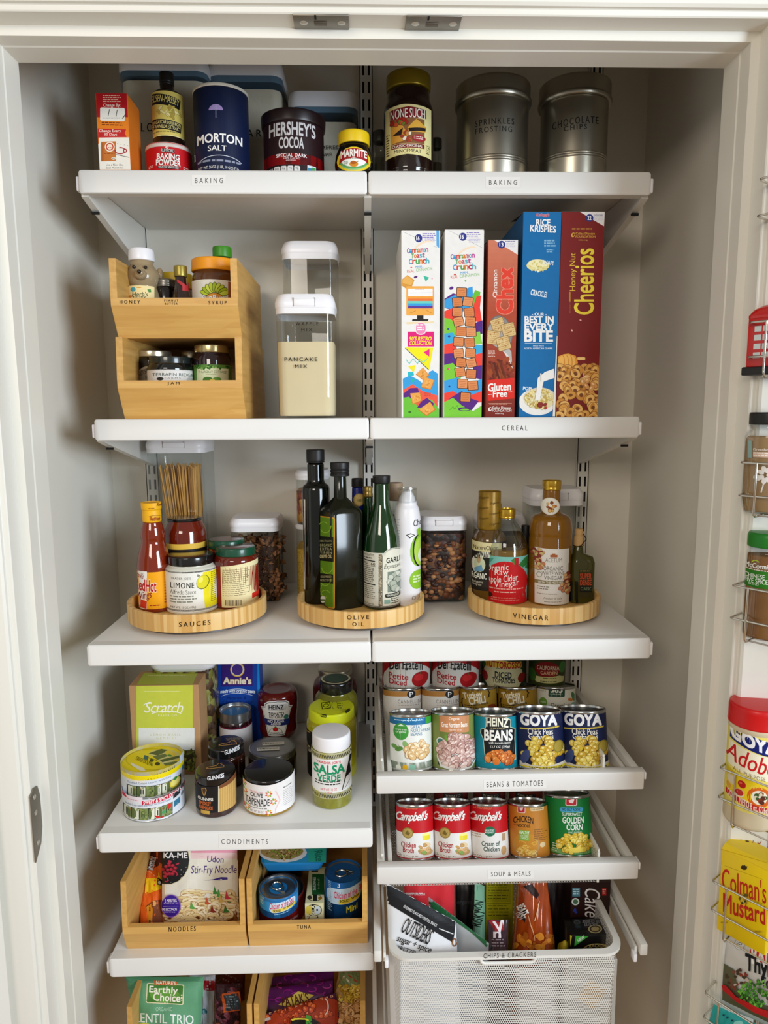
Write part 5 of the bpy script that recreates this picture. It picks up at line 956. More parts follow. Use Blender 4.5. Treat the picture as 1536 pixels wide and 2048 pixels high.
turned(zI, 'oil_bottle', 'green bottle with gold screw cap between the blue foil and garlic bottles', 'bottle', 690, 850, 442, [('glass', GRN, [(0, 0), (1, 0), (1, 900), (.8, 760), (.5, 620), (.47, 545), (0, 545)]), ('cap', P('cap_gold', '#c3a456', .3, metal=.7), [(0, 550), (.50, 550), (.5, 512), (.47, 505), (.5, 500), (.5, 1), (0, 1)])], z=zt, Y=S2.y+.05, rt=.5, rnd=.003)
A = Art(zI); A.band(1030, 1505, '#d3d0bf'); A.band(1492, 1515, '#3a3326'); A.ell(985, 1040, 80, 50, '#d3d0bf'); A.rect(860, 1040, 890, 1500, '#8a806a'); A.blobs(862, 1040, 888, 1500, 90, 5, 5, ['#b8a888', '#5a5040', '#cabc9a'], seed=2, oval=False); A.rect(890, 1050, 1060, 1492, '#e3e0cd'); A.rect(890, 1050, 893, 1492, '#3a3a30'); A.ell(990, 1044, 74, 46, '#e3e0cd'); A.arc(990, 1044, 74, 46, 200, 340, 3, '#3a3a30')
A.t('GARLIC', 926, 1072, 1075, 1116, '#1c211c', .045, sk=-6); A.t('Expressions', 908, 1128, 1090, 1176, '#1c211c', .01, sh=.25, sk=-6); A.rect(936, 1196, 1060, 1376, '#7a8678'); A.blobs(950, 1210, 1060, 1370, 16, 26, 24, ['#c8ccbc', '#b4baa8', '#d8dac8'], '#4a5448', seed=7); A.rect(914, 1385, 1050, 1420, '#22261e', r=16); A.t('VINAIGRETTE', 926, 1392, 1060, 1412, '#e3e0cd', .03); A.rect(908, 1436, 958, 1474, '#8ab0a0'); A.fine(965, 1430, 1035, 1485, 3, '#3a3a30')
A.t('Nutrition Facts', 728, 1038, 822, 1060, '#1c211c', .01); A.rect(732, 1098, 830, 1107, '#1c211c', sk=4); A.fine(732, 1074, 826, 1092, 1, '#3a3a30'); A.t('60', 794, 1116, 830, 1142, '#1c211c', .02); A.fine(734, 1118, 776, 1140, 2, '#2a2a24'); A.rect(736, 1146, 832, 1150, '#1c211c'); A.fine(736, 1160, 826, 1296, 8, '#7a7a6a', gap=.55); A.rect(736, 1302, 832, 1312, '#1c211c', sk=4); A.fine(738, 1324, 830, 1440, 7, '#8a8a7a', gap=.5); A.t('Refrigerate', 740, 1470, 822, 1492, '#1c211c', .01)
turned(zI, 'vinaigrette_bottle', 'green garlic vinaigrette bottle with black cap and cream label', 'bottle', 728, 1046, 350, [('glass', GRN, [(0, 0), (.97, 0), (1, .02), (1, 1010), (.93, 900), (.70, 760), (.5, 660), (.43, 600), (.41, 430), (0, 430)]), ('cap', BCAP, [(0, 436), (.45, 436), (.47, 425), (.48, 370), (.46, 1), (0, 1)])], yb=1530, z=zt, rt=.46, art=A, cyl=1.0, rnd=.003)
A = Art(zI); A.t('Chosen', 1162, 735, 1300, 790, '#1b1f1a', .03, sh=.2, rot=-10); A.poly([(1098, 872), (1140, 856), (1178, 876), (1130, 902)], '#1b1f1a'); A.poly([(1110, 874), (1142, 864), (1166, 877), (1132, 892)], '#eef0ea'); A.ell(1218, 1010, 84, 145, '#8ec22c', 4); A.ell(1228, 1020, 62, 128, '#b5da52', 4); A.ell(1236, 1060, 34, 66, '#eef0e4'); A.arc(1232, 1010, 70, 150, 110, 255, 12, '#1b1f1a'); A.poly([(1188, 830), (1220, 815), (1224, 870), (1192, 880)], '#8ec22c'); A.ell(1202, 1268, 74, 84, '#8fc42e'); A.fine(1160, 1230, 1225, 1300, 3, '#dcecc0', gap=.6); A.ell(1166, 1424, 16, 17, '#55585a'); A.ell(1166, 1424, 12, 13, '#f0f0ee')
A.fine(1000, 740, 1050, 1360, 26, '#b8bcc4', gap=.2)
r, o, R, H = turned(zI, 'spray_can', 'white avocado oil spray can with clear cap and nozzle', 'spray can', 990, 1226, 458, [('can', P('can_white', '#ecebee', .3), [(0, 0), (.97, 0), (1, .01), (1, 770), (.96, 710), (.86, 650), (.72, 620), (.70, 600), (.70, 588), (0, 588)]), ('clear_cap', CLEAR, [(.71, 600), (.71, 470), (.70, .99), (0, 1)])], yb=1495, z=zt, rt=.7, art=A, cyl=1.0, rnd=.003)
zc = lambda row: on_y(proj(o)[0], 870+row/4.359, o.y-R*.8).z-o.z
m = MB(); me = lathe_me('x', [(0, zc(590)), (R*.62, zc(590)), (R*.6, zc(560)), (R*.42, zc(520)), (R*.26, zc(495)), (0, zc(488))], 32); m.add([v.co[:] for v in me.vertices], [tuple(p.vertices) for p in me.polygons]); m.tube([(R*-.1, -R*.1, zc(520)), (R*.18, -R*.35, zc(478)), (R*.24, -R*.5, zc(472))], R*.13, 10); m.build('nozzle', PL, r, 50)
turned(zI, 'spice_jar', 'jar with pale wooden lid and dark contents behind the spray can', 'jar', 935, 1075, 408, [('glass', GLASS, cylp(0, .85)), ('contents', P('dark_spice', '#2b2320', .8), cylp(.02, .72, .95)), ('lid', P('lid_wood', '#a98f74', .6), cylp(.85, 1, .95))], z=zt, Y=S2.y+.06)
# ---- vinegars
AMB = P('amber_liquid', '#8a5c14', .03, trans=.75, ior=1.33, coat=.3, var=.02); AMBD = P('amber_dressing', '#5b3f10', .08, coat=.6); CGL = P('clear_bottle', '#c9cbb8', .04, trans=.9, ior=1.15, coat=.4, var=.0); GOLD = P('cap_brightgold', '#cfa53a', .25, metal=.8)
A = Art(zJ); A.band(660, 960, '#1c1a14'); A.rect(378, 662, 560, 722, '#dcd09c', sk=10); A.t("NatureCharm", 392, 682, 540, 708, '#3a3420', .03); A.ell(470, 800, 92, 80, '#e4e2d0'); A.ell(470, 815, 66, 62, '#1c1a14'); A.ell(430, 800, 34, 46, '#c8cfae'); A.ell(425, 770, 12, 22, '#b89a70'); A.poly([(396, 826), (440, 800), (452, 836), (400, 850)], '#6a9ab8'); A.t("NEWMAN'S OWN", 388, 730, 560, 775, '#24221a', .05, bow=12, sk=16); A.rect(378, 850, 560, 896, '#1c1a14'); A.t('ORGANIC', 360, 852, 472, 888, '#ecebdc', .04); A.rect(380, 896, 560, 938, '#2a221c'); A.t('Balsamic', 384, 900, 450, 914, '#d8d4c0', .01); A.t('Vinaigrette', 384, 916, 440, 934, '#d8d4c0', .01)
r, o, R, H = turned(zJ, 'dressing_bottle', 'salad dressing bottle with gold foil neck behind the apple cider vinegar', 'bottle', 380, 590, 345, [('glass', AMBD, [(0, 0), (1, 0), (1, 670), (.94, 640), (.72, 605), (.68, 590), (0, 590)]), ('neck_foil', P('foil_gold', '#8f6c18', .35, metal=.3, var=.3, vs=60), [(0, 592), (.69, 592), (.69, 440), (.65, 425), (.65, 355), (.62, 1), (0, 1)])], z=zt, Y=S3.y+.035, rt=.65, art=A, cyl=1.0, rnd=.003)
A = Art(zJ)
for i in range(6): A.t('Organic', 425+(i % 2)*64, 380+i*32, 485+(i % 2)*64, 396+i*32, '#5a3f10', .03, sh=.3, sk=-8)
A.build(Cyl(o, lambda z: R*.69), r, name='foil_lettering', h0=.0004)
A = Art(zJ); A.band(750, 1040, '#7ec3b8'); A.ell(590, 905, 128, 128, '#c9181c', n=30); A.rect(462, 905, 720, 1040, '#c9181c'); A.rect(640, 756, 664, 810, '#b81a1c'); A.poly([(664, 800), (700, 762), (735, 748), (730, 800), (690, 820)], '#2f7a3a'); A.poly([(700, 820), (726, 800), (730, 850)], '#2f7a3a'); A.poly([(620, 770), (640, 756), (640, 800)], '#3f8a3a'); A.poly([(470, 770), (520, 762), (500, 790), (466, 800)], '#4aa08a')
A.t('Organic', 472, 800, 606, 850, '#f2e8e0', .0, sh=.15, rot=-8); A.t('Raw', 524, 828, 606, 862, '#f2e8e0', .0, sh=.15, rot=-6); A.t('Apple Cider', 474, 866, 660, 918, '#f2e8e0', .0, sh=.15, rot=-8); A.t('Vinegar', 520, 896, 668, 944, '#f2e8e0', .0, sh=.15, rot=-8); A.fine(476, 944, 710, 958, 1, '#e8b0a0'); A.fine(520, 964, 680, 978, 1, '#e8b0a0'); A.fine(500, 1000, 700, 1026, 2, '#d87a6a'); A.ell(488, 990, 24, 16, '#3a1a16'); A.ell(470, 985, 9, 12, '#e4d8d0')
turned(zJ, 'cider_vinegar_bottle', 'round apple cider vinegar bottle with red label and gold cap', 'bottle', 458, 724, 457, [('glass', GLASS, [(0, 0), (.96, 0), (1, .015), (1, 770), (.97, 700), (.86, 650), (.62, 590), (.42, 555), (.34, 535), (.34, 524), (0, 524)]), ('vinegar', P('cider_liquid', '#8c6418', .1, coat=.3), [(0, .004), (.95, .006), (.975, 770), (.95, 715), (0, 715)]), ('cap', GOLD, [(0, 528), (.37, 528), (.385, 522), (.37, 516), (.385, 508), (.385, 470), (.37, 1), (0, 1)])], yb=1043, z=zt, rt=.38, art=A, cyl=1.0, rnd=.003)
A = Art(zJ); A.rect(770, 700, 972, 1042, '#e7e4dc', sk=6); A.rect(862, 736, 904, 752, '#b0683c'); A.rect(872, 728, 892, 736, '#b0683c'); A.t('ACETUM', 834, 756, 930, 782, '#8a7a6a', .01); A.t('ORGANIC', 822, 808, 936, 834, '#6a6258', .0); A.t('WHITE WINE', 812, 840, 944, 862, '#6a6258', .0); A.t('VINEGAR', 826, 866, 934, 890, '#6a6258', .0); A.ell(798, 862, 17, 17, '#8a9a80'); A.ell(798, 862, 13, 13, '#e7e4dc'); A.rect(770, 896, 972, 918, '#8a8058', sk=3); A.t('WITH THE MOTHER', 790, 900, 936, 914, '#f0ece0', .03); A.fine(784, 932, 862, 958, 2, '#8a8278'); A.fine(784, 976, 905, 984, 1, '#8a8278'); A.t('Product of Italy', 824, 998, 930, 1014, '#6a6258', .01, sh=.3); A.fine(826, 1024, 930, 1032, 1, '#8a8278')
for x0, y0_, x1, y1_, s_ in ((752, 700, 822, 760, 1), (756, 755, 824, 825, 2), (938, 850, 982, 912, 3), (915, 915, 980, 984, 4)): A.blobs(x0, y0_, x1, y1_, 16, 11, 11, ['#a8503c', '#c8805a', '#e0b078', '#8a3a30', '#d8c080'], '#6a2a20', seed=s_)
r, o, R, H = turned(zJ, 'wine_vinegar_bottle', 'tall amber white wine vinegar bottle with grape label and gold cap', 'bottle', 732, 990, 280, [('glass', P('amber_glass', '#a06a14', .05, trans=.35, ior=1.3, coat=.6, var=.1, vs=20), [(0, 0), (.97, 0), (1, .015), (1, 655), (.985, 648), (.985, 628), (1, 620), (.99, 570), (.92, 530), (.75, 508), (.45, 495), (.42, 470), (.40, 345), (0, 345)]), ('cap', GOLD, [(0, 350), (.43, 350), (.44, 340), (.42, 332), (.44, 322), (.44, 290), (.42, 1), (0, 1)])], yb=1050, z=zt, rt=.43, art=A, cyl=1.0, rnd=.003)
A = Art(zJ); A.ell(862, 438, 54, 54, '#e2ddcc'); A.ell(862, 438, 50, 50, '#efece0'); A.blobs(834, 408, 892, 470, 16, 8, 8, ['#b8642c', '#d08a4a', '#e0b870', '#8a4a24'], '#6a3418', seed=3)
A.build(Cyl(o, lambda z: R*.52), r, name='neck_label', h0=.0015)
turned(zJ, 'dark_cap_bottle', 'bottle with plain black cap standing between the two vinegar bottles', 'bottle', 655, 760, 549, [('glass', P('dark_vinegar', '#1a120e', .08, coat=.5), [(0, 0), (1, 0), (1, .6), (.6, .75), (0, .75)]), ('cap', BCAP, cylp(.72, 1, .52))], z=zt, Y=S3.y+.05, rt=.52)
o, R, H = place(zJ, 985, 1125, 570, 1040, zt, rt=.4)
r = root('flask_bottle', 'flat olive green flask with cork stopper at the edge of the vinegar turntable', 'bottle', o)
zc = lambda row: on_y(proj(o)[0], 870+row/3.072, o.y-R*.8).z-o.z
secs = [(rr(R*1.9, R*1.5, .008), 0), (rr(R*2, R*1.6, .008), .004), (rr(R*2, R*1.6, .008), zc(790)), (rr(R*1.7, R*1.4, .008), zc(755)), (rr(R*.9, R*.9, .008), zc(735)), (rr(R*.75, R*.75, .008), zc(680))]
m_ = loft_me('g', [([(x-(R*.35 if i > 3 else 0), y) for x, y in s], z_) for i, (s, z_) in enumerate(secs)]); ob = link('glass', m_, P('flask_green', '#4c4a18', .06, trans=.3, ior=1.2, coat=.6), r, 50)
m = MB(); me = lathe_me('x', rprof([(0, zc(690)), (R*.42, zc(690)), (R*.42, zc(635)), (R*.32, zc(628)), (R*.36, zc(620)), (R*.36, H), (0, H)], .002), 28); m.add([(v.co.x-R*.35, v.co.y, v.co.z) for v in me.vertices], [tuple(p.vertices) for p in me.polygons]); m.build('stopper', P('cork', '#c8a26a', .7), r, 40)
MB().tube([(-R*.8, 0, zc(690)), (-R*.3, -R*.45, zc(688)), (R*.3, -R*.1, zc(650)), (R*.1, R*.2, zc(620)), (-R*.7, 0, zc(640))], .0011, 6).build('wire_clip', P('wire_dark', '#2a2622', .3, metal=.6), r, 40)
A = Art(zJ); A.rect(985, 900, 1032, 1035, '#14160e'); A.rect(1040, 830, 1118, 1000, '#3a3416'); A.t('SUPER', 1044, 850, 1114, 885, '#c04a2a', .05); A.t('DENSE', 1044, 890, 1114, 922, '#c04a2a', .05); A.rect(1042, 924, 1116, 966, '#181a12'); A.t('CLASSIC', 1048, 934, 1112, 954, '#7a8a6a', .02); A.fine(1044, 832, 1112, 846, 1, '#8a7a3a')
A.build(Hit(o, ob, zJ[0]+970/3.072, zJ[0]+1135/3.072, zJ[1]+820/3.072, zJ[1]+1045/3.072, 8), r, h0=.0004)
# ================================================================ CONDIMENTS SHELF
zK, zL, zM, zN, zO = (190, 1310, 5.12), (370, 1310, 3.84), (200, 1680, 5.12), (480, 1680, 5.12), (200, 1930, 2.648)
zz = ZS[3]
# kraft pasta box with a lime sleeve and a window
KR = P('kraft', '#b98d60', .7, var=.06, vs=80)
A = Art(zK); A.rect(424, 306, 1002, 1225, '#c9cf4a'); A.rect(448, 750, 1020, 975, '#e6e6e2')
for i in range(20): A.ell(462+i*28.5, 752, 14, 8, '#e6e6e2')
A.fine(500, 368, 910, 378, 1, '#e9edb0'); A.t('Scratch', 515, 480, 905, 590, '#f4f4e2', .0, sh=.25, sp=.9); A.arc(735, 620, 170, 44, 205, 330, 9, '#f4f4e2'); A.line([(495, 515), (520, 495), (560, 498)], 7, '#f4f4e2'); A.t('PASTA CO', 648, 606, 838, 628, '#f0f0d0', .01, sp=1.5)
A.t('LEMON BASIL', 570, 806, 876, 828, '#c8c894', .0, sp=1.6); A.t('GEMELLI', 630, 838, 826, 862, '#c8c894', .0, sp=1.6); A.fine(508, 928, 740, 936, 1, '#b8b8b0'); A.rect(445, 975, 1024, 1180, '#3a331c'); A.rect(445, 1172, 1030, 1225, '#a97d50', r=0)
A.blobs(450, 985, 1020, 1165, 90, 30, 11, ['#8a8a3a', '#6f7330', '#a09a4a', '#5a5a24'], '#2a2812', seed=4, oval=False)
r, o, w, h = boxed(zK, 'pasta_box', 'brown kraft pasta box with lime green sleeve and white panel behind the dolma tins', 'box', 370, 1078, 310, KR, .075, yb=1228, z=zz, art=A, H=None)
T = Art(zK); T.poly([(424, 306), (1002, 303), (1052, 182), (505, 182)], '#b9c044'); T.fine(540, 205, 970, 225, 1, '#d8dc8a'); T.build(Plane(o, o+Vector((0, 0, h)), (0, 0, 1)), r, name='top_label')
canister(zK, 'container of nuts and olives with its top hidden behind the kraft pasta box', 545, 1205, 60, 110, 128, .07, chunky('olive_nuts', ['#4a2f1c', '#8f8a3a', '#3a2416', '#a09a4a', '#6a4a2a'], 80), z=zz, Y=1.30, group='clear containers behind the condiments')
# mac and cheese carton, Annie's blue
A = Art(zL); A.rect(228, 40, 582, 700, '#1246a8'); A.rect(228, 40, 250, 700, '#1a8ad8'); A.poly([(555, 40), (582, 40), (582, 260), (556, 300)], '#1a8ad8'); A.rect(276, 40, 520, 240, '#3a1f78', sk=-6); A.ell(402, 112, 55, 56, '#e8b83a'); A.ell(402, 112, 48, 49, '#f0e4d0'); A.ell(402, 112, 42, 43, '#4a2f88')
A.t("Annie's", 296, 172, 508, 222, '#f6ecd8', .07, ol=('#e8b83a', .05)); A.t('made with organic pasta', 272, 268, 540, 302, '#e8f0fa', .05, bow=6, sh=.1); A.arc(405, 330, 150, 70, 215, 322, 4, '#e8f0fa'); A.arc(405, 345, 150, 52, 215, 322, 3, '#e8f0fa'); A.t('Macaroni &', 320, 318, 470, 342, '#0a2a78', .05); A.t('Classic Cheddar', 290, 350, 520, 374, '#0a2a78', .05)
A.blobs(236, 410, 330, 480, 16, 18, 12, ['#e8a83a', '#f0c060'], '#a8701a', seed=3)
boxed(zL, 'macaroni_box', 'bright blue organic macaroni carton with a purple panel and gold lettering', 'box', 230, 580, 30, P('carton_royal', '#123f9a', .5), .04, z=zz, Y=1.37, art=A)
KET = P('ketchup', '#5a0c0a', .08, coat=.6)
A = Art(zL)
sil = lambda k, c: A.poly([(708+(x-708)*k, 500+(y-500)*k) for x, y in ((612, 378), (640, 358), (708, 350), (775, 358), (796, 376), (798, 402), (822, 410), (806, 440), (762, 622), (640, 622), (600, 440), (586, 410), (612, 402))], c)
sil(1.0, '#e9e8e6'); sil(.95, '#4a4c52'); sil(.92, '#e9e8e6'); A.poly([(632, 385), (708, 372), (778, 385), (772, 428), (640, 428)], '#d2d2d4'); A.t('HEINZ', 645, 388, 754, 420, '#1c1a1c', .06, bow=3, sk=2); A.t('TOMATO', 642, 442, 756, 466, '#1c1a1c', .05); A.t('KETCHUP', 650, 466, 750, 486, '#1c1a1c', .04); A.poly([(610, 492), (800, 500), (790, 546), (620, 540)], '#1d2c6a'); A.t('NO SUGAR', 638, 500, 758, 520, '#eeeef2', .05); A.t('ADDED', 660, 522, 734, 538, '#eeeef2', .05)
A.ell(772, 482, 18, 18, '#3a7a6a'); A.ell(694, 570, 20, 17, '#c81a1c'); A.poly([(684, 554), (694, 545), (706, 556), (694, 560)], '#3a7a2a'); A.arc(690, 600, 44, 40, 180, 250, 4, '#5a9a3a'); A.arc(700, 600, 44, 40, 290, 360, 4, '#5a9a3a'); A.fine(650, 594, 760, 616, 3, '#2a2a2c')
turned(zL, 'ketchup_bottle', 'dark red ketchup bottle standing upside down on its cap beside the blue macaroni carton', 'bottle', 563, 868, 208, [('bottle', KET, [(0, .08), (.6, .1), (.86, .18), (.96, .28), (.92, .42), (.95, .55), (1, .66), (1, .86), (.95, .94), (.85, .975), (.72, 1), (.62, .99), (.5, .975), (0, .97)]), ('cap', PL, cylp(0, .11, .6))], yb=740, z=zz, rt=.75, art=A, cyl=1.0, rnd=.006)
# jars at the back
turned(zL, 'pickled_jar', 'tall dark red jar with silver lid, rearmost beside the shelf upright', 'jar', 985, 1327, 40, [('glass', P('beet_red', '#4a0f10', .08, coat=.6), [(0, 0), (.95, 0), (1, .05), (1, .72), (.93, .8), (.74, .86), (.72, .9), (0, .9)]), ('lid', SIL, cylp(.9, 1, .76))], z=zz, Y=1.40, rt=.76, rnd=.004)
OLV = P('brine_olive', '#6c6a1c', .08, coat=.6, var=.25, vs=50)
A = Art(zL); A.t('IBERIA', 1120, 228, 1178, 244, '#c8c49a', .03)
r, o, R, H = turned(zL, 'caper_jar', 'jar of green capers with dark lid ringed in cream', 'jar', 993, 1330, 132, [('glass', OLV, [(0, 0), (1, 0), (1, .70), (.93, .79), (.76, .85), (.74, .87), (0, .87)]), ('lid', BLID, [(0, .86), (.75, .86), (.765, .88), (.755, .985), (.72, 1), (0, 1)]), ('lid_ring', P('cream_print', '#c9c4a0', .4), [(.66, 1.0015), (.58, 1.0015)]), ('lid_seal', P('seal_green', '#2f4a3a', .4), [(0, 1.002), (.5, 1.002)])], z=zz, Y=1.305, rt=.76, rnd=.003)
YG = P('pepper_yellow', '#aaa411', .08, coat=.6, var=.3, vs=45); YL = P('lid_lime', '#d3dc1e', .35)
A = Art(zL); A.rect(930, 620, 985, 970, '#1b1a14'); A.t('GA', 946, 740, 984, 785, '#c8bca0', .03); A.arc(965, 690, 40, 60, 90, 270, 4, '#c9a24a')
r, o, R, H = turned(zL, 'pepper_jar', 'wide jar of yellow peppers with a lime yellow lid behind the salsa', 'jar', 937, 1320, 320, [('glass', YG, [(0, 0), (.96, 0), (1, .03), (1, .78), (.96, .82), (.88, .86), (0, .86)]), ('lid', YL, [(0, .84), (.90, .84), (.915, .86), (.90, .985), (.86, 1), (0, 1)])], yb=985, z=zz, rt=.91, art=A, cyl=1.0, rnd=.003)
T = Art(zL); T.rect(1048, 362, 1118, 414, '#2a2c10', rot=-8); T.rect(1054, 368, 1112, 408, '#d3dc1e', rot=-8); T.ell(1083, 388, 24, 14, '#2a2c10', -8); T.ell(1083, 388, 18, 9, '#d3dc1e', -8); T.arc(1150, 385, 22, 30, 90, 400, 4, '#7a8218'); T.fine(1172, 350, 1210, 420, 4, '#7a8218'); T.arc(1110, 405, 130, 56, 10, 170, 2, '#a8b01a'); T.build(Plane(o, o+Vector((0, 0, H)), (0, 0, 1)), r, name='lid_print')
T = Art(zL); T.rect(1044, 456, 1086, 480, '#2a2c10', r=5); T.rect(1228, 440, 1262, 466, '#2a2c10', r=5, rot=-14); T.t('Mezzetta', 1048, 461, 1082, 475, '#d3dc1e', .03); T.build(Cyl(o, lambda z: R*.915), r, name='rim_print', h0=.0003)
A = Art(zL); A.band(758, 1108, '#ecebe8'); A.band(758, 804, '#e3da1e'); A.band(1060, 1108, '#e3da1e')
for i in range(26): A.line([(978+i*12.5, 770), (986+i*12.5, 796)], 5, '#2c2a14'); A.line([(978+i*12.5, 1074), (986+i*12.5, 1100)], 5, '#2c2a14')
A.t("TRADER JOE'S", 1010, 820, 1192, 844, '#d8505a', .05); A.t('SALSA', 994, 850, 1222, 916, '#149a68', .075); A.t('VERDE', 1020, 926, 1190, 972, '#149a68', .075); A.fine(1002, 972, 1212, 1010, 2, '#3a3a38'); A.t('NET WT. 12 OZ', 1044, 1026, 1166, 1044, '#d8505a', .03); A.t('(340 g)', 1078, 1050, 1130, 1066, '#d8505a', .03)
A.poly([(1262, 805), (1285, 830), (1262, 870), (1272, 950), (1235, 960), (1222, 1000), (1206, 1052), (1200, 1050), (1222, 970), (1240, 900)], '#161616'); A.line([(1262, 1000), (1222, 1046)], 4, '#161616')
turned(zL, 'salsa_jar', 'front jar of green salsa with white lid and yellow striped label', 'jar', 975, 1279, 517, [('glass', P('salsa_green', '#7f7c18', .08, coat=.6, var=.35, vs=120), [(0, 0), (.94, 0), (1, .02), (1, .755), (.95, .795), (.93, .82), (0, .82)]), ('lid', PL, [(0, .80), (.95, .80), (.965, .82), (.955, .985), (.91, 1), (0, 1)])], yb=1192, z=zz, rt=.96, art=A, cyl=1.0, rnd=.003)
A = Art(zL); A.band(565, 572, '#7a1a3a'); A.band(574, 900, '#d9d5d8')
r, o, R, H = turned(zL, 'jam_jar', 'dark jam jar with silver lid topped by a blue disc and white label', 'jar', 270, 515, 390, [('glass', P('jam_dark', '#2a0c14', .08, coat=.6), [(0, 0), (1, 0), (1, 555), (.93, 530), (0, 530)]), ('lid', P('lid_zinc', '#b3b5b8', .25, metal=.9), [(0, 536), (.98, 536), (.985, 528), (.97, 470), (.98, 462), (.96, 1), (.8, 1), (.78, .99), (0, .99)]), ('lid_disc', P('disc_blue', '#2a6a9a', .35), [(0, 1.002), (.78, 1.002)])], yb=800, z=zz, rt=.98, art=A, cyl=1.0, rnd=.002)
HARP = '#b98a4a'
def harp(A, x, y, k, rot=0):
    """the gold harp on the lids"""
    a = math.radians(rot); f = lambda p: (x+k[0]*(p[0]*math.cos(a)-p[1]*math.sin(a)), y+k[1]*(p[0]*math.sin(a)+p[1]*math.cos(a)))
    A.line([f(p) for p in ((-1, .35), (-.7, .55), (.85, .5), (.95, .1), (.7, -.5), (.95, -.5))], min(k)*.16, HARP); A.line([f(p) for p in ((-1, .35), (-.6, .1), (.2, -.05), (.6, -.6))], min(k)*.14, HARP)
    for i in range(5): A.line([f((-.5+i*.28, .48)), f((-.35+i*.27, .05-i*.03))], min(k)*.04, '#8a6430')
def guinness(lab, xl, xr, yt, yl, yb, lidtxt, hp, full):
    A = Art(zK); x0 = xl-1035
    if full:
        A.rect(1040, 1345, 1262, 1612, '#1d1a1b'); A.rect(1262, 1350, 1440, 1612, '#c9a25a')
        for i in range(16): A.line([(1268+i*11, 1352), (1266+i*11, 1610)], 2.5, '#a8803c' if i % 2 else '#dcb878')
        A.poly([(1262, 1345), (1445, 1290), (1445, 1350), (1262, 1375)], '#7a4a2a'); A.rect(1256, 1345, 1262, 1612, '#e8dcc0')
        A.line([(1098, 1372), (1132, 1362), (1142, 1380), (1126, 1440)], 7, HARP); A.line([(1098, 1372), (1104, 1410), (1122, 1448)], 7, HARP)
        for i in range(4): A.line([(1106+i*8, 1375), (1110+i*6, 1420)], 2, '#8a6430')
        A.t('GUINNESS', 1062, 1462, 1206, 1492, '#e8e4dc', .04, sp=.95); A.t('SMOKEY', 1072, 1504, 1186, 1540, '#c8642a', .07); A.t('MARMALADE', 1074, 1548, 1204, 1584, '#c8642a', .07); A.rect(1090, 1594, 1174, 1630, '#c8a04a')
    r, o, R, H = turned(zK, 'sauce_jar', lab, 'jar', xl, xr, yt, [('glass', P('guinness_glass', '#2f0f08', .06, coat=.7, var=.3, vs=40), [(0, 0), (.95, 0), (1, .03), (1, .70), (.97, .745), (.92, .765), (.92, .80), (0, .80)]), ('lid', BLID, [(0, .77), (.955, .77), (.975, .79), (.965, .97), (.92, 1), (0, 1)])], yb=yb, z=zz, rt=.96, art=A if full else None, cyl=1.0, group='small dark jars with gold harp lids', rnd=.003)
    B = Art(zK); B.t('GUINNESS', *lidtxt, '#e6e6e8', .05, sk=-14, sp=.95); B.build(Cyl(o, lambda z: R*.975), r, name='lid_lettering', h0=.0004)
    T = Art(zK); harp(T, *hp); T.build(Plane(o, o+Vector((0, 0, H)), (0, 0, 1)), r, name='lid_emblem')
guinness('front small dark sauce jar with a gold harp on its black lid and amber label', 1032, 1446, 1065, 1270, 1672, (1152, 1232, 1312, 1272), (1225, 1137, (100, 40), -14), True)
guinness('small dark jar with a gold harp lid, behind the matching front jar', 1162, 1535, 815, 1040, 1385, (1325, 966, 1470, 1010), (1355, 900, (100, 40), -14), False)
# mason jar
r, o, R, H = turned(zL, 'mason_jar', 'mason jar with wide dull silver lid carrying two paper strips', 'jar', 487, 858, 622, [('glass', P('mason_glass', '#26180f', .08, coat=.6), [(0, 0), (1, 0), (1, .70), (.95, .77), (0, .77)]), ('ring', P('ring_zinc', '#8f8f8c', .3, metal=.9), [(.85, .78), (.965, .78), (.975, .80), (.95, .84), (.965, .88), (.95, .93), (.955, .985), (.93, 1), (.86, 1)]), ('disc', P('disc_zinc', '#a6a6a2', .35, metal=.85), [(0, .985), (.6, .985), (.64, .995), (.87, .995)])], yb=1000, z=zz, rt=.965, rnd=.002)
T = Art(zL); T.rect(594, 668, 762, 692, '#d9d6cc', sk=-8); T.rect(552, 710, 724, 734, '#d9d6cc', sk=-8); T.fine(600, 674, 755, 686, 1, '#5a5a54', sk=-8); T.fine(560, 716, 716, 728, 1, '#5a5a54', sk=-8); T.build(Plane(o, o+Vector((0, 0, H*.997)), (0, 0, 1)), r, name='paper_strip')
# tapenade
A = Art(zL); A.rect(440, 1000, 850, 1222, '#e9e4e2'); A.rect(440, 1000, 850, 1018, '#e9e4e2', sk=-40)
A.t("TRADER JOE'S", 502, 1050, 600, 1068, '#d8707a', .03, sk=4); A.t('OLIVE', 508, 1066, 596, 1096, '#2a2c2a', .05); A.t('TAPENADE', 470, 1108, 646, 1156, '#3a3c3a', .045); A.fine(498, 1158, 630, 1192, 2, '#8a8a80'); A.t('NET WT. 8.5 OZ', 506, 1198, 602, 1214, '#8a6a5a', .02)
for x, y in ((676, 1130), (640, 1068), (462, 1080), (640, 1212), (480, 1192), (452, 1020)):
    for k in range(7): a = k*.9; A.ell(x+math.cos(a)*18, y+math.sin(a)*18, 9, 6, ['#d8602a', '#7aa83a', '#e8a03a', '#c8403a'][k % 4], math.degrees(a))
A.line([(690, 1050), (712, 1100), (722, 1130), (690, 1190), (690, 1220)], 9, '#e6c4c0'); A.fine(748, 1040, 826, 1056, 1, '#5a5a58'); A.fine(748, 1066, 826, 1190, 9, '#b8b4b4', gap=.35)
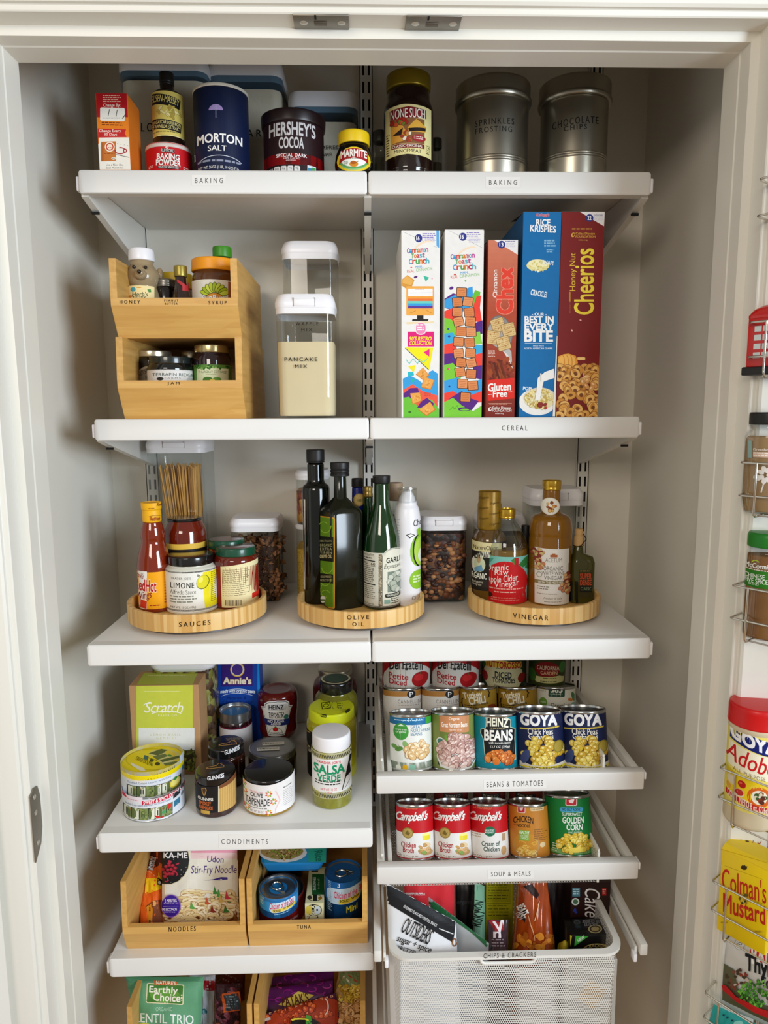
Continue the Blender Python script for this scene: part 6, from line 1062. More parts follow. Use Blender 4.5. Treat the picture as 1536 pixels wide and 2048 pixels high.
turned(zL, 'tapenade_jar', 'squat olive tapenade jar with wide black lid and floral label', 'jar', 452, 841, 785, [('glass', P('tapenade', '#94700f', .08, coat=.6, var=.5, vs=120), [(0, 0), (.95, 0), (1, .03), (1, .60), (.97, .66), (.93, .69), (0, .69)]), ('lid', BLID, [(0, .685), (.955, .685), (.97, .70), (.965, .97), (.92, 1), (0, 1)])], yb=1247, z=zz, rt=.965, art=A, cyl=1.0, rnd=.003)
# dolma tins
def dolma(lab, yt, yb, z, top, A):
    r, o, R, H = turned(zK, 'dolma_tin', lab, 'tin', 290 if top else 303, 902 if top else 914, yt, [('tin', P('tin_white', '#d9dde2', .3), [(0, 0), (.97, 0), (1, .03), (1, .95), (.98, 1), (.94, 1), (.93, .96), (0, .96)]), ('base_rim', STEEL, [(.96, -.0), (1.008, .0), (1.01, .05), (1.0, .07)])], yb=yb, z=z, art=A, cyl=1.0, group='stacked dolma tins', rnd=.002)
    return r, o, R, H
B = Art(zK); B.band(1470, 1700, '#dfe2e8'); B.rect(300, 1448, 490, 1500, '#ecdfe6', sk=0); B.poly([(480, 1476), (890, 1356), (892, 1400), (520, 1508), (480, 1518)], '#c8143a') if 0 else None
B.rect(484, 1470, 900, 1512, '#c8143a', sk=-30); B.t('SWEET & SPICY DOLMAS', 498, 1474, 876, 1508, '#f2f0ee', .05, sk=-26); B.poly([(296, 1452), (330, 1448), (345, 1480), (300, 1490)], '#c8143a'); B.fine(350, 1480, 460, 1496, 1, '#d88aa0'); B.t('Stuffed Grape Leaves with Rice & Hot Cherry Peppers', 330, 1520, 760, 1545, '#6a7a98', .0, sk=-14)
def rolls(B, x0, x1, y0, y1, sd):
    R = random.Random(sd); x = x0; B.rect(x0-8, y0, x1, y1, '#20281a'); n = 0
    while x < x1-20:
        w = R.uniform(64, 92); B.rect(x+4, y0+R.uniform(0, 8), min(x+w, x1)-4, y1-4, '#7f8a5a' if n % 3 == 2 else '#e2e2cc', r=10); 
        if n % 3 == 2: B.blobs(x+8, y0+8, x+w-8, y1-8, 16, 14, 8, ['#5a6a34', '#8f9a58', '#6f7f42'], seed=n, oval=False)
        else: B.rect(x+4 if n % 2 else x+w*.55, y0+6, x+w*.42 if n % 2 else x+w-6, y1-8, '#5f6c3a', r=12); B.blobs(x+w*.4, y0+4, x+w*.9, y0+30, 4, 10, 5, ['#8a9a5a', '#a8743a'], seed=n, oval=False)
        x += w; n += 1
rolls(B, 316, 775, 1562, 1682, 3); B.poly([(600, 1640), (690, 1672), (720, 1650), (680, 1680), (620, 1672)], '#c81f22'); B.ell(740, 1590, 20, 26, '#d8302a'); B.ell(690, 1630, 22, 14, '#4a9a5a'); B.rect(786, 1560, 850, 1620, '#3a7a98', sk=-8); B.rect(780, 1480, 848, 1530, '#2a2c34', sk=-14); B.ell(868, 1470, 16, 20, '#4a4c54'); B.ell(874, 1545, 15, 20, '#8a8c94')
r1, o1, R1, H1 = dolma('lower dolma tin of the stack, with crimson SWEET & SPICY DOLMAS band', 1240, 1702, zz, False, B)
B = Art(zK); B.band(1190, 1480, '#dde1e8'); B.band(1190, 1268, '#efd90c'); B.rect(340, 1232, 510, 1300, '#ece6dc', sk=20); B.fine(360, 1244, 480, 1262, 1, '#d89a9a'); B.t('GREEK DOLMAS', 522, 1222, 800, 1262, '#4a4a1a', .02, sk=-26); B.rect(845, 1150, 910, 1290, '#c8d4dc'); B.rect(872, 1262, 906, 1320, '#3a7a98'); B.t('Stuffed Grape Leaves with Rice', 350, 1290, 760, 1318, '#6a7a98', .0, sk=-14)
rolls(B, 352, 862, 1335, 1448, 5); B.ell(800, 1380, 54, 44, '#e8cf3a'); B.ell(800, 1376, 44, 34, '#f2e27a'); B.ell(800, 1340, 20, 16, '#3f8a3a')
r2, o2, R2, H2 = dolma('upper dolma tin of the stack, wrapped over its lid in bright yellow', 942, 1478, zz+H1+.0003, True, B)
for q, zq in ((r2, H2),):
    link('yellow_wrap', lathe_me('w', rprof([(R2*1.004, zq*.80), (R2*1.006, zq*.99), (R2*.97, zq*1.012), (0, zq*1.012)], .002), 64), P('wrap_dolma', '#f0d80a', .3), q, 40)
T = Art(zK)
T.arc(590, 1070, 272, 108, 0, 360, 5, '#cdb80a', 40); T.poly([(548, 1010), (600, 975), (700, 962), (800, 975), (860, 1005), (885, 1050), (800, 1090), (700, 1130), (640, 1070)], '#d8d090'); T.poly([(548, 1008), (680, 962), (760, 978), (640, 1030)], '#5a6432'); T.poly([(590, 1040), (740, 1005), (760, 1030), (640, 1075)], '#6a7440'); T.poly([(660, 1075), (860, 1030), (880, 1050), (690, 1100)], '#545e2e'); T.poly([(700, 1110), (860, 1085), (830, 1115), (720, 1135)], '#6a7440'); T.ell(770, 1010, 56, 30, '#ecd24a', 15); T.ell(765, 1030, 24, 10, '#4a9a3a', 10)
T.t('GREEK DOLMAS', 415, 1068, 600, 1110, '#5a5410', .02, rot=22); T.poly([(362, 1100), (500, 1160), (520, 1190), (470, 1190), (370, 1130)], '#ece6cc'); T.rect(500, 1030, 545, 1070, '#3a6a6a', rot=15); T.ell(580, 1080, 22, 16, '#3a3a14'); T.ell(640, 1115, 26, 18, '#3a3a14'); T.rect(520, 1060, 640, 1066, '#6a6414', rot=18); T.fine(440, 1080, 520, 1100, 1, '#b8a020')
T.build(Plane(o2, o2+Vector((0, 0, H2*1.013)), (0, 0, 1)), r2, name='lid_print')
# ================================================================ NOODLES AND TUNA SHELF
zz = ZS[4]
yf = on_z(360, 1895, zz).y; yl = yf-.016
l = on_y(360, 1852, yl).z-zz; tp_ = on_y(243, 1766, yl).z-zz
x0, x1, x2, x3 = on_y(241, 1800, yl).x, on_y(489, 1800, yl).x, on_y(493, 1800, yl).x, on_y(735, 1800, yl).x
bin_box('bamboo box marked NOODLES on the lowest full white shelf', x0, x1, zz, tp_+.05, yl, l, .27, .016, Art(zM).t('NOODLES', 704, 884, 980, 934, '#1d1208', .03, sp=1.5, sk=-10), 'open bamboo boxes', y_top=yl+.004, th=.009)
bin_box('bamboo box marked TUNA beside the noodle box', x2, x3, zz, tp_+.05, yl, l, .27, .016, Art(zN).t('TUNA', 584, 872, 724, 908, '#1d1208', .03, sp=1.5, sk=-3), 'open bamboo boxes', y_top=yl+.004, th=.009)
for o in [q for q in COL.objects if q.name.startswith('side_panel') and q.parent and 'box marked' in q.parent.get('label', '')]:
    for v in o.data.vertices:      # sides rise towards the back: full height only behind the front corner
        if v.co.z > l+.01: v.co.z = (tp_ if v.co.y < .05 else tp_+.0)
for o in [q for q in COL.objects if q.name.startswith('back_panel') and q.parent and 'box marked' in q.parent.get('label', '')]:
    for v in o.data.vertices: v.co.z = min(v.co.z, tp_)
A = Art(zM); A.rect(590, 60, 1430, 880, '#e9e6d8'); A.rect(930, 60, 1400, 170, '#e89ab0'); A.rect(930, 130, 1400, 190, '#eccfd0'); A.ell(690, 205, 232, 252, '#c9c29a'); A.ell(690, 205, 226, 246, '#191c20'); A.t('KA-ME', 656, 128, 896, 182, '#eeeef0', .05)
for i, (x, y) in enumerate([(650, 300), (680, 270), (715, 258), (750, 262), (775, 285), (668, 335), (700, 305), (735, 300), (765, 320), (690, 350), (720, 345), (748, 345), (712, 240), (670, 372)]): A.ell(x, y, 20, 18, '#8a1a2c'); A.ell(x-2, y-3, 15, 12, '#b83048')
A.ell(720, 218, 20, 12, '#b83048', 20); A.line([(780, 250), (812, 238)], 14, '#b83048'); A.line([(780, 320), (800, 350), (785, 360)], 10, '#b83048'); A.line([(690, 380), (705, 410), (680, 425), (668, 415)], 10, '#b83048')
A.t('Udon', 1100, 160, 1266, 228, '#4a2a7a', .02, sh=.1, sk=10); A.t('Stir-Fry Noodle', 936, 260, 1396, 365, '#4a2a7a', .02, sh=.1, sk=-4); A.poly([(1060, 418), (1160, 400), (1240, 378), (1305, 380), (1308, 404), (1230, 412), (1150, 408)], '#3c2a8a')
A.rect(800, 590, 1424, 860, '#c9a878', r=60); A.poly([(1120, 520), (1360, 540), (1400, 640), (1200, 640)], '#6a7a4a'); A.blobs(600, 720, 1420, 870, 20, 50, 26, ['#8a4a20', '#7a2a18', '#a86a34'], seed=8, oval=False)
R_ = random.Random(12)
for i in range(110):
    x, y = R_.uniform(640, 1390), 545+i*2.9
    if x < 840 and y < 770: continue
    a0 = R_.uniform(0, 360); rx, ry = R_.uniform(40, 90), R_.uniform(22, 46); A.arc(x, y, rx, ry, a0, a0+220, 30, '#b98c50', 12); A.arc(x, y-2, rx, ry, a0, a0+220, 22, ['#eeddb0', '#e6cf96', '#f4e8c8'][i % 3], 12)
for x, y, c in ((1180, 520, '#3f8a3a'), (1220, 550, '#4f9a44'), (950, 665, '#5aa04a'), (1300, 570, '#c83a4a'), (1290, 700, '#3f7a34'), (1100, 620, '#c85a3a'), (1160, 700, '#8a2a24'), (1240, 600, '#d8b060')): A.poly([(x-24, y+30), (x-10, y-50), (x+12, y+6), (x+40, y+24), (x+6, y+34)], c)
A.ell(740, 664, 94, 115, '#8a5ac0'); A.ell(740, 664, 86, 107, '#3a2090'); A.t('2 MINUTES', 680, 596, 796, 626, '#e6dcf4', .05, sk=-4); A.fine(670, 632, 806, 652, 1, '#c8b8e8'); A.line([(664, 672), (808, 668)], 2, '#c8b8e8'); A.t('90 SECONDS', 660, 688, 796, 712, '#e6dcf4', .05, sk=-4); A.fine(672, 722, 788, 740, 1, '#c8b8e8')
pouch('noodle_pack', 'cream udon noodle packet with black corner emblem and purple spot', 'packet', [(640, -160, 1.19), (1400, -170, 1.19), (1424, 920, 1.135), (640, 930, 1.135)], .035, P('film_cream', '#e4dfcc', .25), A, zM, seed=3, wr=.0012, zfl=zz+.008)
A = Art(zM); A.rect(380, 100, 660, 900, '#e8641a'); A.poly([(450, 130), (520, 120), (650, 110), (640, 240), (520, 310), (440, 310)], '#5a2416'); A.t('Instant', 488, 170, 560, 305, '#e8e0dc', .04, rot=-75, ol=('#1a1010', .03)); A.poly([(476, 392), (570, 392), (600, 330), (625, 420), (625, 500), (470, 560), (458, 540)], '#f4c41a'); A.poly([(590, 380), (640, 420), (640, 470), (585, 460)], '#1a1a16'); A.ell(606, 440, 14, 18, '#e8e8e4'); A.poly([(470, 680), (540, 620), (640, 610), (640, 870), (500, 870)], '#7a3a14'); A.poly([(475, 690), (520, 650), (540, 700), (530, 860), (500, 870)], '#d88a1a'); A.ell(550, 650, 24, 30, '#d89a5a')
A.line([(405, 340), (500, 320), (560, 370)], 5, '#f4b08a')
pouch('noodle_pack', 'orange ramen noodle packet standing against the wooden side', 'packet', [(500, -60, 1.25), (700, -60, 1.24), (650, 920, 1.125), (395, 900, 1.115)], .03, P('film_orange', '#dd5c14', .2), A, zM, seed=5, wr=.0018, zfl=zz+.008)
# tuna box contents
LIDM = P('can_lid_metal', '#8e8e8c', .3, metal=.9); zt = zz+.0065
def ring_lid(r, H, R, rot=0):
    """embossed rings and pull tab on a tin's lid"""
    link('lid', lathe_me('lid', [(0, H-.0035), (R*.45, H-.0035), (R*.5, H-.0028), (R*.8, H-.0028), (R*.84, H-.0035), (R*.9, H-.0035), (R*.92, H-.0005), (R*.96, H+.0004), (R*.995, H-.0006)], 48), LIDM, r, 40)
    m = MB(); c, s = math.cos(rot), math.sin(rot); tr = lambda x, y, z: (x*c-y*s, x*s+y*c, z); z = H-.001
    m.tube([tr(R*(.12+.30*math.cos(a)), R*.26*math.sin(a), z) for a in [2*PI*k/18 for k in range(18)]], R*.045, 6, True); m.tube([tr(-R*.2, -R*.2, z-.0003), tr(-R*.55, 0, z-.0008), tr(-R*.2, R*.2, z-.0003)], R*.05, 6); m.ball(tr(-R*.42, 0, H-.0025), (R*.12, R*.12, .001))
    m.build('pull_tab', STEEL, r, 50)
TUB = '#2a86c4'
def tunacan(lab, xl, xr, yt, yb, z, Y=None, art=None, H=.033, col='#1f6fb0', rot=2.2):
    r, o, R, h = turned(zN, 'tuna_can', lab, 'can', xl, xr, yt, [('can', P('tuna_'+col[1:], col, .3), [(0, 0), (.98, 0), (1, .04), (1, .93), (1.01, .97), (.99, 1), (.93, 1), (.92, .9), (0, .9)])], yb=yb, z=z, Y=Y, art=art, H=H, cyl=1.0, group='tuna cans', rnd=.001)
    ring_lid(r, H, R, rot); return r, o, R
r, o, R = tunacan('wide red tuna can under the small blue one', 175, 665, 560, 900, zt, None, Art(zN).band(700, 950, '#8a1a18').t('ALBACORE', 450, 830, 590, 852, '#d8c8c0', .04, sk=-8), .045, '#7a1614')
A = Art(zN); A.band(640, 800, '#2f8fd0'); A.band(740, 800, '#123a78'); A.rect(300, 640, 560, 740, '#cfe4f2', r=40, sk=-20); A.t('Chicken of the Sea', 302, 640, 540, 700, '#d83a5a', .04, sk=-24); A.rect(330, 700, 560, 734, '#e8cc5a', sk=-22, r=12); A.t('SOLID', 340, 712, 412, 736, '#1a2a30', .05, sk=-4); A.t('in water', 442, 690, 544, 714, '#1a2a30', .04, sk=-8); A.fine(350, 752, 520, 766, 1, '#9ac8e8', sk=-14); A.fine(210, 620, 250, 700, 5, '#b8d8ec')
tunacan('small blue tuna can with pull tab, on top of the red can', 197, 595, 388, 795, zt+.0455, None, A, .034, '#1f74b4', 2.3)
A = Art(zN); A.band(440, 900, '#1b62a6'); A.band(660, 900, '#0f2440'); A.rect(890, 500, 1250, 660, '#c4dcee', r=60, sk=-20); A.t('3', 998, 450, 1022, 488, '#eef4f8', .02); A.t('Chicken of the Sea', 964, 530, 1260, 596, '#d83a5a', .045, sk=-18); A.rect(1010, 600, 1230, 650, '#e8cc3a', sk=-24, r=14); A.t('SOLID', 1020, 612, 1116, 636, '#1a2410', .06, sk=-4); A.t('White', 1136, 596, 1214, 624, '#1a2410', .05, sk=-6); A.t('Mini', 1088, 685, 1196, 745, '#e8e02a', .05, sk=-8); A.fine(900, 600, 945, 760, 8, '#9ab8d0'); A.fine(905, 450, 935, 520, 4, '#9ac0dc'); A.fine(1050, 790, 1140, 806, 1, '#4a6a98')
r, o, R, h = turned(zN, 'tuna_can_pack', 'shrink-wrapped blue stack of small tuna cans marked 3 and Mini', 'can', 870, 1248, 212, [('cans', P('tuna_wrap', '#1a5c9c', .12, coat=.6), [(0, 0), (.96, 0), (1, .03), (1, .30), (.965, .33), (1, .36), (1, .63), (.965, .66), (1, .69), (1, .95), (.98, 1), (.93, 1), (.92, .97), (0, .97)])], yb=905, z=zt, art=A, cyl=1.0, rnd=.001)
ring_lid(r, h, R, 3.3)
# sardine carton on end
A = Art(zN); A.rect(660, 560, 862, 900, '#e2dcae'); A.rect(668, 600, 856, 648, '#e2dcae'); A.ell(756, 718, 84, 60, '#2a2418'); A.ell(756, 718, 78, 54, '#d8d0a0'); A.ell(704, 718, 34, 46, '#d8c04a'); A.ell(796, 720, 28, 44, '#c8d4d8'); A.rect(732, 662, 768, 776, '#22201a'); A.t('BELA', 734, 668, 766, 770, '#e8e4c8', .06, rot=-90); A.ell(790, 716, 10, 12, '#2a2418'); A.blobs(690, 775, 720, 848, 8, 4, 6, ['#8a5a2a'], seed=2, oval=False); A.blobs(770, 780, 810, 848, 9, 6, 6, ['#4a3a2a'], seed=3, oval=False)
r, o, w, h = boxed(zN, 'sardine_box', 'cream and green sardine carton standing on end between the tuna cans', 'box', 666, 858, 650, P('carton_cream', '#ddd6a4', .5), .10, yb=902, z=zt, art=A)
T = Art(zN); T.rect(738, 350, 862, 560, '#1f5a28', sk=0); T.t('SARDINES', 748, 382, 776, 514, '#e8eee0', .05, rot=-90); T.t('in olive oil', 794, 400, 814, 500, '#b8d0a0', .03, rot=-90); T.rect(730, 310, 800, 330, '#4a4430'); T.ell(765, 592, 74, 34, '#2a2418'); T.ell(765, 592, 68, 29, '#d8cf9c'); T.rect(748, 560, 790, 622, '#22201a'); T.ell(712, 590, 24, 20, '#3a3428'); T.ell(820, 596, 20, 16, '#9a6a1a')
T.build(Plane(o, o+Vector((0, 0, h)), (0, 0, 1)), r, name='top_label')
for k, (yt_, lab) in enumerate(((0, 'lower blue seafood pouch under its twin in the tuna box'), (1, 'upper blue seafood pouch with a bowl of rice, on top of its twin'))):
    q = root('seafood_pack', lab, 'pack', on_z(585, 1745, zt+.075+k*.022), 'blue seafood pouches'); ox, oy = q.location.x, q.location.y; q.location.z = zt+.073+k*.024; W2 = .056
    sec = lambda s, z: ([(x*s, y*s+.075) for x, y in rr(W2*2, .15, .01)], z)
    link('tray', loft_me('tray', [sec(.90, 0), sec(.98, .012), sec(1, .0165), sec(1, .019)]), P('tray_blue', '#1b78b8', .3), q, 40)
    if k:
        T = Art(zN); T.poly([(258, 60), (885, 50), (880, 235), (250, 235)], '#2a8fc0'); T.rect(700, 40, 880, 225, '#2aa08a'); T.ell(440, 130, 246, 100, '#d8dadc'); T.ell(430, 115, 220, 86, '#a8905a'); T.blobs(270, 40, 630, 200, 110, 15, 7, ['#c8a060', '#8a6a34', '#6f8a2a', '#dcc48a', '#5a2a1a', '#94a844'], '#5a4424', seed=3); T.t('Rice', 770, 110, 850, 215, '#1a6a5a', .05, rot=80)
        T.build(Plane(q.location, q.location+Vector((0, 0, .019)), (0, 0, 1)), q, name='label')
    # the pouches rest across the sardine carton and a plain tin at the back
turned(zN, 'tuna_can', 'plain dark tin at the back of the tuna box, under the blue pouches', 'can', 300, 620, 330, [('can', P('tin_dark', '#1a2a3c', .3), cylp(0, 1))], z=zt, Y=1.27, H=.072, R=.034, group='tuna cans')
# ================================================================ LOWEST BAGS
Z6t = Z6+.0065
for xa, xb, lab in ((262, 508, 'bamboo box of lentil and grain packets, low at the bottom edge'), (512, 731, 'bamboo box of curry pouches, low at the bottom edge')):
    a, b = on_y(xa, 2040, 1.12).x, on_y(xb, 2040, 1.12).x
    bin_box(lab, a, b, Z6, .135, 1.10, .06, .27, .016, None, 'open bamboo boxes', y_top=1.104, th=.009)
A = Art(zO); A.rect(130, 50, 560, 330, '#5f9a72'); A.poly([(140, 66), (550, 66), (550, 90), (140, 96)], '#4f8a64'); A.rect(246, 100, 444, 206, '#e2d6ae', r=8, rot=3); A.rect(251, 105, 439, 201, '#3f7a2c', r=6, rot=3); A.ell(345, 160, 80, 40, '#5f9a34', 3); A.poly([(282, 84), (412, 90), (404, 110), (290, 106)], '#c8602a'); A.t("NATURE'S", 298, 87, 402, 104, '#f2e6c8', .04, rot=2); A.t('Earthly', 262, 114, 412, 158, '#f4f0dc', .04, rot=3); A.t('Choice', 284, 150, 426, 192, '#f4f0dc', .04, rot=3)
A.t('ORGANIC', 296, 222, 384, 244, '#a8ccb0', .02); A.t('LENTIL TRIO', 190, 258, 494, 308, '#e8eee6', .03, sk=14); A.ell(235, 320, 40, 14, '#c8c83a')
pouch('lentil_pouch', 'green stand-up pouch of mixed lentils', 'pouch', [(135, 60, 1.17), (552, 62, 1.17), (520, 480, 1.125), (220, 480, 1.125)], .05, P('film_green', '#5a946c', .3), A, zO, zfl=Z6+.008, seed=2)
A = Art(zO); A.rect(545, 60, 612, 330, '#d6dade'); A.rect(548, 82, 606, 135, '#b81a24', r=6); A.rect(556, 122, 588, 130, '#e8e8ea'); A.ell(553, 246, 17, 17, '#3a7a8a'); A.ell(553, 246, 10, 10, '#8ac0c0')
pouch('grain_pouch', 'pale grey pouch with a small red patch beside the lentil pouch', 'pouch', [(470, 52, 1.23), (610, 52, 1.22), (606, 470, 1.18), (490, 470, 1.18)], .025, P('film_grey', '#ccd0d6', .3), A, zO, zfl=Z6+.008, seed=4)
A = Art(zO); A.rect(600, 100, 760, 330, '#3a1c22'); A.blobs(612, 130, 745, 312, 40, 18, 10, ['#5a2a34', '#7a3a2a', '#2a1418', '#8a4a5a'], seed=6, oval=False); A.rect(650, 145, 742, 246, '#d8602a', rot=-8); A.rect(662, 152, 736, 240, '#3a4854', rot=-8); A.fine(668, 160, 730, 232, 5, '#8aa0ac', sk=-10)
pouch('bean_bag', 'clear bag of dark beans with an orange edged label', 'bag', [(612, 100, 1.19), (742, 96, 1.19), (748, 470, 1.15), (606, 470, 1.15)], .03, P('film_dark', '#3a1c22', .12, coat=.6), A, zO, zfl=Z6+.008, seed=8, wr=.003)
pouch('grain_pouch', 'dark red packet at the back of the lentil box', 'pouch', [(612, 20, 1.29), (770, 20, 1.28), (770, 300, 1.25), (612, 300, 1.25)], .03, P('film_maroon', '#5a1f14', .25), None, zO, zfl=Z6+.008, seed=9, wr=.003)
PURP = P('film_purple', '#5a0f62', .2, coat=.4)
def pat(lab, cor, sd, low):
    A = Art(zO)
    if low:
        A.poly([(820, 268), (1245, 150), (1300, 320), (820, 330)], '#4a0f38')
        for i in range(15): A.rect(842+i*27, 268-i*7.6, 856+i*27, 278-i*7.6, '#e0b48a', rot=-15)
        A.ell(1090, 280, 215, 98, '#a83a1c', -14); A.blobs(880, 190, 1230, 330, 60, 13, 11, ['#c84a24', '#8a2a14', '#d8602e', '#b03c1c'], '#5a1a0c', '#e88a5a', seed=3); A.poly([(1010, 300), (1060, 280), (1130, 285), (1170, 312), (1010, 322)], '#1c1410'); A.poly([(1090, 262), (1118, 270), (1120, 312), (1090, 316)], '#4a9a34'); A.arc(1060, 300, 44, 14, 190, 350, 9, '#e8d83a'); A.arc(1190, 220, 18, 40, -90, 90, 7, '#e8dcd0'); A.rect(838, 285, 905, 300, '#c8c0b8', rot=-16)
    else:
        for i in range(9): A.arc(880+i*40, 70+(i % 3)*20, 22, 14, i*40, i*40+200, 6, ['#a82a9a', '#8a1a7a', '#b8409a'][i % 3])
        for i in range(9): A.arc(870+i*42, 160+(i % 3)*18-i*5, 24, 12, i*50, i*50+200, 6, ['#a82a9a', '#8a1a7a'][i % 2])
        if sd == 12: A.poly([(945, 212), (1050, 140), (1135, 160), (1040, 228)], '#e0c85a'); A.t("PATAK'S", 962, 158, 1105, 212, '#5a2a1a', .04, rot=-12)
    pouch('curry_pouch', lab, 'pouch', cor, .022, PURP, A, zO, 'purple curry pouches', zfl=Z6+.008, seed=sd, wr=.001, nu=26)
pat('rearmost purple curry pouch with swirls, topmost edge under the shelf', [(845, 72, 1.27), (1240, 20, 1.27), (1240, 330, 1.21), (850, 360, 1.21)], 11, 0)
pat('middle purple curry pouch with a yellow diamond badge', [(842, 128, 1.225), (1232, 82, 1.225), (1240, 420, 1.17), (850, 430, 1.17)], 12, 0)
pat('front curry pouch with a chequered edge and a red bean stew picture', [(820, 275, 1.17), (1248, 148, 1.19), (1290, 480, 1.14), (820, 500, 1.13)], 13, 1)
A = Art(zO); A.rect(1270, 40, 1380, 110, '#7a8a5a'); A.line([(1290, 60), (1340, 110)], 10, '#d8d0b8'); A.line([(1310, 50), (1360, 90)], 8, '#b04a2a'); A.blobs(1268, 108, 1388, 200, 90, 9, 8, ['#e0c24a', '#d8b23a', '#f0d878', '#c89a2a'], '#8a6a1a', seed=3, oval=False); A.blobs(1210, 200, 1390, 330, 40, 26, 20, ['#d8a86a', '#c8945a', '#e8c088'], '#8a5a2a', seed=4, oval=False)
pouch('snack_bag', 'clear bag of yellow and brown snack mix at the wooden edge', 'bag', [(1265, 30, 1.25), (1395, 25, 1.24), (1392, 480, 1.16), (1200, 480, 1.15)], .045, P('film_snack', '#b8925a', .12, coat=.5), A, zO, zfl=Z6+.008, seed=5, wr=.003)
# ================================================================ TINS IN THE PULL-OUT DRAWERS
zP, zQ, zR = (740, 1310, 2.648), (740, 1560, 2.648), (740, 1750, 2.743)
class Lean:
    """label round a tin that leans back: axis a, seen almost square on"""
    rec = False; cy = ()
    def __init__(s, o, a, R, H, py1, py0, step=4):
        s.o = o; s.a = a; s.R = R; s.H = H; s.p1 = py1; s.p0 = py0; s.e1 = Vector((1, 0, 0)); s.e2 = a.cross(s.e1).normalized()
        d = o-CAM; s.th0 = math.atan2(-d.dot(s.e2), -d.dot(s.e1)); s.cx = [s.cen(py0)[0]+s.cen(py0)[1]*math.sin(math.radians(k)) for k in range(-88, 89, step)]
    def cen(s, py):
        t = (py-s.p0)/(s.p1-s.p0)*s.H; x, y, w = proj(s.o+s.a*t); return x, F*s.R/w, t
    def at(s, px, py, h):
        xs, hw, t = s.cen(py); t = max(.004, min(s.H-.005, t)); k = max(-.999, min(.999, (px-xs)/hw)); an = s.th0-math.asin(k)*s.sg; r = s.R+h
        return s.e1*(r*math.cos(an))+s.e2*(r*math.sin(an))+s.a*t
    sg = -1
    def band(s, p0, p1, h, n=56):
        t = [max(.0042, min(s.H-.0052, s.cen(p)[2])) for p in (p0, p1)]; out = []; r = s.R+h; P_ = lambda a_, t_: s.e1*(r*math.cos(a_))+s.e2*(r*math.sin(a_))+s.a*t_
        for k in range(n): a_, b_ = 2*PI*k/n, 2*PI*(k+1)/n; out.append([P_(a_, t[0]), P_(b_, t[0]), P_(b_, t[1]), P_(a_, t[1])])
        return out
FLOORS = []
def tincan(Z, lab, xl, xr, yft, yfb, col, tilt, A=None, H=.111, g=None, name='food_can', Y=None):
    """a tin leaning back by tilt degrees; yft and yfb are the rows of the front of its top and bottom rims"""
    X = (Z[0]+xl/Z[2], Z[0]+xr/Z[2]); xm = sum(X)/2; p1, p0 = Z[1]+yft/Z[2], Z[1]+yfb/Z[2] if yfb else None; th = math.radians(tilt); a = Vector((0, math.sin(th), math.cos(th)))
    if p0: f0 = on_y(xm, p0, Y or 1.08); H = min((abs(on_y(xm, p1, f0.y+h*a.y).z-f0.z-h*a.z), h) for h in [.05+i*.0002 for i in range(500)])[1]
    else: f0 = on_y(xm, p1, Y+H*a.y)-a*H; p0 = proj(f0)[1]
    w = proj(f0+a*H*.5+Vector((0, .03, 0)))[2]; R = (X[1]-X[0])/2*w/F*1.02
    for _ in range(3): f0.x += (xm-proj(f0+a*H*.5+Vector((0, R, 0)))[0])*w/F
    o = f0+Vector((0, math.cos(th), -math.sin(th)))*R
    r = root(name, lab, 'can', o, g); FLOORS.append((lab[:40], round(o.y, 3), round(R, 4), round(o.z-R*math.sin(th), 4), round(H, 3)))
    Mx = Matrix.Rotation(-th, 3, 'X')
    def L(nm, prof, m):
        me = lathe_me(nm, prof, 56)
        for v in me.vertices: v.co = Mx @ v.co
        link(nm, me, m, r, 40)
    L('can', rprof([(0, 0), (R*.97, 0), (R, .0025), (R, .004), (R*.985, .006), (R*.985, H-.004), (0, H-.004)], .0006), P('tin_'+col[1:], col, .35))
    L('rim', [(R*.985, H-.005), (R*1.0, H-.0035), (R*1.0, H-.001), (R*.98, H), (R*.95, H-.0005), (R*.94, H-.004), (0, H-.004)], STEEL)
    L('base_rim', [(R*.985, .005), (R*1.004, .0035), (R*1.004, .001), (R*.97, 0)], STEEL)
    if A: A.build(Lean(o, a, R*.985, H, p1, p0), r)
    return r, o, R
zb = ZB_-.0395
H1 = .1105
A = Art(zP); A.band(322, 372, '#1a6a9c'); A.band(372, 700, '#e4e4dc'); A.band(572, 700, '#3f8f2c'); A.rect(292, 318, 330, 370, '#3fa03a'); A.blobs(112, 322, 290, 350, 24, 4, 3, ['#8ac4dc', '#d8ecf4'], seed=2, oval=False); A.ell(238, 326, 9, 9, '#d8ecf4'); A.fine(130, 345, 290, 356, 1, '#b8dcec'); A.ell(165, 408, 40, 46, '#3f9a3a'); A.t('simple truth', 136, 392, 194, 404, '#e4f0e0', .02); A.t('organic', 138, 404, 192, 420, '#e4f0e0', .03); A.poly([(145, 380), (165, 368), (185, 378)], '#e4f0e0')
A.t('GREAT', 216, 373, 274, 391, '#4a7a9a', .03); A.t('NORTHERN', 216, 393, 312, 411, '#4a7a9a', .03); A.t('BEANS', 216, 413, 274, 430, '#4a7a9a', .03); A.ell(132, 492, 18, 12, '#6a9a4a', 20); A.ell(155, 502, 22, 12, '#5a8a3a', -20); A.ell(188, 476, 14, 20, '#8ab06a', -30); A.line([(150, 480), (200, 530)], 2, '#6a8a4a'); A.ell(245, 525, 62, 26, '#c8a878'); A.blobs(192, 468, 304, 545, 26, 20, 14, ['#e8c898', '#dcb880', '#f2dcb8'], '#a87a44', '#faecd0', seed=5); A.ell(152, 600, 14, 14, '#e8ece0'); A.ell(187, 598, 14, 14, '#e8b41a'); A.rect(210, 584, 238, 612, '#8ac0a8')
F1 = 'front row tins in the top drawer'
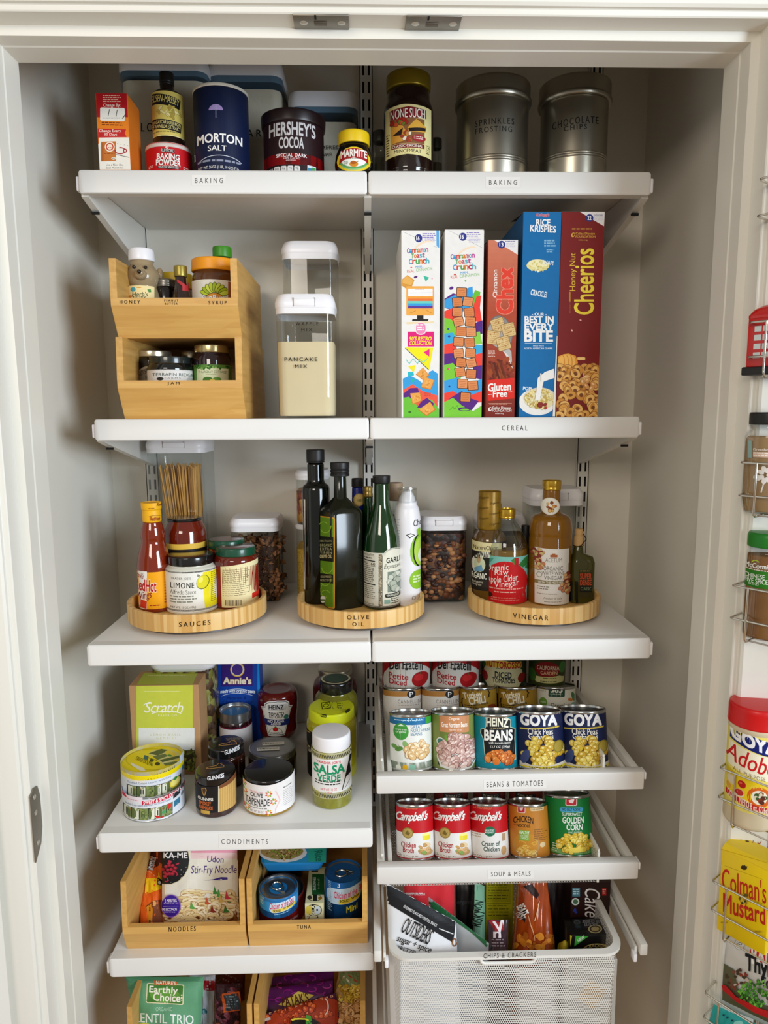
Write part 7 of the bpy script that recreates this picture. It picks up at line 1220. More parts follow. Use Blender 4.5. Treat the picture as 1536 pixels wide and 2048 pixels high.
tincan(zP, 'front tin of great northern beans with blue band and green spot', 105, 328, 318, 626, '#c8ccc6', 15, A, H=H1, g=F1)
A = Art(zP); A.band(320, 700, '#6f7f3a'); A.rect(325, 318, 372, 620, '#7f8a44'); A.rect(520, 318, 560, 620, '#7f8a44'); A.rect(340, 470, 556, 640, '#8a9a5a'); A.rect(370, 306, 520, 412, '#c8875a', r=4, sk=4); A.t("TRADER JOE'S", 400, 312, 488, 324, '#f2e8dc', .03); A.t('Organic', 418, 330, 474, 350, '#f6eee4', .03); A.t('Great Northern Beans', 380, 358, 512, 384, '#f6eee4', .04); A.t('Net Wt. 15 oz', 420, 392, 482, 402, '#f2e8dc', .02); A.ell(374, 462, 20, 20, '#eef2ea'); A.ell(374, 462, 16, 16, '#3f7a6a'); A.poly([(395, 430), (420, 420), (450, 440), (430, 460), (400, 458)], '#6a9a3a'); A.ell(455, 545, 100, 70, '#d8d8d2'); A.blobs(366, 415, 556, 605, 92, 22, 13, ['#d4b0a4', '#c8a094', '#e2c6ba', '#b88c80'], '#7a4a44', '#efdcd4', seed=6); A.ell(374, 580, 9, 10, '#22281a'); A.poly([(350, 610), (456, 640), (556, 610), (556, 640), (350, 640)], '#6a7a34'); A.poly([(362, 540), (385, 585), (455, 605), (530, 595), (552, 560), (552, 575), (530, 605), (455, 616), (375, 596)], '#e8e8e2')
tincan(zP, 'front tin of northern beans with tan panel over a bowl of pink beans', 325, 553, 308, 622, '#7a8440', 15, A, H=H1, g=F1)
A = Art(zP); A.band(322, 700, '#128aa0'); key = [(610, 335), (660, 322), (715, 328), (742, 348), (740, 385), (766, 398), (764, 450), (770, 565), (612, 575), (600, 450), (586, 420), (588, 398), (612, 390)]
K2 = lambda k, c: A.poly([(680+(x-680)*k, 450+(y-450)*k) for x, y in key], c)
K2(1.0, '#c8ccb0'); K2(.955, '#16181a'); A.t('HEINZ', 618, 340, 728, 384, '#f0ecd8', .07, sk=6, bow=6); A.fine(640, 386, 718, 396, 1, '#c8b47a'); A.t('BEANS', 608, 402, 750, 456, '#f4f2ea', .075, sk=2); A.t('with tomato sauce', 630, 460, 740, 474, '#e8e6dc', .03); A.t('13.7 OZ (390g)', 638, 482, 736, 498, '#f0eee6', .03); A.blobs(618, 512, 762, 578, 26, 19, 14, ['#d8762a', '#e08a3a', '#c86420'], '#7a3410', '#f0b070', seed=4); A.ell(668, 568, 18, 16, '#d8762a')
tincan(zP, 'front teal tin of baked beans with black keystone label', 543, 784, 316, 618, '#127f94', 15, A, H=H1, g=F1)
def chick(x, lab):
    A = Art(zP); d = x-770; A.band(318, 700, '#16214a'); A.t('GOYA', 802+d, 318, 984+d, 376, '#f2f2f4', .09); A.rect(798+d, 388, 996+d, 396, '#d8c04a', sk=-14); A.t('Chick Peas', 838+d, 392, 964+d, 424, '#f2efe4', .03); A.t('Garbanzos', 842+d, 422, 966+d, 448, '#f2efe4', .03)
    A.blobs(812+d, 440, 1018+d, 590, 62, 17, 16, ['#d8b83a', '#c8a02c', '#e2c85a'], '#7a5a12', '#f0e09a', seed=3); A.ell(990+d, 490, 26, 34, '#8a7a2a'); A.ell(990+d, 490, 20, 28, '#a8923a'); A.poly([(800+d, 570), (850+d, 585), (930+d, 590), (1030+d, 570), (1030+d, 620), (800+d, 620)], '#d8d2c4'); A.band(592, 640, '#e8dc3a') if 0 else A.rect(806+d, 592, 1026+d, 640, '#e0cf34', sk=-6); A.t('PRIME PREMIUM', 846+d, 594, 1006+d, 606, '#2a2a3a', .02, sk=-4, sp=1.2); A.ell(828+d, 545, 20, 40, '#3a4a7a', 20)
    tincan(zP, lab, x, x+252-(6 if x > 900 else 0), 303 if x < 900 else 299, 615, '#16204a', 15, A, H=H1, g=F1, Y=1.068)
chick(770, 'front dark blue tin of chick peas beside the teal baked beans'); chick(1004, 'front dark blue tin of chick peas at the far end beside the runner')
F2 = 'second row tins in the top drawer'
def canne(x, lab):
    d = x-70; A = Art(zP); A.band(178, 222, '#b07a3a'); A.band(222, 420, '#dcd7cf'); A.ell(217+d, 210, 22, 22, '#16161a'); A.t('P', 209+d, 199, 226+d, 222, '#f0f0ee', .05); A.ell(217+d, 207, 5, 5, '#16161a'); A.t('CANNELLINI', 148+d, 240, 272+d, 260, '#7a6a62', .0, sp=1.2, sk=6); A.fine(152+d, 266, 268+d, 276, 1, '#a89a90', sk=4)
    tincan(zP, lab, x, x+200, 178, None, '#cfc9c0', 14, A, H=.088, g=F2, Y=1.245)
canne(70, 'cannellini bean tin with ochre top band, behind the great northern beans'); 
d_ = 156; canne(273, 'cannellini bean tin with ochre top band, behind the tan-panelled northern beans')
def chili(x, lab, dx):
    A = Art(zP); A.band(178, 420, '#a88428'); A.t("TRADER JOE'S", x+28, 180, x+112, 208, '#5a3a14', .03, rot=-12); A.t('Turkey', x+20, 198, x+118, 240, '#efe6cc', .06, rot=-10); A.t('CHILI', x+50, 222, x+134, 260, '#efe6cc', .09, rot=-8, ol=('#5a3a14', .05)); A.t('{', x+8, 236, x+24, 290, '#2a2010', .03, rot=-6); A.t('}', x+142, 178, x+160, 228, '#2a2010', .03, rot=-6); A.t('with beans', x+76, 250, x+148, 266, '#2a2010', .02, rot=-8); A.fine(x+26, 268, x+96, 300, 3, '#3a2a14'); A.ell(x+168, 290, 26, 26, '#8a3a14')
    tincan(zP, lab, x, x+dx, 174, None, '#9c7a22', 14, A, H=.088, g=F2, Y=1.245)
chili(475, 'mustard yellow turkey chili tin behind the teal baked beans', 196); chili(680, 'mustard yellow turkey chili tin behind the first chick peas', 204)
A = Art(zP); A.band(176, 420, '#dcdccf'); A.rect(946, 152, 1028, 224, '#1f4a3a', r=6); A.t('365', 958, 168, 1016, 200, '#eeeede', .06); A.fine(954, 206, 1022, 216, 1, '#b8c8b8'); A.ell(920, 256, 20, 26, '#6a9a3a'); A.t('organic', 906, 250, 934, 262, '#e8f0dc', .02); A.t('Organic', 958, 256, 1038, 286, '#16181a', .03); A.ell(1072, 226, 9, 26, '#3f7a4a', -15); A.ell(1056, 240, 14, 8, '#c87a34', 20); A.ell(1080, 268, 20, 10, '#8ab8b0', 20); A.t('Diced', 985, 292, 1050, 312, '#16181a', .03); A.fine(895, 180, 935, 205, 2, '#b8b8a8')
tincan(zP, 'pale organic tin with a dark green square badge, behind the second chick peas', 882, 1088, 172, None, '#cfcfc2', 14, A, H=.088, g=F2, Y=1.245)
F3 = 'large tomato tins at the back of the top drawer'
H3 = .135; Yb3 = 1.345
def big(xl, xr, lab, col, A, yv=-10):
    X0, X1 = zP[0]+xl/2.648, zP[0]+xr/2.648; xm = (X0+X1)/2; C = on_y(xm, zP[1]+100/2.648, Yb3); R = (X1-X0)/2*proj(C)[2]/F
    o = Vector((C.x, Yb3, zb)); r = root('food_can', lab, 'can', o, F3)
    link('can', lathe_me('can', rprof([(0, 0), (R*.985, 0), (R*.985, H3), (0, H3)], .002), 56), P('tin_'+col[1:], col, .35), r, 40); link('rim', lathe_me('rim', [(R*.985, H3-.001), (R, H3), (R, H3+.003), (R*.96, H3+.003), (R*.95, H3), (0, H3)], 56), STEEL, r, 40)
    A.build(Cyl(o, lambda zz_: R*.985, 4), r)
def petite(d, lab):
    A = Art(zP); A.band(-40, 200, '#a3141a'); A.ell(200+d, 160, 130, 122, '#d8d4cc'); A.t('Dei Fratelli', 106+d, 40, 276+d, 90, '#1d1a1c', .05, bow=14); A.ell(194+d, 74, 10, 7, '#3a3a34'); A.line([(165+d, 70), (225+d, 74)], 2, '#3a3a34'); A.t('Petite', 102+d, 102, 202+d, 132, '#b0242c', .04); A.t('Diced', 104+d, 134, 194+d, 162, '#b0242c', .04); A.ell(264+d, 135, 44, 40, '#a8141a'); A.ell(256+d, 125, 24, 18, '#c8282a'); A.line([(262+d, 96), (266+d, 112)], 3, '#3a5a2a')
    return A
big(64, 320, 'large red tomato tin behind the first cannellini tin', '#93131a', petite(0, '')); big(324, 578, 'large red tomato tin behind the second cannellini tin', '#93131a', petite(256, ''))
A = Art(zP); A.band(-40, 200, '#24301c'); A.ell(705, 120, 102, 90, '#c8c49a'); A.poly([(612, 42), (700, 30), (798, 42), (800, 76), (700, 66), (612, 80)], '#d8b03a'); A.t('TUTTOROSSO', 616, 42, 796, 76, '#a01c20', .05, bow=4); A.fine(670, 72, 745, 80, 1, '#5a5a3a'); A.t('DICED', 664, 92, 748, 124, '#1a2430', .06); A.t('TOMATOES', 652, 126, 766, 150, '#1a2430', .05); A.ell(612, 130, 16, 26, '#8a1a18'); A.ell(800, 130, 20, 26, '#8a1a18'); A.ell(604, 70, 14, 20, '#2f6a34')
big(590, 826, 'large tomato tin with cream oval and gold banner behind the mustard tins', '#222c1a', A)
A = Art(zP); A.band(-40, 200, '#37401c'); A.ell(940, 80, 62, 44, '#8a1a1e'); A.t('CALIFORNIA', 888, 62, 1000, 84, '#e0d4b0', .03, bow=4); A.t('GARDEN', 906, 88, 990, 106, '#e0b48a', .04); A.poly([(872, 120), (1000, 112), (1024, 124), (1020, 150), (880, 150)], '#cfc98a'); A.fine(920, 122, 990, 130, 1, '#3a4a20'); A.fine(905, 140, 1000, 150, 1, '#2a3a1a'); A.ell(862, 120, 20, 34, '#3f6a2a'); A.ell(1015, 70, 16, 30, '#3f7a34')
big(840, 1032, 'olive green tin with dark red oval behind the green-badged pale tin', '#2f371a', A)
# ---- soup drawer
zs = ZP_-.048; G = 'front row tins in the soup drawer'
def soup(x, dx, kind, lab, yt):
    d = x-140; A = Art(zQ); A.band(134, 284, '#c0121c'); A.band(284, 480, '#e6e3de')
    A.t('CONDENSED', 158+d, 142, 252+d, 156, '#d88a60', .02); A.t("Campbell's", 138+d, 172, 302+d, 232, '#f4f0ec', .05, sh=.3, sk=-6, sp=.92, ol=('#8a0c14', .03))
    if kind:
        A.ell(200+d, 284, 29, 29, '#8a7434'); A.ell(200+d, 284, 25, 25, '#b89c54'); A.poly([(186+d, 288), (200+d, 268), (208+d, 284), (216+d, 278), (206+d, 298)], '#7a6428'); A.t('Chicken', 166+d, 334, 242+d, 360, '#a8141c', .045); A.t('Broth', 176+d, 362, 232+d, 388, '#a8141c', .045)
        A.rect(276+d, 292, 316+d, 325, '#e8d82a', r=8); A.ell(296+d, 294, 24, 7, '#f2ec8a'); A.ell(292+d, 385, 40, 18, '#c8a06a', 12); A.ell(285+d, 378, 30, 12, '#dcb884', 12); A.ell(300+d, 350, 20, 12, '#e2cba0', 20); A.blobs(250+d, 345, 312+d, 400, 10, 10, 6, ['#d8b07a', '#c89858', '#8ab05a'], '#8a6234', seed=3)
    else:
        A.ell(244+d, 274, 29, 27, '#1f6a4a'); A.t('HEALTHY', 220+d, 264, 266+d, 274, '#e8f4ec', .03); A.t('REQUEST', 220+d, 276, 266+d, 285, '#e8f4ec', .03); A.t('Cream of', 202+d, 328, 294+d, 352, '#1f4a3a', .04); A.t('Chicken', 212+d, 356, 292+d, 380, '#1f4a3a', .04); A.fine(150+d, 290, 205+d, 315, 2, '#b8a890'); A.ell(315+d, 380, 14, 24, '#c8a070'); A.rect(305+d, 290, 324+d, 330, '#b89878')
    A.t('SOUP', 178+d, 402, 232+d, 418, '#8a8278', .02, sp=1.3); A.fine(160+d, 404, 172+d, 414, 1, '#9a9288'); A.fine(240+d, 404, 256+d, 414, 1, '#9a9288'); A.fine(150+d, 398, 165+d, 416, 2, '#9a9288')
    tincan(zQ, lab, x, x+dx, yt+15, 434, '#b3121a', 20, A, Y=1.09, H=.101, g=G)
soup(140, 196, 1, 'red and white chicken broth tin nearest the noodle shelf', 118); soup(337, 196, 1, 'red and white chicken broth tin, second in the soup row', 117); soup(530, 198, 0, 'red and white cream of chicken tin with green heart badge', 113)
A = Art(zQ); A.band(130, 480, '#c4802a'); A.rect(782, 133, 822, 178, '#e8c8c0', r=6); A.rect(785, 136, 819, 175, '#b8202c', r=5); A.poly([(792, 150), (812, 146), (806, 166), (796, 166)], '#e8c8c0'); A.rect(848, 138, 916, 166, '#e0c898', r=6); A.fine(852, 142, 912, 162, 3, '#8a6a3a'); A.t('CHICKEN', 762, 205, 862, 238, '#3a2010', .05, bow=12, sk=-4); A.t('NOODLE', 778, 238, 846, 254, '#3a2010', .05); A.line([(762, 246), (775, 246)], 2, '#3a2010'); A.ell(828, 352, 66, 68, '#b8925a'); A.ell(826, 345, 62, 62, '#c88a2c'); A.rect(788, 270, 846, 325, '#7ab03a', r=3); A.t('HEALTHY', 792, 274, 842, 290, '#e8f4d8', .04); A.t('LOW SODIUM', 796, 294, 838, 304, '#e8f4d8', .02); A.t('CHOICE', 796, 306, 838, 318, '#e8f4d8', .03)
for i in range(26): R_ = random.Random(i); x, y = R_.uniform(782, 872), R_.uniform(328, 404); A.arc(x, y, 14, 9, R_.uniform(0, 360), R_.uniform(360, 560), 4, ['#e8c464', '#d8a840', '#f0d890'][i % 3], 6)
A.ell(910, 348, 14, 14, '#e0c898'); A.fine(866, 264, 935, 330, 6, '#8a5a20', gap=.4)
tincan(zQ, 'golden orange chicken noodle soup tin beside the cream of chicken', 737, 944, 130, 425, '#b8762a', 20, A, Y=1.09, H=.101, g=G)
A = Art(zQ); A.band(86, 480, '#127a34'); A.rect(1034, 84, 1092, 138, '#f0e0dc', r=7); A.rect(1038, 88, 1088, 134, '#c0202c', r=6); A.poly([(1048, 110), (1080, 98), (1072, 124), (1056, 122)], '#f0e0dc'); A.rect(1006, 148, 1122, 172, '#4aa8d0', r=10); A.t('NO SALT ADDED', 1020, 152, 1112, 166, '#0f2a44', .04); A.t('SUPERSWEET', 1018, 176, 1118, 192, '#e8f4ea', .03); A.t('GOLDEN', 1020, 200, 1126, 232, '#f2f6ee', .05); A.t('CORN', 1040, 238, 1120, 268, '#f2f6ee', .05); A.t('WHOLE KERNEL', 1048, 276, 1118, 286, '#d8ecd8', .03)
A.poly([(960, 380), (1050, 366), (1175, 350), (1175, 410), (960, 412)], '#7ab06a'); A.blobs(998, 292, 1168, 384, 60, 15, 12, ['#ecc83a', '#f2d85a', '#e0b42a'], '#9a7414', '#f8ec9a', seed=4); A.ell(1085, 372, 40, 14, '#f2d85a'); A.fine(972, 345, 1000, 395, 4, '#c8e4c8')
tincan(zQ, 'taller green golden corn tin at the end of the soup row', 934, 1168, 86, 414, '#10702e', 20, A, Y=1.085, H=.111, g=G)
B2 = 'dark tins at the back of the soup drawer'
def rear(xl, xr, lab, col, A):
    X0, X1 = zQ[0]+xl/2.648, zQ[0]+xr/2.648; xm = (X0+X1)/2; Y_ = 1.24; C = on_y(xm, zQ[1]+80/2.648, Y_); R = (X1-X0)/2*proj(C)[2]/F*.96; o = Vector((C.x, Y_, zs)); r = root('food_can', lab, 'can', o, B2)
    link('can', lathe_me('can', rprof([(0, 0), (R, 0), (R, .108), (0, .108)], .002), 48), P('tin_'+col[1:], col, .35), r, 40); link('rim', lathe_me('rim', [(R, .107), (R*1.01, .108), (R*1.01, .111), (R*.97, .111), (R*.95, .108), (0, .108)], 48), STEEL, r, 40)
    if A: A.build(Cyl(o, lambda z_: R, 4), r)
def rt(d, c, t1): A = Art(zQ); A.band(70, 200, c); A.rect(388+d, 74, 490+d, 112, '#2c2a26', r=6); A.t(t1, 400+d, 80, 478+d, 92, '#b8b0a0', .03); A.fine(400+d, 96, 478+d, 106, 1, '#8a8478'); return A
rear(128, 300, 'plain lidded dark tin at the back behind the first broth tin', '#3a322c', None); rear(335, 520, 'tomato tin at the back behind the second broth tin', '#6a2420', rt(0, '#6a2420', 'TOMATO')); rear(545, 720, 'tomato tin at the back behind the cream of chicken', '#6e2a20', rt(200, '#6e2a20', 'TOMATO')); rear(735, 915, 'reddish tin at the back behind the chicken noodle tin', '#7a2c22', rt(385, '#7a2c22', 'CHUNK'))
# ================================================================ CHIPS BASKET
def yb_(k): return YK+k
A = Art(zR); A.poly([(92, 40), (140, 60), (470, 250), (455, 370), (90, 150)], '#1c1d20'); A.t('GOURMET FLAVORED PRETZEL SNACK', 170, 215, 382, 231, '#e0e0e0', .03, rot=31); A.line([(378, 292), (456, 322)], 5, '#d8d8d8')
A.t('OUTSIDERS', 176, 262, 344, 350, '#1c1d20', .02, rot=26, sp=.9); A.t('KITCHEN', 218, 340, 304, 356, '#3a3c40', .01, rot=24, sp=1.3); A.t('sugar + spice', 144, 360, 340, 405, '#1c1d20', .03, rot=20, sh=.2); A.t('PRETZEL', 150, 400, 260, 425, '#1c1d20', .02, rot=18); A.arc(462, 368, 11, 20, 0, 360, 7, '#8a5a34'); A.arc(512, 400, 13, 12, 0, 360, 6, '#8a5a34')
pouch('pretzel_pouch', 'white pretzel pouch with black slanted top leaning at the basket corner', 'pouch', [(92, 45, YK+.06), (470, 255, YK+.045), (520, 640, YK+.02), (120, 640, YK+.02)], .03, P('film_white', '#dcdde0', .3), A, zR, zfl=ZK-.236, seed=21, wr=.0012)
A = Art(zR); A.fine(200, 96, 302, 112, 1, '#f2d0cc'); A.t('SHARP CHEDDAR', 200, 98, 302, 111, '#f4dcd8', .03)
pouch('cheese_snack_bag', 'bright coral red cheddar snack bag behind the pretzel pouch', 'bag', [(185, -20, YK+.14), (462, -20, YK+.14), (466, 420, YK+.10), (200, 420, YK+.10)], .03, P('film_coral', '#d8323a', .35), A, zR, zfl=ZK-.236, seed=22)
A = Art(zR); A.poly([(320, 120), (345, 128), (480, 205), (600, 305), (650, 370), (640, 395), (560, 320), (440, 235), (320, 178)], '#1a5a30'); A.line([(340, 126), (480, 203), (602, 303), (652, 370)], 5, '#b8dcc4')
pouch('snack_pouch', 'silver and green snack pouch slanting behind the pretzel pouch', 'pouch', [(322, 120, YK+.095), (655, 375, YK+.06), (650, 640, YK+.03), (330, 640, YK+.05)], .02, P('film_silver', '#b4b8ba', .25, metal=.3), A, zR, zfl=ZK-.236, seed=23, wr=.0012)
A = Art(zR); A.t('organic', 478, 135, 560, 165, '#3a3c3e', .03, sk=-4)
pouch('snack_pouch', 'matt black snack pouch standing behind the slanted silver pouch', 'pouch', [(468, 20, YK+.16), (600, 20, YK+.16), (625, 420, YK+.11), (480, 420, YK+.11)], .03, P('film_black', '#141516', .4), A, zR, zfl=ZK-.236, seed=24)
A = Art(zR); A.rect(552, 60, 640, 400, '#7fae90'); A.t('NON', 572, 140, 612, 200, '#20302a', .06, rot=-75); A.t('RISKY', 566, 190, 616, 280, '#20302a', .05, rot=-75); A.rect(556, 60, 566, 400, '#b8dcc8', rot=-4)
pouch('snack_pouch', 'narrow mint green pouch seen edge-on beside the yellow carton', 'pouch', [(575, 40, YK+.13), (628, 60, YK+.15), (632, 400, YK+.12), (560, 400, YK+.10)], .012, P('film_mint', '#86b898', .3), A, zR, zfl=ZK-.236, seed=25, wr=.0008)
A = Art(zR); A.rect(628, 20, 780, 420, '#a39c14'); A.rect(640, 40, 772, 148, '#8f8a10'); A.fine(646, 52, 766, 140, 6, '#4a4a08', gap=.3); A.rect(640, 156, 772, 160, '#5a5808'); A.fine(646, 166, 766, 235, 4, '#5a5a10', gap=.3)
boxed(zR, 'cracker_box', 'dark yellow cracker carton with rows of small print', 'box', 632, 782, 10, P('carton_yellow', '#968f14', .5), .05, z=ZK-.235, Y=YK+.15, art=A)
A = Art(zR); A.poly([(820, 155), (860, 200), (850, 262), (815, 200)], '#1a1412'); A.t('BEATS', 818, 160, 862, 222, '#e8e0d8', .06, rot=62); A.t('HOT', 808, 200, 850, 245, '#c8c0b8', .04, rot=62); A.poly([(840, 60), (890, 50), (930, 110), (910, 130), (870, 90)], '#2a1410'); A.line([(870, 220), (905, 360)], 4, '#e8b080'); A.line([(930, 140), (900, 250)], 4, '#f0c090'); A.blobs(790, 330, 1010, 400, 20, 24, 14, ['#c8741a', '#d88a2a', '#a85a14'], seed=3, oval=False)
pouch('pretzel_bag', 'crinkled orange snack bag standing in the middle of the basket', 'bag', [(815, -30, YK+.12), (965, -30, YK+.12), (1100, 480, YK+.06), (735, 480, YK+.06)], .06, P('film_amber', '#9a3c0a', .18, coat=.6, var=.35, vs=30), A, zR, zfl=ZK-.236, seed=26, wr=.004)
pouch('snack_pouch', 'dark maroon snack pouch in the gap behind the orange bag', 'pouch', [(930, 10, YK+.17), (1085, 10, YK+.17), (1090, 420, YK+.14), (900, 420, YK+.14)], .03, P('film_maroon2', '#1f1214', .35), None, zR, zfl=ZK-.236, seed=41)
A = Art(zR); A.poly([(650, 250), (725, 240), (735, 300), (690, 310)], '#8a1420'); A.t('V', 680, 252, 732, 312, '#e0d4d4', .05, rot=-10); A.t('n', 680, 310, 715, 342, '#d8c8cc', .04); A.fine(670, 350, 740, 400, 3, '#8a7a80')
pouch('candy_bag', 'small dark plum sweet bag in front of the yellow carton', 'bag', [(645, 245, YK+.07), (760, 245, YK+.07), (755, 640, YK+.03), (650, 640, YK+.03)], .035, P('film_plum', '#35222a', .15, coat=.6), A, zR, zfl=ZK-.236, seed=27, wr=.003)
A = Art(zR); A.rect(1085, 40, 1320, 300, '#2a1512'); A.t('Cake', 1178, 75, 1262, 235, '#e8e4e2', .01, rot=90, sh=.2); A.rect(1110, 70, 1152, 118, '#4a7a8a'); A.fine(1114, 76, 1148, 112, 3, '#b8d4d8'); A.ell(1127, 146, 21, 20, '#d8dcd4'); A.ell(1127, 146, 14, 13, '#4a6a4a'); A.blobs(1110, 185, 1135, 212, 5, 6, 6, ['#2a3a8a'], seed=2); A.rect(1273, 72, 1296, 112, '#a8201c'); A.fine(1276, 78, 1293, 106, 3, '#e8d0c8')
boxed(zR, 'cracker_box', 'dark brown cake mix carton standing behind the flat black carton', 'box', 1092, 1305, 20, P('carton_darkbrown', '#26120f', .4), .04, z=ZK-.235, Y=YK+.125, art=A)
# flat black carton on top
p0 = [(1075, 395), (1360, 395), (1318, 232), (1150, 232)]
q = [on_z(zR[0]+x/zR[2], zR[1]+y/zR[2], ZK-.018) for x, y in p0]; q[0] = on_y(zR[0]+1095/zR[2], zR[1]+330/zR[2], q[0].y+.0)
z1_ = ZK-.02; a = on_z(zR[0]+1095/zR[2], zR[1]+330/zR[2], z1_); b = on_z(zR[0]+1345/zR[2], zR[1]+330/zR[2], z1_); c = on_z(zR[0]+1310/zR[2], zR[1]+236/zR[2], z1_)
o = Vector(((a.x+b.x)/2, a.y, z1_-.2)); r = root('cracker_box', 'shiny black carton with a small green NEW corner and round gold seal', 'box', o); w = b.x-a.x
MB().box(-w/2, w/2, 0, c.y-a.y, 0, .2, .001).build('carton', P('carton_black', '#121212', .25, coat=.4), r, 30)
T = Art(zR); T.ell(1235, 296, 38, 24, '#b8a878'); T.ell(1235, 296, 31, 19, '#3a3428'); T.ell(1235, 296, 22, 13, '#a89868'); T.t('FOR CHEESE', 1165, 247, 1275, 262, '#8a8a8c', .02, rot=180); T.t('BISCUITS', 1175, 266, 1250, 280, '#8a8a8c', .02, rot=180); T.build(Plane(o, o+Vector((0, 0, .2)), (0, 0, 1)), r, name='top_label')
B = Art(zR); B.poly([(1128, 334), (1200, 336), (1120, 392)], '#3fae3a'); B.t('NEW', 1136, 342, 1180, 358, '#e8f4e4', .06, rot=-30); B.poly([(1098, 330), (1108, 334), (1098, 392)], '#c8b42a'); B.arc(1245, 420, 80, 42, 200, 340, 5, '#c8b068'); B.t('CRACKERS', 1185, 386, 1300, 402, '#c8b068', .03, bow=6); B.build(Plane(o, o, (0, -1, 0)), r, name='front_label')
m = MB(); 
for i in range(3): m.ball((-w/2-.004, .01+i*.012, .17-i*.012), (.006, .006, .012), 10, 8)
m.build('pepper_picture', P('pepper_yellowpaint', '#c8b42a', .5), r, 40)
# packs pressed against the front mesh, seen through it
A = Art(zR); A.rect(1160, 590, 1275, 720, '#c8a878', rot=35); A.rect(1140, 440, 1330, 475, '#b8c4a0')
boxed(zR, 'cracker_box', 'white and grey cracker carton behind the front mesh under the black carton', 'box', 1065, 1345, 440, P('carton_offwhite', '#b3afa8', .5), .022, z=ZK-.235, Y=YK+.022, art=A, H=.205)
pouch('snack_bag', 'pale bag pressed against the front mesh below the handle', 'bag', [(800, 520, YK+.05), (1040, 500, YK+.05), (1030, 900, YK+.035), (800, 900, YK+.035)], .03, P('film_pale', '#b0aaa8', .3), None, zR, zfl=ZK-.236, seed=31)
pouch('snack_bag', 'white bag pressed against the mesh under the pretzel pouch', 'bag', [(300, 480, YK+.05), (600, 470, YK+.05), (600, 900, YK+.04), (300, 900, YK+.04)], .02, P('film_pale2', '#8f959c', .3), None, zR, zfl=ZK-.236, seed=32)
# ================================================================ SPICE RACK ON THE OPEN DOOR
zS, zT, zU, zV = (1390, 330, 4.096), (1390, 800, 4.096), (1390, 1350, 5.85), (1390, 1640, 5.02)
OUT = -DN; TF = .072
def rp(s, t, z): q = DA+DD*s+OUT*t; return Vector((q.x, q.y, z))
s0 = min((abs(proj(rp(i*.001, TF, on_z(1480, 925, -.07).z if False else -.065))[0]-1480), i*.001) for i in range(-150, 250))[1]
def rk_z(px, py, t, s=None): d = ray(px, py); p = rp(0, t, 0); k = (Vector((p.x, p.y, CZ))-CAM).dot(OUT)/d.dot(OUT); return CAM+d*k
CH = P('chrome_wire', '#d8d4ca', .22, metal=1, var=.05)
r = root('wire_spice_rack', 'chrome wire spice rack with stacked shelves on the open door', 'spice rack', rp(s0, 0, -1.2)); ro = r.location.copy(); LEN = .30
TI = [(1513, 358, 432, 468), (1496, 645, 714, 755), (1480, 925, 990, 1030), (1465.6, 1171, 1235, 1277), (1433.6, 1535.5, 1593.5, 1642), (1420.5, 1762, 1818, 1867), (1408.7, 1986, 2035, 2085)]
TZ = []
for x, a, b, c in TI:
    pz = lambda y: min(((abs(proj(rp(s0, TF, z))[1]-y), z) for z in [i*.0005-1.3 for i in range(3300)]))[1]
    za, zb__, zc_ = pz(a), pz(b), pz(c); TZ.append((za, zb__, zc_)); m = MB()
    for z in (za, zb__): m.tube([rp(s0, .002, z)-ro, rp(s0, TF-.006, z)-ro, rp(s0+.0015, TF-.0015, z)-ro, rp(s0+.006, TF, z)-ro, rp(s0+LEN, TF, z)-ro], .0015, 8)
    for ds in (.022, .14, .26): m.tube([rp(s0+ds, TF+.0015, za)-ro, rp(s0+ds, TF+.0015, zc_+.006)-ro, rp(s0+ds, TF-.003, zc_)-ro, rp(s0+ds, .002, zc_)-ro], .0015, 8)
    for t in (.066, .045, .024): m.tube([rp(s0+.018, t, zc_+.0015)-ro, rp(s0+LEN, t, zc_+.0015)-ro], .0012, 6)
    m.build('wire_tier', CH, r, 50)
for ds in (.05, .22): MB().tube([rp(s0+ds, .003, TZ[0][0]+.1)-ro, rp(s0+ds, .003, TZ[-1][2]-.05)-ro], .002, 8).build('upright_wire', CH, r, 50)
def rk(xl, R, z, t=.036):
    """centre of a round item of radius R whose outline starts at column xl"""
    return min(((abs((lambda q: q[0]-F*R/q[2])(proj(rp(s, t, z)))-xl), s) for s in [i*.0005 for i in range(-100, 500)]))[1]
def racked(Z, xl, R, tier, *a, t=.036, **k):
    """round container standing in a tier; xl, in frame columns, is its left outline"""
    z = TZ[tier][2]+.003; s = rk(xl, R, z+.05, t); c = rp(s, t, z+.05); X = proj(c)
    return s, c, z, ((xl-Z[0])*Z[2], (xl+2*F*R/X[2]-Z[0])*Z[2])
# phone box tin
z = TZ[1][2]+.003; R = .024; s = rk(1511, R*1.0, z+.04); c = rp(s, .036, z); o = root('phone_box_tin', 'red telephone box shaped tin with domed top in the wire rack', 'tin', c)
B_ = Matrix.Rotation(math.atan2(DD.y, DD.x), 3, 'Z'); RED = P('booth_red', '#c4120c', .25, coat=.3)
def rot(m): m.v = [tuple(B_ @ Vector(v)) for v in m.v]; return m
zt_ = on_y(1536, 608, c.y).z-z
rot(MB().box(-R, R, -R, R, .010, zt_*.82, .002)).build('booth', RED, o, 30)
me = loft_me('dome', [(rr(R*2.05, R*2.05, .004), zt_*.80), (rr(R*2.1, R*2.1, .006), zt_*.84), (rr(R*1.9, R*1.9, .012), zt_*.92), (rr(R*1.3, R*1.3, .014), zt_*.98), (rr(R*.5, R*.5, .006), zt_)]); m = MB().add([v.co[:] for v in me.vertices], [tuple(p.vertices) for p in me.polygons]); rot(m).build('domed_roof', RED, o, 60)
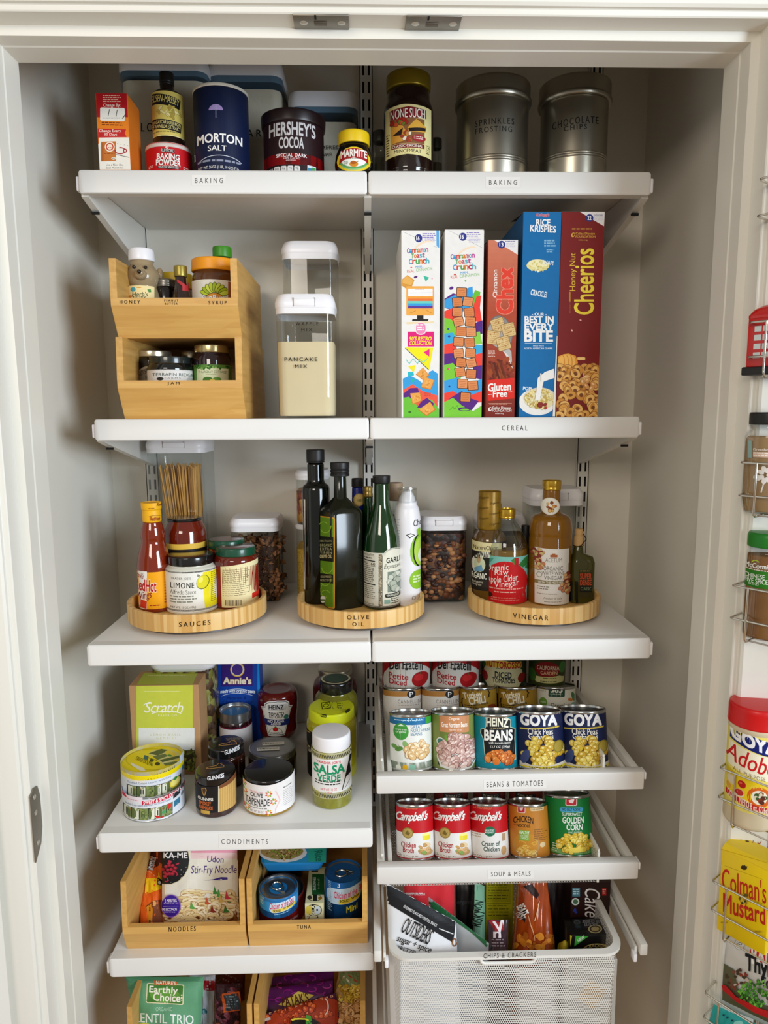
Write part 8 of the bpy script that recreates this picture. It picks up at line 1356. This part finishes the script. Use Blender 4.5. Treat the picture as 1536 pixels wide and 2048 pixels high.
rot(MB().box(-R*1.15, R*1.15, -R*1.15, R*1.15, 0, .011, .002)).build('plinth', P('booth_black', '#121212', .4), o, 30)
m = MB()
for f in range(2):
    for i in range(3):
        for j in range(4):
            a = -R*.62+i*R*.44; zz_ = .022+j*(zt_*.82-.03)/4
            if f: m.box(a, a+R*.36, -R-.0006, -R+.0003, zz_, zz_+(zt_*.82-.03)/4-.004)
            else: m.box(-R-.0006, -R+.0003, a, a+R*.36, zz_, zz_+(zt_*.82-.03)/4-.004)
rot(m).build('window_panes', P('booth_window', '#cfd8d8', .3), o)
# brown spice jar
SPB = P('spice_brown', '#a8865a', .9, var=.15, vs=40)
s, c, z, (a, b) = racked(zT, 1491, .027, 2)
A = Art(zT); A.rect(452, 335, 482, 480, '#8fb0ac', sk=4); A.t('Greenhouse', 492, 396, 640, 420, '#f0e4d8', .03); A.rect(490, 428, 640, 472, '#d8b8a0'); A.fine(494, 432, 640, 470, 2, '#f4ece4')
for k in range(7): an = k*.9; A.ell(575+math.cos(an)*34, 615+math.sin(an)*50, 26, 18, '#e2dcd4', math.degrees(an))
A.line([(575, 640), (545, 760)], 9, '#e2dcd4'); A.ell(518, 640, 28, 24, '#e2dcd4', 20)
turned(zT, 'spice_jar', 'clear spice jar of tan powder with black lid and white flower print', 'jar', a, b, 100, [('glass', CLEAR, [(0, 0), (.85, 0), (.93, .06), (1, .15), (1, 300), (.9, 255), (.78, 235), (.78, 205)]), ('contents', SPB, [(0, .015), (.8, .015), (.95, .15), (.95, 330), (.85, 300), (0, 300)]), ('lid', BCAP, [(0, 205), (.86, 205), (.86, .985), (.82, 1), (0, 1)])], z=z, Y=c.y, rt=.86, art=A, cyl=1.0, rnd=.002)
s, c, z, (a, b) = racked(zT, 1494, .025, 3)
A = Art(zT); A.rect(415, 1410, 760, 1550, '#2a7a1c', sk=0); A.t('McCormick', 436, 1350, 640, 1390, '#f0f0e8', .04, sh=.1); A.arc(512, 1345, 24, 18, 180, 340, 7, '#b8d02a'); A.fine(440, 1400, 620, 1418, 1, '#e8e0d0'); A.t('CHINESE', 430, 1438, 574, 1474, '#f0f4ea', .03); A.t('FIVE SPICE', 430, 1476, 596, 1514, '#f0f4ea', .03); A.t('BLEND', 458, 1514, 530, 1530, '#d8ecd0', .03)
turned(zT, 'spice_jar', 'spice jar with green lid and green Chinese spice label', 'jar', a, b, 1058, [('glass', CLEAR, [(0, 0), (.93, 0), (1, .04), (1, 1265), (.9, 1245), (.9, 1220)]), ('contents', P('five_spice', '#8f5f2c', .9, var=.4, vs=25), [(0, .012), (.92, .012), (.955, .05), (.955, 1290), (0, 1290)]), ('lid', P('lid_green', '#157a1c', .4), [(0, 1225), (1.02, 1225), (1.02, .97), (.95, 1), (0, 1)])], z=z, Y=c.y, rt=1.0, art=A, cyl=1.0, rnd=.002)
s, c, z, (a, b) = racked(zU, 1458, .034, 4)
A = Art(zU); A.band(640, 1620, '#e9d96a'); A.rect(430, 560, 445, 1600, '#e2cf4a'); A.poly([(455, 655), (900, 790), (900, 960), (445, 835)], '#101f6a'); A.t('GOYA', 455, 730, 930, 870, '#f2f2f4', .09, sk=130); A.poly([(440, 860), (900, 960), (900, 1250), (420, 1140)], '#efe9cc'); A.t('Adobo', 418, 925, 930, 1130, '#c8161c', .03, sh=.25, sk=110); A.t('ALL PURPOSE', 482, 1160, 810, 1205, '#8a6a2a', .01, sk=50, sp=1.2)
A.poly([(412, 1180), (900, 1290), (900, 1560), (405, 1440)], '#e8c81a'); A.ell(462, 1310, 46, 54, '#d8ccb0', -20); A.ell(572, 1310, 42, 44, '#b81a14'); A.ell(560, 1298, 16, 14, '#e05a4a'); A.ell(545, 1418, 52, 46, '#e8d8c0', -10); A.ell(545, 1412, 44, 38, '#c0302c', -10); A.ell(430, 1390, 26, 34, '#d8a03a'); A.ell(745, 1420, 122, 122, '#d8641a'); A.ell(745, 1420, 82, 82, '#efe6d0'); A.blobs(690, 1370, 800, 1480, 14, 26, 22, ['#5a2a1c', '#d8ccb0', '#3a5a2a', '#8a3a24'], seed=3)
A.t('WITH PEPPER', 650, 1310, 850, 1345, '#f2d84a', .05, bow=30); A.t('CON PIMIENTA', 660, 1500, 850, 1535, '#f2d84a', .05, bow=-26); A.poly([(400, 1440), (900, 1560), (900, 1620), (400, 1500)], '#c01a1c'); A.t('CONT. NETO 8 oz. (226g)', 420, 1480, 830, 1580, '#f0d8c8', .04, sk=110)
turned(zU, 'seasoning_jar', 'large yellow seasoning shaker with wide red lid', 'jar', a, b, 212, [('jar', P('adobo_powder', '#cfc0a0', .5, var=.1), [(0, 0), (.9, 0), (1, .03), (1, 725), (1.03, 700), (1.03, 660), (0, 660)]), ('lid', P('lid_red', '#cc0f10', .35), [(0, 665), (1.03, 665), (1.06, 650), (1.04, 625), (1.04, .97), (.99, 1), (0, 1)])], z=z, Y=c.y, rt=1.04, art=A, cyl=1.0, rnd=.003)
# mustard tin, turned with the rack
z = TZ[5][2]+.003; e = rk_z(1437, 1790, .058); zt_ = rk_z(1445, 1690, .058).z; w_, dp = .068, .040
o = root('mustard_tin', 'yellow mustard powder tin with red lettering in the wire rack', 'tin', (e.x, e.y, z)); h = zt_-z
def slab_(m, a, b, c, d, e_, f_): return m.box(a, b, c, d, e_, f_, .002)
YT = P('mustard_yellow', '#eccb05', .35)
BM = Matrix(((DD.x, DN.x, 0), (DD.y, DN.y, 0), (0, 0, 1)))
def fr(m): m.v = [tuple(BM @ Vector(v)) for v in m.v]; return m
fr(MB().box(0, w_, 0, dp, 0, h-.006, .002)).build('tin', YT, o, 40)
me = MB(); base = [(0, 0), (w_, 0), (w_, dp), (0, dp)]; n = 0
me.add([(x, y, h-.006) for x, y in base]+[(x+(.003 if x == 0 else -.003), y+(.003 if y == 0 else -.003), h+.003) for x, y in base], [(0, 1, 5, 4), (1, 2, 6, 5), (2, 3, 7, 6), (3, 0, 4, 7), (4, 5, 6, 7), (3, 2, 1, 0)]); fr(me).build('lid', YT, o, 20)
A = Art(zV); A.line([(300, 458), (680, 595)], 2, '#8a7a10'); A.line([(260, 290), (760, 440)], 3, '#b89a08'); A.ell(492, 478, 32, 22, '#3a2c10', 14); A.poly([(468, 468), (476, 450), (490, 462), (500, 448), (510, 466), (526, 462), (520, 492), (470, 486)], '#3a2c10')
A.t("Colman's", 272, 545, 715, 770, '#c42a1a', .03, sk=150); A.ell(300, 590, 1, 1, '#eccb05'); A.ell(490, 790, 46, 50, '#b8962a'); A.ell(490, 790, 36, 40, '#d8b83a'); A.blobs(450, 740, 540, 840, 10, 14, 12, ['#6a5a1a', '#a8862a', '#3a3a1a'], seed=5); A.t('Mustard', 285, 800, 705, 985, '#c42a1a', .035, sk=135); A.fine(560, 820, 690, 850, 2, '#a8900a', sk=30); A.fine(260, 1020, 330, 1050, 1, '#b89a1a'); A.fine(600, 1110, 700, 1150, 1, '#b89a1a')
A.build(Plane(Vector((e.x, e.y, z)), Vector((e.x, e.y, z)), OUT), o, h0=.0004)
T = Art(zV); T.t("Colman's", 440, 130, 675, 230, '#a8641a', .02, rot=192); T.ell(525, 215, 20, 8, '#5a4a10', 10); T.build(Plane(Vector((e.x, e.y, z)), Vector((e.x, e.y, z+h+.003)), (0, 0, 1)), o, name='lid_print')
def rkc(x, y, t): q = rk_z(zV[0]+x/zV[2], zV[1]+y/zV[2], t); return (x, y, q.y)
A = Art(zV); A.ell(450, 1248, 50, 54, '#8a8c8e'); A.ell(450, 1248, 46, 50, '#dcdcda'); A.fine(420, 1230, 482, 1262, 2, '#5a5c5e', sk=14); A.poly([(560, 1295), (640, 1290), (900, 1420), (900, 1540), (550, 1372)], '#c41a1c'); A.t('BADIA', 572, 1310, 900, 1480, '#f0eeea', .07, sk=100); A.t('Thyme', 512, 1400, 900, 1610, '#16181a', .07, sk=120); A.t('Tomillo', 672, 1600, 900, 1690, '#16181a', .05, sk=70)
A.poly([(300, 1440), (400, 1500), (440, 1700), (700, 1850), (900, 1900), (900, 2100), (280, 1800)], '#5a5a40'); A.blobs(320, 1480, 560, 1700, 30, 20, 14, ['#7a4a3a', '#c8b8a8', '#8a3a2a', '#4a3a2a'], seed=6); A.blobs(450, 1600, 800, 1850, 120, 17, 11, ['#3f8a2a', '#5aa83a', '#2f6a22', '#7ac04a'], '#1f4a18', seed=7); A.poly([(290, 1635), (330, 1640), (430, 1750), (600, 1840), (900, 1960), (900, 2040), (600, 1900), (430, 1800), (300, 1690)], '#c01f22')
z = TZ[6][2]
pouch('herb_packet', 'white and red bag of thyme behind the lowest rack wires', 'packet', [rkc(318, 1150, .05), rkc(980, 1420, .05), rkc(980, 2150, .045), rkc(250, 1830, .045)], .02, P('film_herb', '#d0d0cc', .2), A, zV, seed=31, wr=.001)
pouch('spice_packet', 'bright teal packet at the bottom of the wire rack', 'packet', [rkc(190, 1850, .06), rkc(900, 2180, .06), rkc(900, 2600, .06), rkc(60, 2300, .06)], .014, P('film_teal', '#17a7a4', .3), Art(zV).rect(280, 1950, 300, 1966, '#1a3a5a').rect(318, 1975, 338, 1990, '#1a3a5a').rect(366, 2005, 386, 2020, '#1a3a5a').ell(440, 2040, 50, 26, '#8ad8d0'), zV, seed=33, wr=.001)
# ================================================================ LIGHT, CAMERA
def area(name, loc, rot_to, sx, sy, power, col, spread=PI):
    l = bpy.data.lights.new(name, 'AREA'); l.shape = 'RECTANGLE'; l.size = sx; l.size_y = sy; l.energy = power; l.color = col; l.spread = spread
    ob = bpy.data.objects.new(name, l); COL.objects.link(ob); ob.location = loc; d = Vector(rot_to)-Vector(loc); ob.rotation_euler = d.to_track_quat('-Z', 'Y').to_euler(); return ob
area('window_daylight', (1.9, -.75, .1), (-.25, 1.2, -.3), 1.0, 1.2, 74, (.76, .88, 1.0))
area('room_lamp', (-.8, -1.4, .7), (.1, 1.2, -.3), .9, .6, 22, (1.0, .90, .78))
w = bpy.data.worlds.new('room_light'); sc.world = w; w.use_nodes = True; bg = w.node_tree.nodes['Background']
bg.inputs[0].default_value = (1.0, .96, .90, 1); bg.inputs[1].default_value = .36
cam = bpy.data.cameras.new('camera'); co = bpy.data.objects.new('camera', cam); COL.objects.link(co)
cam.sensor_fit = 'VERTICAL'; cam.sensor_height = 36; cam.lens = F/2048*36; cam.clip_start = .02
M = Matrix((RGT, UPV, -FWD)).transposed().to_4x4(); M.translation = CAM; co.matrix_world = M
sc.camera = co
HOST = {'lid_lettering': 'lid', 'lid_print': 'lid', 'lid_emblem': 'lid', 'lid_disc': 'lid', 'lid_ring': 'lid', 'lid_seal': 'lid', 'rim_print': 'lid', 'pull_tab': 'lid', 'latch': 'lid', 'latch_gap': 'lid', 'paper_strip': 'disc', 'neck_lettering': 'neck_wrap', 'foil_lettering': 'neck_foil', 'window_panes': 'booth'}
base = lambda n: n.split('.')[0]
for ob in list(COL.objects):
    if ob.parent is not None:
        h = HOST.get(base(ob.name)) or ({'wall_shelf': 'front_lip', 'sliding_tray': 'front'}.get(base(ob.parent.name)) if base(ob.name) == 'label' else None)
        q = [c for c in ob.parent.children if base(c.name) == h] if h else []
        if q: ob.parent = q[0]
for ob in list(COL.objects):
    if ob.parent is None:
        if ob.type == 'MESH' or ob is not co: ob.location.z += EYE
co.location.z += EYE
sc.view_settings.view_transform = 'Standard'; sc.view_settings.look = 'None'; sc.view_settings.gamma = 1; sc.view_settings.use_curve_mapping = False
sc.view_settings.exposure = 0.0
sc.cycles.max_bounces = 10; sc.cycles.transparent_max_bounces = 24; sc.cycles.diffuse_bounces = 5; sc.cycles.transmission_bounces = 8
sc.cycles.caustics_reflective = False; sc.cycles.caustics_refractive = False; sc.cycles.sample_clamp_indirect = 4
